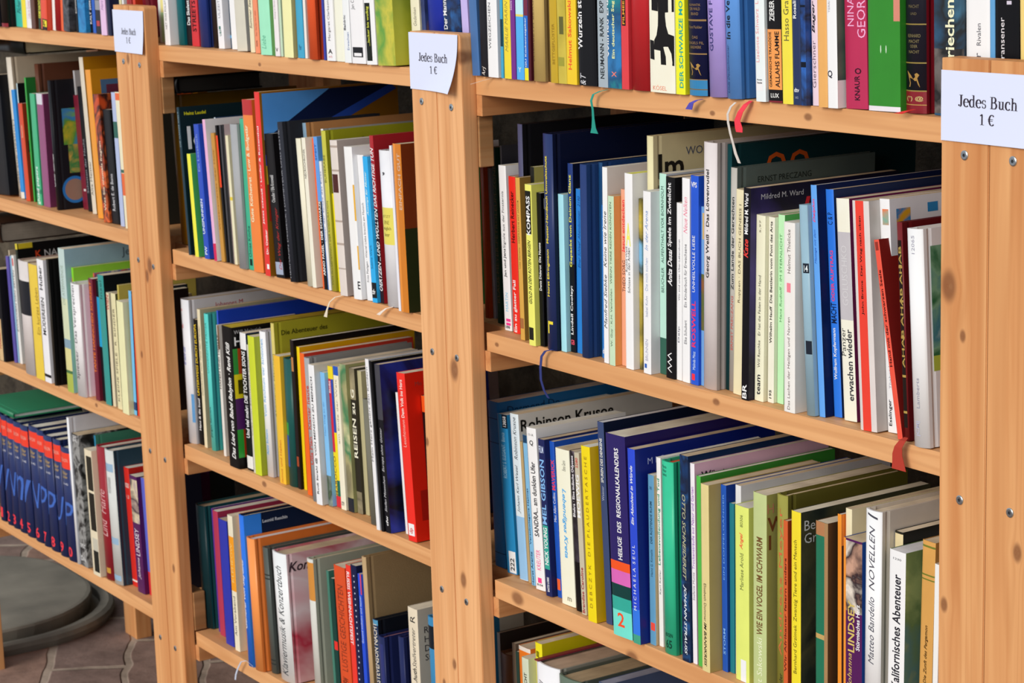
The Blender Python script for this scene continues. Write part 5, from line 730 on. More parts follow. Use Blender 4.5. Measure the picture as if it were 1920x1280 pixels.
("yellow red blue paperback, right of the light blue book, middle bookcase's third shelf", 'MC', -2.3674, 0.0069, -0.7375, 0.0122, 0.1778, 0.1174, -0.0436, 'p', 'e8cc14', 'e8cc14', '', [('*MAROCCO', 0.08, 0.364, 0.5, '8c5c14', 'u', 0.3), ('*Rhodos', 0.811, 0.896, 0.4, 'f0e0e0', 'u', 0.3)], [(0.392, 0.911, 'c81c30', 0, 0.6), (0.534, 0.911, '1c44a0', 0.6, 1), (0.193, 0.392, 'e8cc14', 0, 1), (0.08, 0.193, '18604c', 0.5, 1), (0.0, 0.08, 'c82830', 0, 1)], {}),
("cream book with blue head, right of the yellow red blue paperback, middle bookcase's third shelf", 'MC', -2.3542, 0.006, -0.7375, 0.0126, 0.1804, 0.1191, -0.0303, 'p', 'e8dcc4', 'e8dcc4', '', [('am Ende der Welt', 0.462, 0.909, 0.3, '8c8474', 'u', 0.5), ('*DTV', 0.028, 0.056, 0.5, '3c3c3c', 'h', 0.5)], [(0.937, 1.0, '1c50b0', 0, 1)], {}),
("green and cream painted book, right of the cream book, middle bookcase's third shelf", 'MC', -2.3404, 0.0084, -0.7375, 0.0147, 0.1846, 0.17, -0.0353, 'p', 'art:c8c494,3c7c50,a8a070,5c5448:12', '8c8c5c', '', [], [(0.0, 0.095, '20242c', 0, 1)], {}),
("tan black book with serif title, right of green and cream, middle bookcase's third shelf", 'MC', -2.3251, 0.0129, -0.7375, 0.0128, 0.1814, 0.13, -0.037, 'p', 'art:a89c78,6c6450,c4b890:14', '3c382c', '', [('*REISEN zu G', 0.386, 0.855, 0.7, 'e8e0c8', 'u', 0.5)], [(0.152, 0.786, '2a261e', 0, 1)], {}),
("slim olive cream book, right of the tan black book, middle bookcase's third shelf", 'MC', -2.312, 0.0168, -0.7375, 0.0093, 0.1794, 0.1184, -0.0342, 'p', 'b0a880', 'b0a880', '', [], [], {}),
("grey olive cloth book, right of the slim olive cream book, middle bookcase's third shelf", 'MC', -2.2732, 0.0007, -0.7375, 0.0125, 0.1534, 0.1012, -0.0495, 'h', '6c6a5c', '6c6a5c', '', [], [], {}),
("white book with black spine letters, right of grey olive cloth, middle bookcase's third shelf", 'MC', -2.2461, -0.006, -0.7375, 0.0079, 0.2071, 0.18, -0.0512, 'p', 'e4e2e4', 'c0c4cc', '', [('Mein Herz gehört den Kindern', 0.403, 0.953, 0.7, '5c5c60', 'u', 0.5)], [], {}),
("slim glossy black book, right of the white book, middle bookcase's third shelf", 'MC', -2.2357, -0.0053, -0.7375, 0.006, 0.2057, 0.1357, -0.062, 'p', '101012', '101012', '', [], [], {}),
("dark blue black art book, right of the slim glossy black book, middle bookcase's third shelf", 'MC', -2.2294, -0.0032, -0.7375, 0.0122, 0.2031, 0.15, -0.0544, 'p', '3c3c44', 'art:0c1c60,10101c,2c40b0,141422:7', '', [('/Stefan Moeschen   Europa ohne Götter', 0.125, 0.625, 0.5, 'c8c8cc', 'u', 0.5), ('*cfw', 0.042, 0.101, 0.4, 'f0f0f0', 'u', 0.5)], [(0.0, 0.673, '14141a', 0, 1)], {}),
("slim white book, right of the dark blue black art book, middle bookcase's third shelf", 'MC', -2.2078, 0.012, -0.7375, 0.005, 0.1702, 0.1123, -0.0658, 'p', 'ececf4', 'ececf4', '', [], [], {}),
("large bright red paperback, right of the slim white book, middle bookcase's third shelf", 'MC', -2.1828, 0.0006, -0.7375, 0.0187, 0.1997, 0.104, -0.0659, 'p', 'e8281c', 'dc200c', '', [('*Dem Volk ins Herz', 0.736, 0.962, 0.35, 'f8d8d0', 'u', 0.5), ('Leuchtmann', 0.563, 0.724, 0.35, 'f4b0a4', 'u', 0.5), ('*dp', 0.045, 0.08, 0.5, 'c82c20', 'u', 0.5)], [(0.033, 0.105, 'f4ece8', 0.15, 0.85)], {'CT': [('Mo', 0.13, 0.93, 5, 'a83c34')], 'CP': [(0.1, 0.95, 0.12, 0.3, 'a8180c')]}),
("narrow orange black book at the post, right of large bright red, middle bookcase's third shelf", 'MC', -2.1638, 0.02, -0.7375, 0.008, 0.1728, 0.08, -0.0589, 'p', 'e8581c', '1a1210', '', [], [(0.01, 0.889, '141010', 0, 1)], {}),
("dark green thick hardcover, middle bookcase's lowest shelf", 'MD', -2.8131, 0.0199, -1.0115, 0.0296, 0.1793, 0.17, -0.0264, 'h', '142c30', '12444a', '', [], [], {}),
("purple edged thin book, right of the dark green thick hardcover, middle bookcase's lowest shelf", 'MD', -2.7716, 0.0264, -1.0115, 0.004, 0.1809, 0.16, -0.0127, 'p', '54308c', '54308c', '', [], [], {}),
("crimson book, right of the purple edged thin book, middle bookcase's lowest shelf", 'MD', -2.7589, 0.0219, -1.0115, 0.0161, 0.1817, 0.17, -0.0145, 'p', 'a83450', 'a83450', '', [], [], {}),
("deep blue book, right of the crimson book, middle bookcase's lowest shelf", 'MD', -2.7195, 0.0116, -1.0115, 0.0256, 0.1804, 0.18, -0.016, 'p', '2430a0', '1c2888', 'b8a48c', [], [], {}),
("worn cream book with orange panel, right of the deep blue book, middle bookcase's lowest shelf", 'MD', -2.6863, 0.0092, -1.0115, 0.0147, 0.1935, 0.14, -0.0083, 'p', 'dcd4bc', 'dcd4bc', '', [('KLEHEOW', 0.509, 0.795, 0.45, 'f8c070', 'u', 0.5), ('Am Vorabend', 0.113, 0.405, 0.45, '2c2c30', 'u', 0.5)], [(0.444, 0.847, 'f49418', 0, 1)], {}),
("thin orange tall book, right of the worn cream book, middle bookcase's lowest shelf", 'MD', -2.6701, 0.02, -1.0115, 0.004, 0.1961, 0.17, -0.0146, 'p', 'dc8838', 'dc8838', '', [], [], {}),
("blue hardcover with white italic title, right of thin orange tall, middle bookcase's lowest shelf", 'MD', -2.6189, -0.006, -1.0115, 0.0167, 0.2106, 0.19, -0.0221, 'h', '1c68d0', '0c1c38', '', [('*/General von Seydlitz', 0.25, 0.712, 0.5, 'e8f0fc', 'u', 0.35)], [], {'CT': [('*Leonid Reschin', 0.15, 0.945, 4.5, 'c8d4e0')], 'CP': [(0, 0.14, 0, 1, '2c80e8')], 'ribbon': 'b8c0d0'}),
("bright orange hardcover, right of the blue hardcover, middle bookcase's lowest shelf", 'MD', -2.5995, -0.006, -1.0115, 0.0234, 0.1835, 0.16, -0.0331, 'h', 'f88c48', 'd87430', 'ece8e0', [], [], {}),
("grey hardcover with ribbed bands, right of the bright orange hardcover, middle bookcase's lowest shelf", 'MD', -2.574, 0.006, -1.0115, 0.0149, 0.1732, 0.17, -0.0432, 'h', '4c5450', '4c5450', '', [], [(0.78, 0.79, '2a2e2c', 0, 1), (0.75, 0.76, '2a2e2c', 0, 1), (0.1, 0.11, '2a2e2c', 0, 1), (0.07, 0.08, '2a2e2c', 0, 1)], {}),
("white piano book with red brush, right of the grey hardcover, middle bookcase's lowest shelf", 'MD', -2.545, 0.004, -1.0115, 0.0392, 0.1754, 0.19, -0.0416, 'h', 'dce0e0', 'art:e0c0c4,b83048,e8d4d8,e0a8b0:5', '', [('/Klaviermusik & Konzertbuch', 0.05, 0.9, 0.4, '3c4044', 'u', 0.5)], [], {'CT': [('*/Kon', 0.03, 0.9, 13, '3c2c34')]}),
("grey cream book with orange label, right of the white piano book, middle bookcase's lowest shelf", 'MD', -2.4504, 0.006, -1.0115, 0.0166, 0.1872, 0.2, -0.0311, 'h', 'c8c8c0', '9ca090', '', [], [(0.706, 0.976, 'c48438', 0, 1)], {}),
("green book with pale top, right of the grey cream book, middle bookcase's lowest shelf", 'MD', -2.4095, 0.014, -1.0115, 0.006, 0.1784, 0.12, -0.0422, 'p', '3c7464', '3c7464', '', [], [], {}),
("dark green book with red stripe, right of the green book, middle bookcase's lowest shelf", 'MD', -2.3938, 0.01, -1.0115, 0.009, 0.1732, 0.12, -0.0397, 'p', '143a34', '143a34', '', [], [(0.458, 0.524, 'd82c24', 0, 1)], {}),
("orange red book with dark capitals, right of the dark green book, middle bookcase's lowest shelf", 'MD', -2.3785, 0.008, -1.0115, 0.0282, 0.195, 0.15, -0.0363, 'p', 'cc4a20', 'cc4a20', '', [('LUSTIGE GESCHICHTEN', 0.3, 0.874, 0.5, '7c2c14', 'u', 0.5), ('*NEW', 0.197, 0.255, 0.5, '3c1810', 'u', 0.5)], [], {}),
("bright red book with white capitals, right of the orange red book, middle bookcase's lowest shelf", 'MD', -2.3474, 0.008, -1.0115, 0.0119, 0.2024, 0.14, -0.036, 'p', 'e03428', 'e03428', '', [('*RUSSIS WEIHNACHTSFEST', 0.494, 0.957, 0.6, 'f8e0dc', 'd', 0.5)], [], {}),
("navy book with white dots, right of the bright red book, middle bookcase's lowest shelf", 'MD', -2.334, 0.008, -1.0115, 0.0144, 0.2055, 0.16, -0.038, 'p', '141c40', '141c40', '', [], [], {'dots': 1}),
("royal blue slim book, right of the navy book, middle bookcase's lowest shelf", 'MD', -2.3174, 0.008, -1.0115, 0.0082, 0.1977, 0.13, -0.0356, 'p', '1c48c8', '1c48c8', '', [('Gesund mühelos und besser', 0.551, 0.86, 0.5, 'c8d8f4', 'u', 0.5)], [(0.869, 1.0, 'c83c50', 0.75, 1)], {}),
("large tan cloth hardcover, right of the royal blue slim book, middle bookcase's lowest shelf", 'MD', -2.308, 0.01, -1.0115, 0.0106, 0.2213, 0.22, -0.0406, 'h', 'b0946c', '8c7450', '', [], [], {}),
("navy cream stitched book, right of the large tan cloth hardcover, middle bookcase's lowest shelf", 'MD', -2.2826, 0.006, -1.0115, 0.012, 0.1486, 0.15, -0.0451, 'h', '1c2c4c', '10141c', '', [('*STEVENSON NACHT', 0.463, 0.977, 0.7, 'c8c0b0', 'u', 0.5)], [(0.955, 1, '4c8cb0', 0, 1)], {'CT': [('Tau', 0.3, 0.8, 14, 'c8c8c8')]}),
("navy leather hardcover with gold frame, right of navy cream stitched, middle bookcase's lowest shelf", 'MD', -2.2699, 0.004, -1.0115, 0.014, 0.1319, 0.12, -0.0258, 'h', '1c2450', '1c2450', 'b87c78', [], [(0.1, 0.93, '26306a', 0.2, 0.8)], {}),
("second navy leather hardcover, right of the navy leather hardcover, middle bookcase's lowest shelf", 'MD', -2.2277, 0.008, -1.0115, 0.013, 0.1415, 0.12, -0.0349, 'h', '1c2450', '1c2450', 'b87c78', [], [], {}),
("cream book titled Stellvertreter, right of the second navy leather hardcover, middle bookcase's lowest shelf", 'MD', -2.195, 0.004, -1.0115, 0.0216, 0.1886, 0.15, -0.0149, 'p', 'd8ccb4', 'b8b0a0', '', [('*/...huth', 0.49, 0.605, 0.4, '1c1c20', 'u', 0.5), ('/Stellvertreter', 0.61, 0.871, 0.4, '4c4844', 'u', 0.5), ('R', 0.907, 0.951, 0.5, '2c2c2c', 'u', 0.5)], [], {'CT': [('Ro', 0.06, 0.86, 8, '3c3838'), ('Ho', 0.06, 0.8, 8, '3c3838'), ('De', 0.06, 0.74, 8, '3c3838'), ('St', 0.06, 0.68, 8, '3c3838')], 'CP': [(0, 1, 0, 0.3, '7c1c4c')]}),
("blue hardcover with black band, right of the cream book, middle bookcase's lowest shelf", 'MD', -2.1441, 0.0, -1.0115, 0.0173, 0.1907, 0.09, -0.0203, 'h', '2c78a4', '2c78a4', '', [], [(0.798, 0.944, '141c24', 0, 1)], {}),
("deep orange hardcover tucked beside the middle post, right bookcase's second shelf", 'RB', -2.0695, 0.045, -0.4615, 0.0086, 0.172, 0.12, -0.0075, 'h', 'a83c08', 'a83c08', '', [], [], {}),
("thin grey book, right of the deep orange hardcover, right bookcase's second shelf", 'RB', -2.0594, 0.05, -0.4615, 0.005, 0.168, 0.11, -0.0139, 'p', '8c8c94', '8c8c94', '', [], [], {}),
("dark green book with brown capitals, right of the thin grey book, right bookcase's second shelf", 'RB', -2.0323, 0.038, -0.4615, 0.0091, 0.1945, 0.13, -0.0067, 'p', '123222', '0c2c1c', '', [('KLAUS MEYER-PETROLEUM-ZONE', 0.118, 0.899, 0.5, '5c4824', 'u', 0.5)], [], {}),
("thin pale grey book, right of the dark green book, right bookcase's second shelf", 'RB', -2.023, 0.042, -0.4615, 0.003, 0.1963, 0.12, 0.0014, 'p', '98989c', '4c4c54', '', [], [], {}),
("white paperback titled Signale aus der Finsternis, right of thin pale grey, right bookcase's second shelf", 'RB', -1.9939, 0.022, -0.4615, 0.0139, 0.1792, 0.1183, -0.0153, 'p', 'f0f2f6', 'f0f2f6', '', [('Signale aus der Finsternis', 0.503, 0.845, 0.4, '34343c', 'u', 0.5), ('*Jan und Jens', 0.326, 0.499, 0.4, '14141c', 'u', 0.5), ('MARTIN', 0.118, 0.231, 0.35, '78c0e0', 'u', 0.5), ('*1898', 0.012, 0.03, 0.6, '2c2c34', 'h', 0.5)], [(0.055, 0.073, 'e83c8c', 0.3, 0.9), (0.032, 0.048, 'e83c8c', 0.3, 0.9)], {}),
("bright red paperback, right of the Signale paperback, right bookcase's second shelf", 'RB', -1.9739, 0.02, -0.4615, 0.013, 0.1694, 0.11, -0.0058, 'p', 'e0281c', '9c1c14', '', [('*Herbert Reinecker', 0.581, 0.907, 0.5, '3c0c0c', 'u', 0.5), ('*Ein zu glatter Fall', 0.008, 0.341, 0.5, 'f8ecec', 'u', 0.5)], [], {}),
("tall slate hardcover with black cover, right of the bright red paperback, right bookcase's second shelf", 'RB', -1.9597, 0.022, -0.4615, 0.009, 0.2257, 0.215, 0.0065, 'h', '4c4c68', '141418', '', [], [], {}),
("tan book with brown foot, right of the tall slate hardcover, right bookcase's second shelf", 'RB', -1.9375, 0.0053, -0.4615, 0.008, 0.1726, 0.1139, -0.0084, 'p', 'cc9c44', '8c6c34', '', [('Udo Daneilis · GESPRÄCHE MIT JANOB', 0.443, 0.861, 0.4, '6c4c1c', 'u', 0.5)], [(0.071, 0.135, '9c6434', 0.1, 0.9)], {}),
("black white book with torn head, right of the tan book, right bookcase's second shelf", 'RB', -1.9292, 0.018, -0.4615, 0.007, 0.1834, 0.13, -0.0001, 'p', '1c1c18', 'a8a05c', '', [], [], {}),
("pale yellow western paperback, right of the black white book, right bookcase's second shelf", 'RB', -1.908, -0.0039, -0.4615, 0.012, 0.1692, 0.115, 0.0001, 'p', 'e4e068', 'e4e068', '', [('*KOMPASS', 0.689, 0.929, 0.55, 'f0f0e8', 'u', 0.5), ('*/GOLD IN DEN ROTEN BERGEN', 0.262, 0.657, 0.45, '34341c', 'u', 0.5)], [(0.696, 0.961, '14140c', 0, 0.9), (0.035, 0.113, '1c1c14', 0.1, 0.8)], {}),
("black book with white cover title, right of pale yellow western, right bookcase's second shelf", 'RB', -1.8957, 0.0021, -0.4615, 0.0081, 0.1609, 0.13, 0.0015, 'p', '0e0e10', '08080a', '', [('*Denis Diderot  Die Nonne', 0.366, 0.678, 0.5, 'e8e8e8', 'u', 0.5)], [], {'CT': [('*K', 0.03, 0.93, 11, 'd0d0d0'), ('De', 0.05, 0.855, 7.5, 'd0d0d0'), ('*D', 0.06, 0.795, 10, 'e8e8e8')], 'CP': [(0.08, 0.9, 0.2, 0.72, 'c8d0d8')]}),
("large navy book with yellow title, right of the black book, right bookcase's second shelf", 'RB', -1.8768, -0.0034, -0.4615, 0.0173, 0.2237, 0.21, 0.0076, 'h', '1c2c5c', '0c1430', '', [('*Horst Ellringmann   Muster-Handbuch Umweltschutz', 0.252, 0.9, 0.32, 'e4cc34', 'u', 0.45)], [(0.122, 0.136, 'e4cc34', 0.25, 0.75), (0.078, 0.136, 'e4cc34', 0.25, 0.4)], {}),
("pale sky blue book, right of the large navy book, right bookcase's second shelf", 'RB', -1.8589, 0.0032, -0.4615, 0.0095, 0.1629, 0.1075, 0.0057, 'p', 'a0d8f0', 'a0d8f0', '', [], [], {}),
("navy black book with yellow title, right of pale sky blue, right bookcase's second shelf", 'RB', -1.8491, 0.0082, -0.4615, 0.009, 0.1947, 0.19, 0.0131, 'p', '1c3470', '0c1430', '', [('*Gepackt von Deinem Glanz', 0.455, 0.941, 0.6, 'e8dc4c', 'u', 0.5), ('*Lindell Cooley:', 0.095, 0.355, 0.6, 'f4f4f0', 'u', 0.5), ('*GB', 0.04, 0.067, 0.7, 'e84c64', 'h', 0.5)], [(0.0, 0.471, '0c0e14', 0, 1)], {}),
("bright blue book, right of the navy black book, right bookcase's second shelf", 'RB', -1.8398, 0.0097, -0.4615, 0.0118, 0.1695, 0.1119, 0.0254, 'p', '1c78c8', '1c78c8', '', [('/Einar Schleef  Abendsonnen   2190', 0.525, 0.958, 0.35, '0c3c80', 'u', 0.5)], [], {}),
("navy cloth hardcover, right of the bright blue book, right bookcase's second shelf", 'RB', -1.8202, 0.0012, -0.4615, 0.0114, 0.1967, 0.15, 0.0192, 'h', '1c3468', '14386c', '', [], [], {}),
("tall navy blue book, right of the navy cloth hardcover, right bookcase's second shelf", 'RB', -1.8085, 0.016, -0.4615, 0.0065, 0.1983, 0.2, 0.0231, 'h', '14406c', '14386c', '', [], [], {}),
("blue paperback with small white letters, right of tall navy blue, right bookcase's second shelf", 'RB', -1.8017, 0.0139, -0.4615, 0.0086, 0.1564, 0.1032, 0.0287, 'p', '2c74c0', '2c74c0', '', [('Nachts', 0.834, 0.962, 0.5, 'a8d0f0', 'u', 0.5), ('*dtv', 0.03, 0.065, 0.6, 'e8f0f8', 'h', 0.5)], [], {}),
("white book with black handwriting, right of the blue paperback, right bookcase's second shelf", 'RB', -1.7819, 0.002, -0.4615, 0.0081, 0.1971, 0.18, 0.0208, 'p', 'eeeef0', 'd8d0c8', '', [('/Manfred Siebke   Keine wie Irene', 0.18, 0.778, 0.6, '202024', 'u', 0.5)], [], {}),
("pale green book with tan side, right of the white book, right bookcase's second shelf", 'RB', -1.77, -0.0001, -0.4615, 0.0097, 0.17, 0.12, 0.0196, 'p', 'bcd4b4', 'd89c58', '', [('W. Guy · K.H. Vanheiden   WENN TIERE REDEN KÖNNTEN', 0.112, 0.964, 0.45, '3c5444', 'u', 0.5)], [], {}),
("salmon pink book with red title, right of the pale green book, right bookcase's second shelf", 'RB', -1.76, 0.008, -0.4615, 0.0098, 0.1766, 0.1165, 0.024, 'p', 'f4a080', 'f4a080', '', [('*Jesus entdecken', 0.646, 0.942, 0.6, 'e83c48', 'u', 0.5), ('THEO SORG', 0.423, 0.602, 0.5, '6c3c34', 'u', 0.5)], [], {}),
("white book with yellow letter A, right of the salmon pink book, right bookcase's second shelf", 'RB', -1.7458, 0.0025, -0.4615, 0.0126, 0.1941, 0.13, 0.0203, 'p', 'ecebec', 'ecebec', 'e4d860', [('*A', 0.633, 0.75, 0.6, 'ece464', 'h', 0.5), ('Rudolf Weiß', 0.5, 0.628, 0.25, '4c4c4c', 'u', 0.25), ('Schüsse in den Anden', 0.394, 0.624, 0.3, '2c2c2c', 'u', 0.55)], [], {}),
("landscape photo book, right of the white book, right bookcase's second shelf", 'RB', -1.7328, 0.01, -0.4615, 0.0046, 0.1697, 0.112, 0.021, 'p', 'art:4c8c6c,c8b040,4c4c2c,78b4d8:12', 'art:4c8c6c,c8b040,4c4c2c,78b4d8:12', '', [], [], {}),
("tall cream book with black title cover, right of landscape photo book, right bookcase's second shelf", 'RB', -1.7268, 0.016, -0.4615, 0.0101, 0.2305, 0.24, 0.0145, 'h', 'd8d0a4', 'c4b890', '', [], [], {'CT': [('*Im', 0.03, 0.87, 24, '1c1814'), ('WOLFGANG', 0.17, 0.925, 8, '4c5468'), ('*Petroff', 0.03, 0.74, 24, '1c1814')]}),
("white book with pale blue lettering, right of the tall cream book, right bookcase's second shelf", 'RB', -1.7164, 0.0022, -0.4615, 0.0119, 0.1794, 0.13, 0.0256, 'p', 'f0f0f6', 'dcdce0', '', [('/In der Arena', 0.68, 0.895, 0.4, '7c98c8', 'u', 0.5), ('·Die mich suchen·', 0.453, 0.644, 0.35, '9aaaca', 'u', 0.5), ('Isabel Kuhn', 0.316, 0.43, 0.3, '8c94b0', 'u', 0.5), ('BRUNNEN', 0.072, 0.191, 0.35, '9c9cb4', 'u', 0.5)], [(0.03, 0.054, '2c5cb0', 0.2, 0.5)], {}),
("mint green book, right of the white book, right bookcase's second shelf", 'RB', -1.7037, 0.0128, -0.4615, 0.0108, 0.1966, 0.15, 0.0223, 'p', 'b0d8c8', 'c8ccd4', '', [('BEUCHLER   AUFENTHALT VOR BORNHOLM', 0.412, 0.938, 0.38, '2c4c44', 'u', 0.5)], [(0.0, 0.184, '2c5c4c', 0, 1)], {}),
("black book with white zigzag mark, right of the mint green book, right bookcase's second shelf", 'RB', -1.6851, 0.006, -0.4615, 0.0139, 0.1956, 0.15, 0.0248, 'p', '0e0e10', '0e0e10', '', [('*Spiele im Zwielicht', 0.659, 0.973, 0.5, 'f0f0f0', 'u', 0.5), ('*/Anita Desai', 0.465, 0.649, 0.5, 'f0f0f0', 'u', 0.5)], [], {'zig': (0.032, 0.13)}),
("slim white paperback, right of the black book, right bookcase's second shelf", 'RB', -1.6708, 0.0079, -0.4615, 0.0082, 0.1719, 0.11, 0.0258, 'p', 'f2f2f6', 'f2f2f6', '', [('Wir sind unser Über-Lebenskunst', 0.454, 0.798, 0.35, '4c4c5c', 'u', 0.5), ('Delp', 0.215, 0.307, 0.4, '5c5c6c', 'u', 0.5)], [], {}),
("white book with red script title, right of the slim white paperback, right bookcase's second shelf", 'RB', -1.6605, 0.0066, -0.4615, 0.0115, 0.1966, 0.15, 0.0234, 'p', 'eaeaf0', 'eaeaf0', '', [('/Neue Nelken', 0.734, 0.909, 0.5, 'e87c94', 'u', 0.5), ('Ein Kinderbuch für Erwachsene', 0.372, 0.681, 0.35, '4c4c54', 'u', 0.5), ('Elke Schubert', 0.191, 0.308, 0.35, '4c4c54', 'u', 0.5)], [], {}),
("blue book with red capitals, right of the white book, right bookcase's second shelf", 'RB', -1.647, 0.0062, -0.4615, 0.0118, 0.2002, 0.13, 0.0238, 'p', '1c50c4', '1c50c4', '', [('*ROSWELL', 0.182, 0.405, 0.5, 'ec2c5c', 'u', 0.45), ('UNHEILVOLLE LIEBE', 0.447, 0.717, 0.35, 'e4ecf8', 'u', 0.45), ('Malinda Metz', 0.073, 0.161, 0.35, 'c8d8f0', 'u', 0.5), ('*VPS', 0.945, 0.97, 0.7, 'e8f0f8', 'h', 0.5)], [(0.021, 0.052, 'ec2c3c', 0.2, 0.6)], {}),
("light blue photo paperback, right of the blue book, right bookcase's second shelf", 'RB', -1.635, 0.0096, -0.4615, 0.0056, 0.1716, 0.11, 0.0243, 'p', '6c9cd0', '6c9cd0', '', [], [(0.312, 0.627, 'art:8c5c34,4c6c34,e8dcc8:20', 0, 1), (0.821, 0.966, 'c8a868', 0.4, 1)], {}),
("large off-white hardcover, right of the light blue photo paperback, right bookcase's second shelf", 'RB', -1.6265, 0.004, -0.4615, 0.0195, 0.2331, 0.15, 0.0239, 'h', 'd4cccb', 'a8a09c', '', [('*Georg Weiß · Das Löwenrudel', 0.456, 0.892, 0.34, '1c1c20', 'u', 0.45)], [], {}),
("tall dark teal hardcover, right of the large off-white hardcover, right bookcase's second shelf", 'RB', -1.6067, 0.016, -0.4615, 0.0065, 0.2317, 0.23, 0.0316, 'h', '0c3c40', '0c2c30', '', [], [], {'CT': [('oo', 0.18, 0.9, 24, 'b84c10')]}),
("greyish book with red and black title, right of tall dark teal, right bookcase's second shelf", 'RB', -1.5999, 0.0144, -0.4615, 0.009, 0.2108, 0.17, 0.0323, 'h', 'b4b0a8', '54605c', '', [('*Zum Lande der Gerechten', 0.459, 0.872, 0.42, '2c3034', 'u', 0.5), ('*ERNST PRECZANG', 0.188, 0.432, 0.35, 'b86058', 'u', 0.5)], [], {'CT': [('ERNST PRECZANG', 0.15, 0.94, 5.5, '1c2420')]}),
("cream book with small brown capitals, right of the greyish book, right bookcase's second shelf", 'RB', -1.5877, 0.0099, -0.4615, 0.0121, 0.1925, 0.13, 0.043, 'p', 'dcd2ac', 'dcd2ac', '', [('Ruppen · DAS BUCH GENESIS I', 0.454, 0.929, 0.35, '5c5038', 'u', 0.6)], [], {}),
("black book with violet cover, right of the cream book, right bookcase's second shelf", 'RB', -1.5648, 0.001, -0.4615, 0.0101, 0.1968, 0.18, 0.0344, 'p', '0e0c12', 'art:1c1838,181428,3c3070:6', '', [('*Mildred M. Ward', 0.785, 0.974, 0.5, 'f0f0f0', 'u', 0.5), ('*/Kate', 0.676, 0.762, 0.6, 'e03c34', 'u', 0.5), ('*BR', 0.007, 0.076, 0.6, 'f0f0f0', 'u', 0.5)], [], {'CT': [('Mildred M. Ward', 0.07, 0.955, 5, 'b8b8c0'), ('*/Ki', 0.33, 0.87, 24, 'c82434')]}),
("cream paperback with team mark, right of the black book, right bookcase's second shelf", 'RB', -1.554, 0.0078, -0.4615, 0.0124, 0.1723, 0.115, 0.0318, 'p', 'e8e4c4', 'e8e4c4', '', [('Will Raschke   Er hat die Fäden in der Hand', 0.183, 0.68, 0.28, '3c3c34', 'u', 0.5), ('*team', 0.033, 0.144, 0.4, '24242a', 'u', 0.5), ('5,97', 0.908, 0.974, 0.2, '6c6454', 'u', 0.5)], [], {}),
("pale cream book with black title, right of the cream paperback, right bookcase's second shelf", 'RB', -1.5398, 0.0117, -0.4615, 0.0084, 0.1714, 0.11, 0.023, 'p', 'e4e0cc', 'e4e0cc', '', [('*Wilhelm Hauff  Die Bettlerin vom Pont des Arts', 0.324, 0.977, 0.4, '2c2c28', 'u', 0.5), ('*195', 0.023, 0.069, 0.4, '2c2c28', 'u', 0.5)], [], {}),
("light green book, right of the pale cream book, right bookcase's second shelf", 'RB', -1.5309, 0.0155, -0.4615, 0.0088, 0.174, 0.13, 0.0218, 'p', 'b4e8b0', '5cb45c', '', [('Hans Rudloff · IM STERNLICHT', 0.438, 0.9, 0.35, '4c8c54', 'u', 0.5)], [], {}),
("off-white paperback with red heart mark, right of the light green book, right bookcase's second shelf", 'RB', -1.5024, -0.0005, -0.4615, 0.0147, 0.1718, 0.115, 0.0097, 'p', 'e4ded8', 'e4ded8', '', [('Das Lachen der Heiligen und Narren', 0.014, 0.505, 0.3, '6c605c', 'u', 0.5), ('Helmut Thielicke', 0.735, 0.964, 0.28, '6c605c', 'u', 0.5)], [(0.635, 0.684, 'f07c8c', 0.3, 0.65)], {}),
("blue grey hardcover, right of the off-white paperback, right bookcase's second shelf", 'RB', -1.4774, 0.004, -0.4615, 0.011, 0.1881, 0.15, -0.0487, 'h', '8cacbc', '8cacbc', '', [('*14', 0.687, 0.717, 0.4, 'd8e4e8', 'h', 0.65)], [(0.68, 0.726, '1c2430', 0.3, 0.95), (0.295, 0.359, '1c2430', 0.3, 0.95)], {}),
("light blue tall book, right of the blue grey hardcover, right bookcase's second shelf", 'RB', -1.4654, 0.0093, -0.4615, 0.0076, 0.206, 0.19, -0.0519, 'p', '5c9cec', '0c1c48', '', [('/Massage mit dem', 0.664, 0.81, 0.4, '1c50b0', 'u', 0.5), ('*/Delphin', 0.841, 0.941, 0.5, 'e83c64', 'u', 0.5)], [], {}),
("bright blue book with pink title, right of light blue tall, right bookcase's second shelf", 'RB', -1.457, 0.0192, -0.4615, 0.0102, 0.202, 0.2, -0.0543, 'p', '2c74dc', '1c2c54', '', [('*MACHT', 0.416, 0.506, 0.7, '101c3c', 'u', 0.5), ('*ODER AUFTRAG', 0.512, 0.735, 0.4, 'e83c74', 'u', 0.5), ('*Wolfram Kopfermann', 0.166, 0.395, 0.5, 'e8f0fc', 'u', 0.5), ('C & P', 0.847, 0.9, 0.6, '0c1c3c', 'u', 0.5)], [], {}),
("cream book with grey panel, right of the bright blue book, right bookcase's second shelf", 'RB', -1.4415, 0.017, -0.4615, 0.0163, 0.1959, 0.17, -0.0523, 'p', 'ece6d0', '6c1c4c', '', [('GOLUSCHKO', 0.523, 0.791, 0.45, 'c8c6c8', 'u', 0.5), ('Panzer', 0.294, 0.42, 0.35, '3c3c3c', 'u', 0.2), ('*erwachen wieder', 0.093, 0.417, 0.45, '34343a', 'u', 0.65)], [(0.458, 0.851, 'b8b4b8', 0, 1)], {}),
("white hardcover with broad red stripe, right of the cream book, right bookcase's second shelf", 'RB', -1.4055, 0.0035, -0.4615, 0.0205, 0.1987, 0.17, -0.0537, 'p', 'd0c8c4', 'b8b4b0', '', [('*John Braine  Der Weg nach oben', 0.508, 0.935, 0.16, '2c1410', 'u', 0.46)], [(0, 1, 'dc3c2c', 0.2, 0.7)], {}),
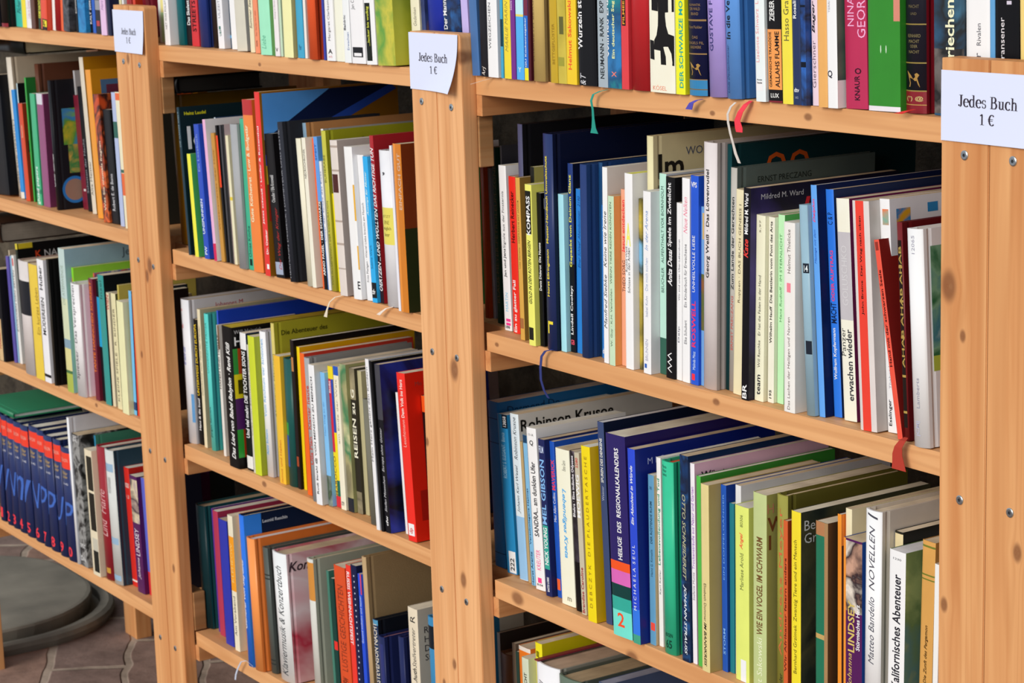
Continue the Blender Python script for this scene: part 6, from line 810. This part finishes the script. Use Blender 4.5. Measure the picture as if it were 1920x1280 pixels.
("white children's book with colored beasts, right of the white hardcover, right bookcase's second shelf", 'RB', -1.3842, 0.0155, -0.4615, 0.012, 0.201, 0.2, -0.0562, 'p', 'e8e8ec', 'd8d8dc', '', [('*Esslinger', 0.029, 0.143, 0.4, '14141c', 'u', 0.4), ('Thabet Jacob', 0.19, 0.345, 0.3, '9c9ca8', 'u', 0.5)], [(0.89, 0.957, 'art:4cb8a8,e87c4c,e8e8e8:30', 0.3, 0.9)], {'CP': [(0.04, 0.12, 0.9, 0.955, 'art:c86c2c,2c80b8,d8a024:60'), (0.22, 0.28, 0.925, 0.965, '2c80b8'), (0.31, 0.36, 0.93, 0.97, 'd8a024'), (0.45, 0.5, 0.93, 0.97, '3c8c5c'), (0, 0.25, 0.03, 0.12, 'dcdce0'), (0, 0.25, 0.12, 0.4, 'art:2c8c5c,e0d020,2c60b0:16')]}),
("leaning red paperback, right of the white children's book, right bookcase's second shelf", 'RB', -1.3595, 0.004, -0.4615, 0.006, 0.17, 0.11, -0.177, 'p', 'e0503c', '7c1c18', '', [('*Hand mit der schwarzen Seele', 0.364, 0.849, 0.5, '3c0c0c', 'u', 0.5)], [(0.946, 0.989, '8c2c20', 0.2, 0.8)], {}),
("red leather hardcover with gold bands, right of the leaning red paperback, right bookcase's second shelf", 'RB', -1.3526, 0.0046, -0.4615, 0.0064, 0.1855, 0.19, -0.0554, 'h', '6c1418', '5c1014', '', [('*AHAB AHAB AHAB', 0.338, 0.892, 0.5, 'a88c44', 'u', 0.5)], [(0.062, 0.919, '1c1410', 0.1, 0.8), (0.792, 0.803, 'a88c44', 0.1, 0.8), (0.637, 0.648, 'a88c44', 0.1, 0.8), (0.471, 0.482, 'a88c44', 0.1, 0.8), (0.294, 0.305, 'a88c44', 0.1, 0.8), (0.128, 0.139, 'a88c44', 0.1, 0.8)], {'ribbon': 'b83428'}),
("large white book with green picture cover, right of red leather hardcover, right bookcase's second shelf", 'RB', -1.3342, -0.0028, -0.4615, 0.0186, 0.183, 0.19, -0.0543, 'h', 'ecebf4', 'e0e0e6', '', [('12065', 0.887, 0.97, 0.2, '9c9cac', 'u', 0.45), ('Lamberts', 0.181, 0.32, 0.2, '8c8c9c', 'u', 0.45), ('*|CM|', 0.053, 0.12, 0.3, 'b0b0c4', 'u', 0.4)], [], {'CT': [('*L', 0.1, 0.27, 11, 'd83c8c'), ('*u', 0.1, 0.2, 9, 'd83c8c')], 'CP': [(0.05, 0.95, 0.42, 0.92, 'art:2c6c44,7cac8c,3c7c8c,d0e0d8:18'), (0.05, 0.95, 0.35, 0.42, 'a8b844')]}),
("blue book with thin black lines, right bookcase's third shelf", 'RC', -2.0412, 0.03, -0.74, 0.0222, 0.1901, 0.2, -0.028, 'p', '1c6cac', '14588c', '', [], [(0.896, 0.9, '0c2c4c', 0, 1), (0.752, 0.756, '0c2c4c', 0, 1), (0.084, 0.088, '0c2c4c', 0, 1)], {'CT': [('Desmond Do', 0.06, 0.945, 9, '0c2c4c')]}),
("blue paperback with white foot label, right of the blue book, right bookcase's third shelf", 'RC', -2.0101, 0.0256, -0.74, 0.02, 0.1804, 0.15, -0.0626, 'p', '2480b4', '2480b4', '', [('ROBERT S. ELEGANT.  Bianca', 0.603, 0.887, 0.35, 'a8d0e8', 'u', 0.5), ('*13858', 0.925, 0.99, 0.3, 'e0e0e0', 'u', 0.75), ('*222', 0.02, 0.1, 0.4, '1c1c24', 'u', 0.62)], [(0.006, 0.143, 'f0f4f8', 0.3, 0.95), (0.915, 1.0, '0c1c2c', 0.5, 1)], {}),
("white blue book with black fraktur cover, right of the blue paperback, right bookcase's third shelf", 'RC', -1.9809, 0.0229, -0.74, 0.0161, 0.1865, 0.21, -0.0534, 'p', 'd0dce8', 'c8c4bc', '', [('/Robinson Krusoe', 0.727, 0.98, 0.4, '2c3440', 'u', 0.5), ('/Johann Karl Wezel', 0.406, 0.693, 0.4, '2c3440', 'u', 0.5)], [(0.003, 0.385, '8cb8dc', 0, 1)], {'CT': [('*Robinson Krusoe', 0.015, 0.93, 13, '14120e')]}),
("slim tan book, right of the white blue book, right bookcase's third shelf", 'RC', -1.9634, 0.0231, -0.74, 0.005, 0.1579, 0.1042, -0.0599, 'p', 'b0986c', 'b0986c', '', [], [], {}),
("slim pale blue book, right of the slim tan book, right bookcase's third shelf", 'RC', -1.9543, 0.021, -0.74, 0.0075, 0.1675, 0.1105, -0.0571, 'p', '78b0d4', '78b0d4', '', [('*Verschwiegene Heimat', 0.273, 0.648, 0.5, '0c3c60', 'u', 0.5), ('*Horst Arentz', 0.003, 0.228, 0.5, '0c3c60', 'u', 0.5)], [(0.948, 1.0, '0c3c60', 0, 1)], {}),
("white paperback with pink name, right of the slim pale blue book, right bookcase's third shelf", 'RC', -1.9401, 0.0169, -0.74, 0.0182, 0.1793, 0.12, -0.0569, 'p', 'f0ece8', 'f0ece8', '', [('*SANDRA... am dunklen Ufer', 0.333, 0.792, 0.48, '24242c', 'u', 0.5), ('KREUTER', 0.125, 0.25, 0.42, 'ec4c8c', 'u', 0.5), ('*8104', 0.025, 0.039, 0.6, '1c1c1c', 'h', 0.5), ('11-1A', 0.951, 0.965, 0.5, '2c2c2c', 'h', 0.5), ('*Q', 0.889, 0.924, 0.4, '2c2c2c', 'h', 0.5)], [(0.044, 0.076, 'ec3c84', 0.3, 0.7)], {}),
("navy paperback with blue film star name, right of the white paperback, right bookcase's third shelf", 'RC', -1.9143, 0.0124, -0.74, 0.0117, 0.1724, 0.115, -0.0416, 'p', '1c2454', '1c2454', '', [('*MEL GIBSON', 0.46, 0.871, 0.7, '7cb0ec', 'u', 0.5), ('*NICK YOUNG', 0.201, 0.439, 0.6, 'f0f4f4', 'u', 0.5), ('*FILM', 0.914, 0.957, 0.7, 'b8c4e0', 'h', 0.5), ('*BASTEI LÜBBE', 0.029, 0.122, 0.4, 'e0e4f0', 'u', 0.5)], [(0.173, 0.453, '2c9c8c', 0.1, 0.9)], {}),
("slim blue paperback with red title, right of the navy paperback, right bookcase's third shelf", 'RC', -1.9012, 0.0189, -0.74, 0.0085, 0.1711, 0.11, -0.0479, 'p', '1c50b0', '1c50b0', '', [('*MAVERICK', 0.69, 0.885, 0.75, 'e83c54', 'u', 0.5), ('Max Allan Collins', 0.488, 0.675, 0.5, 'e0e8f8', 'u', 0.5)], [(0.048, 0.12, 'f0602c', 0.1, 0.8)], {}),
("cream paperback with blue title, right of the slim blue paperback, right bookcase's third shelf", 'RC', -1.8809, 0.0105, -0.74, 0.025, 0.1697, 0.115, -0.0308, 'p', 'f0e8cc', 'f0e8cc', '', [('*/Lebendiges Kreta', 0.307, 0.749, 0.34, '3ca0e0', 'd', 0.5), ('Elena Geroi', 0.865, 0.93, 0.25, '5c5c54', 'u', 0.6), ('*m', 0.03, 0.055, 0.3, '8c8874', 'h', 0.6)], [], {}),
("black photo paperback, right of the cream paperback, right bookcase's third shelf", 'RC', -1.8509, 0.0081, -0.74, 0.0107, 0.1726, 0.11, -0.0335, 'p', 'art:3c3440,181416,9c8c9c,c8bcc8:14', 'art:3c3440,181416,9c8c9c,c8bcc8:14', '', [('*Bhakra · Eine indische Odyssee', 0.592, 0.972, 0.5, 'e8e0e8', 'u', 0.5)], [(0.0, 0.31, '0c0a0c', 0, 1)], {}),
("greyish beige paperback, right of the black photo paperback, right bookcase's third shelf", 'RC', -1.8377, 0.0059, -0.74, 0.0085, 0.1734, 0.11, -0.0414, 'p', 'bcb49c', 'bcb49c', '', [('*MOEWIG', 0.6, 0.864, 0.7, 'e8e8e8', 'u', 0.5), ('*2280', 0.906, 0.968, 0.5, 'b83434', 'u', 0.5), ('*Brandise Caroline', 0.01, 0.294, 0.55, '9c1c24', 'u', 0.5)], [], {}),
("bright yellow book with spaced letters, right of the greyish beige paperback, right bookcase's third shelf", 'RC', -1.8167, -0.0012, -0.74, 0.0152, 0.1861, 0.125, -0.0296, 'p', 'f4cc10', 'd8b010', '', [('D E B C Z Y K    D I E  P L A U D E R T A S C H E', 0.08, 0.942, 0.3, '8c6c10', 'u', 0.5)], [], {}),
("slate blue book with navy cover, right of the bright yellow book, right bookcase's third shelf", 'RC', -1.7974, 0.0081, -0.74, 0.0107, 0.213, 0.19, -0.0374, 'p', '34446c', '141c34', 'd8dce0', [('*SPUREN DES DENKENS', 0.703, 0.92, 0.4, 'dcdcd4', 'u', 0.5), ('Weimer', 0.614, 0.686, 0.35, 'a8b0c8', 'u', 0.5)], [], {}),
("thick purple book with color stripes, right of the slate blue book, right bookcase's third shelf", 'RC', -1.7652, -0.0058, -0.74, 0.0323, 0.2097, 0.17, -0.032, 'p', '241a5c', '241a5c', '', [('*HEILIGE  DES  REGIONALKALENDERS', 0.388, 0.936, 0.22, 'f4f0f4', 'u', 0.55), ('*2', 0.05, 0.12, 0.36, 'ec4c24', 'h', 0.45)], [(0.332, 0.377, 'f4501c', 0, 1), (0.262, 0.332, 'cc60ac', 0, 1), (0.198, 0.262, '103a38', 0, 1), (0.131, 0.198, '2ca090', 0, 1), (0.0, 0.131, '6cd4c4', 0, 1)], {}),
("blue book with white serif title, right of the thick purple book, right bookcase's third shelf", 'RC', -1.7316, -0.006, -0.74, 0.0121, 0.2007, 0.18, -0.0177, 'p', '2444c4', '0c2078', '', [('*/Ein Abschied in Würde', 0.614, 0.915, 0.34, 'e0e8fc', 'u', 0.5), ('M I C H A E L A  S E U L', 0.174, 0.51, 0.36, 'e0e8fc', 'u', 0.5)], [(0.047, 0.18, '2c70d8', 0, 1), (0.0, 0.047, '3c987c', 0, 1)], {'CT': [('M I C', 0.09, 0.93, 6.5, 'a8b4dc')]}),
("steel blue paperback with red foot patch, right of blue serif book, right bookcase's third shelf", 'RC', -1.7179, 0.0051, -0.74, 0.0096, 0.1757, 0.115, 0.007, 'p', '5c94b8', 'b8a480', '', [('*DER ROSTENDE RUHM', 0.599, 0.846, 0.35, '1c3c54', 'u', 0.5), ('Heinz G. Konsalik', 0.406, 0.566, 0.35, '1c3c54', 'u', 0.5), ('765', 0.916, 0.933, 0.4, '1c3c54', 'h', 0.5)], [(0.085, 0.132, 'ec4c3c', 0.2, 0.9)], {}),
("white book with green title, right of the steel blue paperback, right bookcase's third shelf", 'RC', -1.7071, 0.0086, -0.74, 0.0067, 0.1945, 0.13, 0.0016, 'p', 'e8e6e0', 'e8e6e0', '', [('*Lebensvollendung und Tod', 0.435, 0.89, 0.7, '2c9474', 'u', 0.5), ('Karl Keller', 0.28, 0.411, 0.4, '5c6c64', 'u', 0.5)], [], {}),
("emerald green paperback, right of the white book, right bookcase's third shelf", 'RC', -1.6903, 0.0008, -0.74, 0.0186, 0.1961, 0.12, 0.0005, 'h', '2cb488', '24a078', 'c84c30', [('Martin', 0.965, 0.98, 0.4, '14604c', 'h', 0.35), ('Walser', 0.945, 0.96, 0.4, '14604c', 'h', 0.35), ('Liebes', 0.925, 0.94, 0.4, '14604c', 'h', 0.35), ('*BOGEN', 0.09, 0.11, 0.6, '0c3c2c', 'h', 0.5), ('*65', 0.03, 0.075, 0.5, '0c3c2c', 'h', 0.5)], [], {}),
("dark blue mottled book with silver title, right of emerald green paperback, right bookcase's third shelf", 'RC', -1.6597, 0.0005, -0.74, 0.0127, 0.2078, 0.17, 0.0031, 'p', 'art:0c3464,0c1c38,1c5088:40', '0c2448', '', [('*/OTTO SCHNEIDEREIT', 0.4, 0.813, 0.4, 'a8a888', 'd', 0.5), ('*/JOHANN STRAUSS', 0.035, 0.375, 0.4, 'd8e0e8', 'd', 0.5)], [], {}),
("white violet book with pink cover, right of dark blue mottled, right bookcase's third shelf", 'RC', -1.6458, 0.0033, -0.74, 0.0066, 0.2015, 0.17, -0.0012, 'p', 'e8e0ec', 'd0a8bc', '', [('Trockensträuße aus Natur und Garten', 0.476, 0.885, 0.6, '8c3cb0', 'u', 0.5), ('Stefanie Muntz', 0.321, 0.461, 0.5, '7c747c', 'u', 0.5)], [], {'CT': [('*Würste', 0.05, 0.935, 8, '2c2430')]}),
("grass green book, right of the white violet book, right bookcase's third shelf", 'RC', -1.6373, 0.0032, -0.74, 0.0063, 0.1909, 0.17, 0.0052, 'p', '4cac44', '3c8c34', '', [], [], {}),
("beige yellow hardcover, right of the grass green book, right bookcase's third shelf", 'RC', -1.6246, -0.0023, -0.74, 0.0118, 0.1869, 0.14, 0.0084, 'p', 'd4c488', 'a89458', '', [('Elisabeth Dommer', 0.27, 0.474, 0.3, '3c3424', 'd', 0.5), ('*/IM BANNKREIS', 0.029, 0.265, 0.32, '1c1810', 'd', 0.5)], [], {}),
("royal blue book with worn edge, right of the beige yellow hardcover, right bookcase's third shelf", 'RC', -1.6117, 0.0125, -0.74, 0.0079, 0.1859, 0.16, 0.004, 'p', '1c50ac', '14388c', '', [('EIN DOPPELGÄNGER', 0.496, 0.953, 0.35, '6ca0e8', 'u', 0.5), ('*STORM', 0.093, 0.233, 0.4, '7cacec', 'u', 0.5)], [], {}),
("slim teal book, right of the royal blue book, right bookcase's third shelf", 'RC', -1.6035, 0.0154, -0.74, 0.0067, 0.1692, 0.12, 0.0101, 'p', '1c7480', '1c7480', '', [], [], {}),
("tall white book, right of the slim teal book, right bookcase's third shelf", 'RC', -1.596, 0.016, -0.74, 0.008, 0.1887, 0.19, 0.0153, 'p', 'd4d4d4', 'c4c4c8', '', [], [], {}),
("lime yellow paperback, right of the tall white book, right bookcase's third shelf", 'RC', -1.5858, 0.008, -0.74, 0.0198, 0.1726, 0.115, 0.0087, 'p', 'd4e070', 'd4e070', '', [('Marliese Arold', 0.527, 0.734, 0.26, '5c6434', 'u', 0.5), ('*/Angel', 0.757, 0.849, 0.3, 'f0603c', 'u', 0.5), ('80306', 0.883, 0.952, 0.2, '5c6434', 'u', 0.5)], [(0.0, 0.126, 'e4e8f0', 0.4, 0.8)], {}),
("pale green book with brown capitals, right of the lime yellow paperback, right bookcase's third shelf", 'RC', -1.5574, 0.006, -0.74, 0.019, 0.1915, 0.16, 0.0137, 'p', 'b4c084', '989450', '', [('*WIE EIN VOGEL IM SCHWARM', 0.283, 0.78, 0.45, '6c4c24', 'u', 0.5), ('Helmut Sakowski', -0.1, 0.268, 0.4, 'dce4bc', 'u', 0.5)], [], {'CT': [('H', 0.01, 0.93, 9, 'b87c5c'), ('*W', 0.01, 0.85, 14, '6c3c1c'), ('*I', 0.02, 0.76, 14, '6c3c1c')]}),
("olive hardcover with orange letters, right of the pale green book, right bookcase's third shelf", 'RC', -1.532, 0.012, -0.74, 0.015, 0.194, 0.15, 0.0148, 'h', '908c3c', '5c5820', '', [('Andreas Meyer', 0.202, 0.935, 0.4, 'c8643c', 'u', 0.5), ('Herder', 0.012, 0.112, 0.3, '24241c', 'u', 0.5)], [], {}),
("slim orange red book, right of the olive hardcover, right bookcase's third shelf", 'RC', -1.5158, 0.008, -0.74, 0.006, 0.1728, 0.12, 0.0094, 'p', 'c85a2c', 'a84018', '', [('*Wir Afrikaner feiern anders', 0.159, 0.794, 0.5, '5c1c10', 'u', 0.5)], [], {}),
("bright yellow book with photo cover, right of slim orange red, right bookcase's third shelf", 'RC', -1.5002, 0.004, -0.74, 0.0128, 0.1862, 0.16, 0.0099, 'p', 'f4d02c', 'art:141c1c,2c342c,4c4c34,1c2424:9', '', [('Bernhard Grzimek  Zwanzig Tiere und ein Mensch', 0.171, 0.856, 0.45, '5c4c14', 'u', 0.5)], [], {'CT': [('Bern', 0.03, 0.93, 9.5, 'c8ccc8'), ('Grzi', 0.03, 0.865, 9.5, 'c8ccc8')]}),
("worn green book with peeling spine, right of the bright yellow book, right bookcase's third shelf", 'RC', -1.4687, 0.006, -0.74, 0.016, 0.1833, 0.13, 0.0078, 'p', '1c6c50', '4c3420', '', [], [(0.93, 1, 'a8744c', 0, 1), (0.4, 0.425, 'b8985c', 0, 1), (0, 1, '9c7850', 0.75, 1)], {}),
("slim orange book, right of the worn green book, right bookcase's third shelf", 'RC', -1.4476, 0.014, -0.74, 0.005, 0.1924, 0.15, 0.0038, 'p', 'f08c2c', '4c1c14', '', [], [], {'CP': [(0, 0.3, 0.85, 1, 'e87820')]}),
("thin cream tall book, right of the slim orange book, right bookcase's third shelf", 'RC', -1.4423, 0.018, -0.74, 0.0079, 0.1984, 0.15, 0.0081, 'p', 'e0d4b0', 'e0d4b0', '', [], [], {}),
("purple paperback with embracing couple, right of the thin cream tall book, right bookcase's third shelf", 'RC', -1.4335, 0.008, -0.74, 0.024, 0.1752, 0.115, 0.0046, 'p', '4c1450', '1c4c9c', '', [('*LINDSEY', 0.408, 0.678, 0.36, 'c8b060', 'u', 0.45), ('*Stürmisches Herz', 0.426, 0.669, 0.2, 'f0e8f0', 'u', 0.8), ('/Johanna', 0.212, 0.398, 0.3, 'c8b060', 'u', 0.4)], [(0.62, 0.99, 'art:c89c84,2c1c24,e8dccc,3c70a8:22', 0, 1), (0, 1, 'f08c2c', 0, 0.15)], {}),
("large white book with grey italic title, right of the purple paperback, right bookcase's third shelf", 'RC', -1.4038, 0.004, -0.74, 0.0204, 0.2089, 0.17, 0.013, 'h', 'ececf2', 'c4bcb0', '', [('/Matteo Bandello', 0.332, 0.626, 0.34, '4c4c58', 'u', 0.5), ('/NOVELLEN', 0.656, 0.934, 0.34, '4c4c58', 'u', 0.5), ('*/I', 0.965, 0.988, 0.6, '3c3c48', 'u', 0.5)], [], {}),
("dark book with cream head, right of the large white book, right bookcase's third shelf", 'RC', -1.3831, 0.02, -0.74, 0.01, 0.1909, 0.15, 0.0175, 'p', '26241e', '1c1c18', '', [], [(0.9, 0.99, 'd8c89c', 0, 1)], {}),
("white paperback titled Kalifornisches Abenteuer, right of the dark book, right bookcase's third shelf", 'RC', -1.3724, 0.004, -0.74, 0.0197, 0.1799, 0.115, 0.0183, 'p', 'eeeef6', 'art:9cac6c,6c8450,5c8078,b0a848:11', 'd8d8d8', [('*Kalifornisches Abenteuer', 0.31, 0.884, 0.5, '24242c', 'u', 0.5), ('1230', 0.955, 0.965, 0.5, '4c4c50', 'h', 0.5)], [], {}),
("tan book with green ornament head, right of the Kalifornisches paperback, right bookcase's third shelf", 'RC', -1.3407, 0.01, -0.74, 0.0152, 0.1947, 0.125, 0.0289, 'p', 'cc9850', 'a87c40', '', [('*/Die Zunft des Pergamon', 0.345, 0.615, 0.3, '4c3414', 'u', 0.5)], [(0.971, 0.98, '6c7428', 0, 1), (0.842, 0.849, '6c7428', 0, 1), (0.822, 0.828, '6c7428', 0, 1)], {}),
("thin white book at the post, right of the tan book, right bookcase's third shelf", 'RC', -1.3239, 0.01, -0.74, 0.006, 0.177, 0.125, 0.021, 'p', 'e8e8e4', 'e8e8e4', '', [], [], {}),
("tall pale book at the back, right bookcase's lowest shelf", 'RD', -2.087, 0.06, -1.0115, 0.006, 0.1729, 0.12, -0.0175, 'p', 'a8a49c', '54504a', '', [], [], {}),
("brown hardcover with round spine, right of the tall pale book, right bookcase's lowest shelf", 'RD', -2.0529, 0.04, -1.0115, 0.0241, 0.1629, 0.12, -0.0175, 'h', '7c5030', '7c5030', '', [], [], {}),
("thin grey brown book, right of the brown hardcover, right bookcase's lowest shelf", 'RD', -2.0089, 0.03, -1.0115, 0.007, 0.1876, 0.1238, -0.0175, 'p', '6c5c4c', '6c5c4c', '', [], [], {}),
("slim dark green book, right of the thin grey brown book, right bookcase's lowest shelf", 'RD', -1.9989, 0.028, -1.0115, 0.006, 0.1809, 0.1194, -0.0175, 'p', '2c4038', '2c4038', '', [], [], {}),
("orange book with torn white head, right of slim dark green, right bookcase's lowest shelf", 'RD', -1.9891, 0.026, -1.0115, 0.0231, 0.1912, 0.15, -0.0175, 'p', 'dc7420', 'dc7420', '', [], [(0.975, 1, 'd8d0c4', 0, 1)], {}),
("pale green book with black title, right of the orange book, right bookcase's lowest shelf", 'RD', -1.9657, 0.014, -1.0115, 0.013, 0.1865, 0.13, -0.0175, 'p', 'c4ccb4', 'c4ccb4', '', [('*LICHT', 0.815, 0.909, 0.4, '1c1c18', 'u', 0.55)], [], {}),
("small yellow book, right of the pale green book, right bookcase's lowest shelf", 'RD', -1.9525, 0.024, -1.0115, 0.013, 0.2051, 0.1, -0.0175, 'p', 'e4d41c', 'c8bc10', '', [('*##', 0.919, 0.954, 0.5, '1c1c08', 'u', 0.4)], [], {}),
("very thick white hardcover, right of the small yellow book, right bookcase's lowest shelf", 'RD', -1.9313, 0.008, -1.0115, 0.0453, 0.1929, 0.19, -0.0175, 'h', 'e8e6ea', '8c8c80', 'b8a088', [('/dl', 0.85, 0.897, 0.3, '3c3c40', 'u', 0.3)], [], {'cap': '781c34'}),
("very thick grey green hardcover, right of the very thick white hardcover, right bookcase's lowest shelf", 'RD', -1.8817, 0.004, -1.0115, 0.0413, 0.1925, 0.2, -0.0175, 'h', '5c6c5c', '4c544c', 'a89474', [], [], {}),
("navy edged white book, right of the very thick grey green hardcover, right bookcase's lowest shelf", 'RD', -1.8072, 0.006, -1.0115, 0.016, 0.2049, 0.18, -0.0175, 'p', '3c4c6c', '3c4c6c', '8c90a0', [], [], {})
]
random.seed(4)
ROOTS = [build_book(i, b) for i, b in enumerate(BOOKS)]

# book lying flat on the lexicon volumes
t = .0085; w = .21; H = .153
root = empty('book', (-3.432, -.010, -.8140 + FZ)); root.rotation_euler = (0, -math.pi / 2, 0)
tag(root, "green hardcover lying flat on the blue lexicon volumes", 'book', None)
link('cover', cover_mesh('h', t, w, H, mat('1c7450'), mat('2a8a64')), root)
link('page_block', box_me('page_block', .0018, t - .0018, .004, w - .003, .0025, H - .003), root, page_mat('e8e4dc'))

def lying(x0, x1, y0, w, z0, t, kind, sp, cv, pg, label):
    """a closed book lying flat, spine towards the front, its foot towards +x"""
    root = empty('book', (x1, y0, z0 + FZ)); root.rotation_euler = (0, -math.pi / 2, 0); tag(root, label, 'book')
    H = x1 - x0
    link('cover', cover_mesh(kind, t, w, H, mat(sp), mat(cv)), root)
    link('page_block', box_me('page_block', .0023, t - .0023, .005, w - .003, .0012, H - .0025), root, page_mat(pg))
lying(-3.58, -3.448, .060, .17, -.2262, .0255, 'h', '141714', '1c211c', 'd8d2b0', "dark hardcover with cream pages lying under the left top shelf board")
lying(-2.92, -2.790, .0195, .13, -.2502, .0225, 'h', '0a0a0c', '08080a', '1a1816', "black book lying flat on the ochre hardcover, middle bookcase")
lying(-3.62, -3.500, .015, .16, -.5340, .0330, 'h', '3c2a20', '2a1c16', '8c8478', "brown hardcover lying flat above the third shelf's leftmost books")

# ribbon bookmarks: part of the book they hang from
RIBBONS = [(134, '1c8c7c', 0.0032, [((-1.7584, -0.003, -0.1869), 1), ((-1.7681, -0.005, -0.1888), 1), ((-1.7756, -0.008, -0.1921), 1), ((-1.7781, -0.009, -0.1984), 1), ((-1.7757, -0.009, -0.2066), 1), ((-1.7752, -0.009, -0.2154), 1.2), ((-1.7747, -0.009, -0.2247), 2.2), ((-1.774, -0.009, -0.2299), 4)]), (140, '4a44a4', 0.007, [((-1.6098, -0.003, -0.1876), 0.5), ((-1.6141, -0.007, -0.1885), 0.6), ((-1.6195, -0.009, -0.1912), 0.9), ((-1.6236, -0.009, -0.1973), 1.4)]), (142, 'e83848', 0.008, [((-1.5424, -0.002, -0.1852), 0.6), ((-1.5437, -0.007, -0.1883), 0.8), ((-1.5489, -0.009, -0.195), 0.9), ((-1.5535, -0.009, -0.203), 1), ((-1.5514, -0.009, -0.2095), 1.3), ((-1.5507, -0.009, -0.2132), 1.1)]), (142, 'c8c0b8', 0.003, [((-1.5592, -0.006, -0.1873), 1), ((-1.5636, -0.008, -0.1913), 1), ((-1.567, -0.009, -0.1981), 1), ((-1.5664, -0.009, -0.2057), 1), ((-1.5635, -0.009, -0.2151), 1), ((-1.5599, -0.009, -0.2235), 1), ((-1.5563, -0.009, -0.2328), 1.3), ((-1.5511, -0.009, -0.241), 1.3)]), (261, '2a3470', 0.004, [((-1.8655, -0.003, -0.46), 1), ((-1.8734, -0.007, -0.4624), 1), ((-1.8791, -0.008, -0.4688), 1), ((-1.8802, -0.009, -0.4812), 1), ((-1.8814, -0.008, -0.494), 1), ((-1.879, -0.006, -0.5053), 1), ((-1.8744, -0.004, -0.5128), 1.1)]), (185, 'd8ccb4', 0.0034, [((-2.3032, -0.004, -0.4606), 0.8), ((-2.3205, -0.007, -0.4651), 0.8), ((-2.3326, -0.008, -0.4724), 0.8), ((-2.3383, -0.009, -0.4822), 1), ((-2.3433, -0.009, -0.4921), 2.4)]), (191, 'd8ccc0', 0.0034, [((-2.1913, -0.002, -0.4598), 0.8), ((-2.2004, -0.006, -0.4624), 0.9), ((-2.2072, -0.008, -0.4668), 1.5), ((-2.2144, -0.009, -0.4715), 2.4)]), (121, 'e0d0c0', 0.0016, [((-1.9639, -0.002, -0.1858), 1), ((-1.9743, -0.008, -0.1887), 1), ((-1.9764, -0.022, -0.1917), 1)]), (297, 'a83424', 0.009, [((-1.3418, -0.003, -0.4553), 0.5), ((-1.3409, -0.008, -0.4571), 0.8), ((-1.345, -0.009, -0.4632), 1), ((-1.3462, -0.009, -0.4699), 1.3), ((-1.3449, -0.009, -0.4771), 1.6), ((-1.3442, -0.009, -0.4829), 1.9)]), (153, 'c42824', 0.005, [((-1.3333, -0.003, -0.1799), 0.7), ((-1.3384, -0.007, -0.1812), 1), ((-1.3436, -0.008, -0.1828), 1.6), ((-1.3479, -0.008, -0.1839), 2)]), (233, 'b4bccc', 0.003, [((-2.596, -0.009, -1.0066), 0.8), ((-2.6147, -0.009, -1.0035), 0.8), ((-2.6314, -0.009, -1.0097), 1), ((-2.6425, -0.009, -1.0219), 1.2), ((-2.6504, -0.009, -1.0334), 1.4), ((-2.6531, -0.009, -1.0418), 1.4)])]
for (i, co, wd, pts) in RIBBONS:
    o = link('ribbon_bookmark', ribbon_mesh([((p[0], p[1], p[2] + FZ), k) for p, k in pts], wd), None, mat(co, 'ribbon'))
    bpy.context.view_layer.update()
    o.parent = ROOTS[i]; o.matrix_parent_inverse = ROOTS[i].matrix_world.inverted()


# grey tub lid on the floor behind the left bookcase
def rrect(cx, cy, h, r, n=10):
    P = []
    for q, (sx, sy) in enumerate(((1, 1), (-1, 1), (-1, -1), (1, -1))):
        for i in range(n + 1):
            a = math.pi / 2 * (q + i / n); P.append((cx + sx * (h - r) + r * math.cos(a), cy + sy * (h - r) + r * math.sin(a)))
    return P
def lathe_like(levels, name):
    V = []; F = []; n = len(levels[0][0])
    for P, z in levels: V += [(x, y, z) for x, y in P]
    for l in range(len(levels) - 1):
        for i in range(n): j = (i + 1) % n; F.append((l * n + i, l * n + j, (l + 1) * n + j, (l + 1) * n + i))
    F.append(tuple((len(levels) - 1) * n + i for i in range(n)))
    me = mesh(name, V, F)
    return me
mg, gnt, gp = newmat('grey_dusty_plastic', .7); 
gn = nn(gnt, 'ShaderNodeTexNoise'); gn.inputs['Scale'].default_value = 9; gn.inputs['Detail'].default_value = 6; gtc = nn(gnt, 'ShaderNodeTexCoord'); gnt.links.new(gtc.outputs['Object'], gn.inputs['Vector'])
gr = nn(gnt, 'ShaderNodeValToRGB'); gr.color_ramp.elements[0].position = .35; gr.color_ramp.elements[0].color = srgb('716d63'); gr.color_ramp.elements[1].position = .7; gr.color_ramp.elements[1].color = srgb('918b7e')
gnt.links.new(gn.outputs['Fac'], gr.inputs[0]); gnt.links.new(gr.outputs[0], gp.inputs['Base Color'])
troot = empty('tub', (-3.933, .02, 0)); tag(troot, "grey plastic tub with rounded lid on the brick floor", 'tub')
CXT, CYT = 0, 0
def lv(h, z): return (rrect(CXT, CYT, h, .215), z)
link('tub_base', lathe_like([lv(.281, 0), lv(.285, .012), lv(.283, .020), lv(.277, .024), lv(.265, .022), lv(.265, .006)], 'tub_base'), troot, mg)
link('tub_lid', lathe_like([lv(.250, .0065), lv(.254, .036), lv(.252, .0405), lv(.247, .0415)], 'tub_lid'), troot, mg)
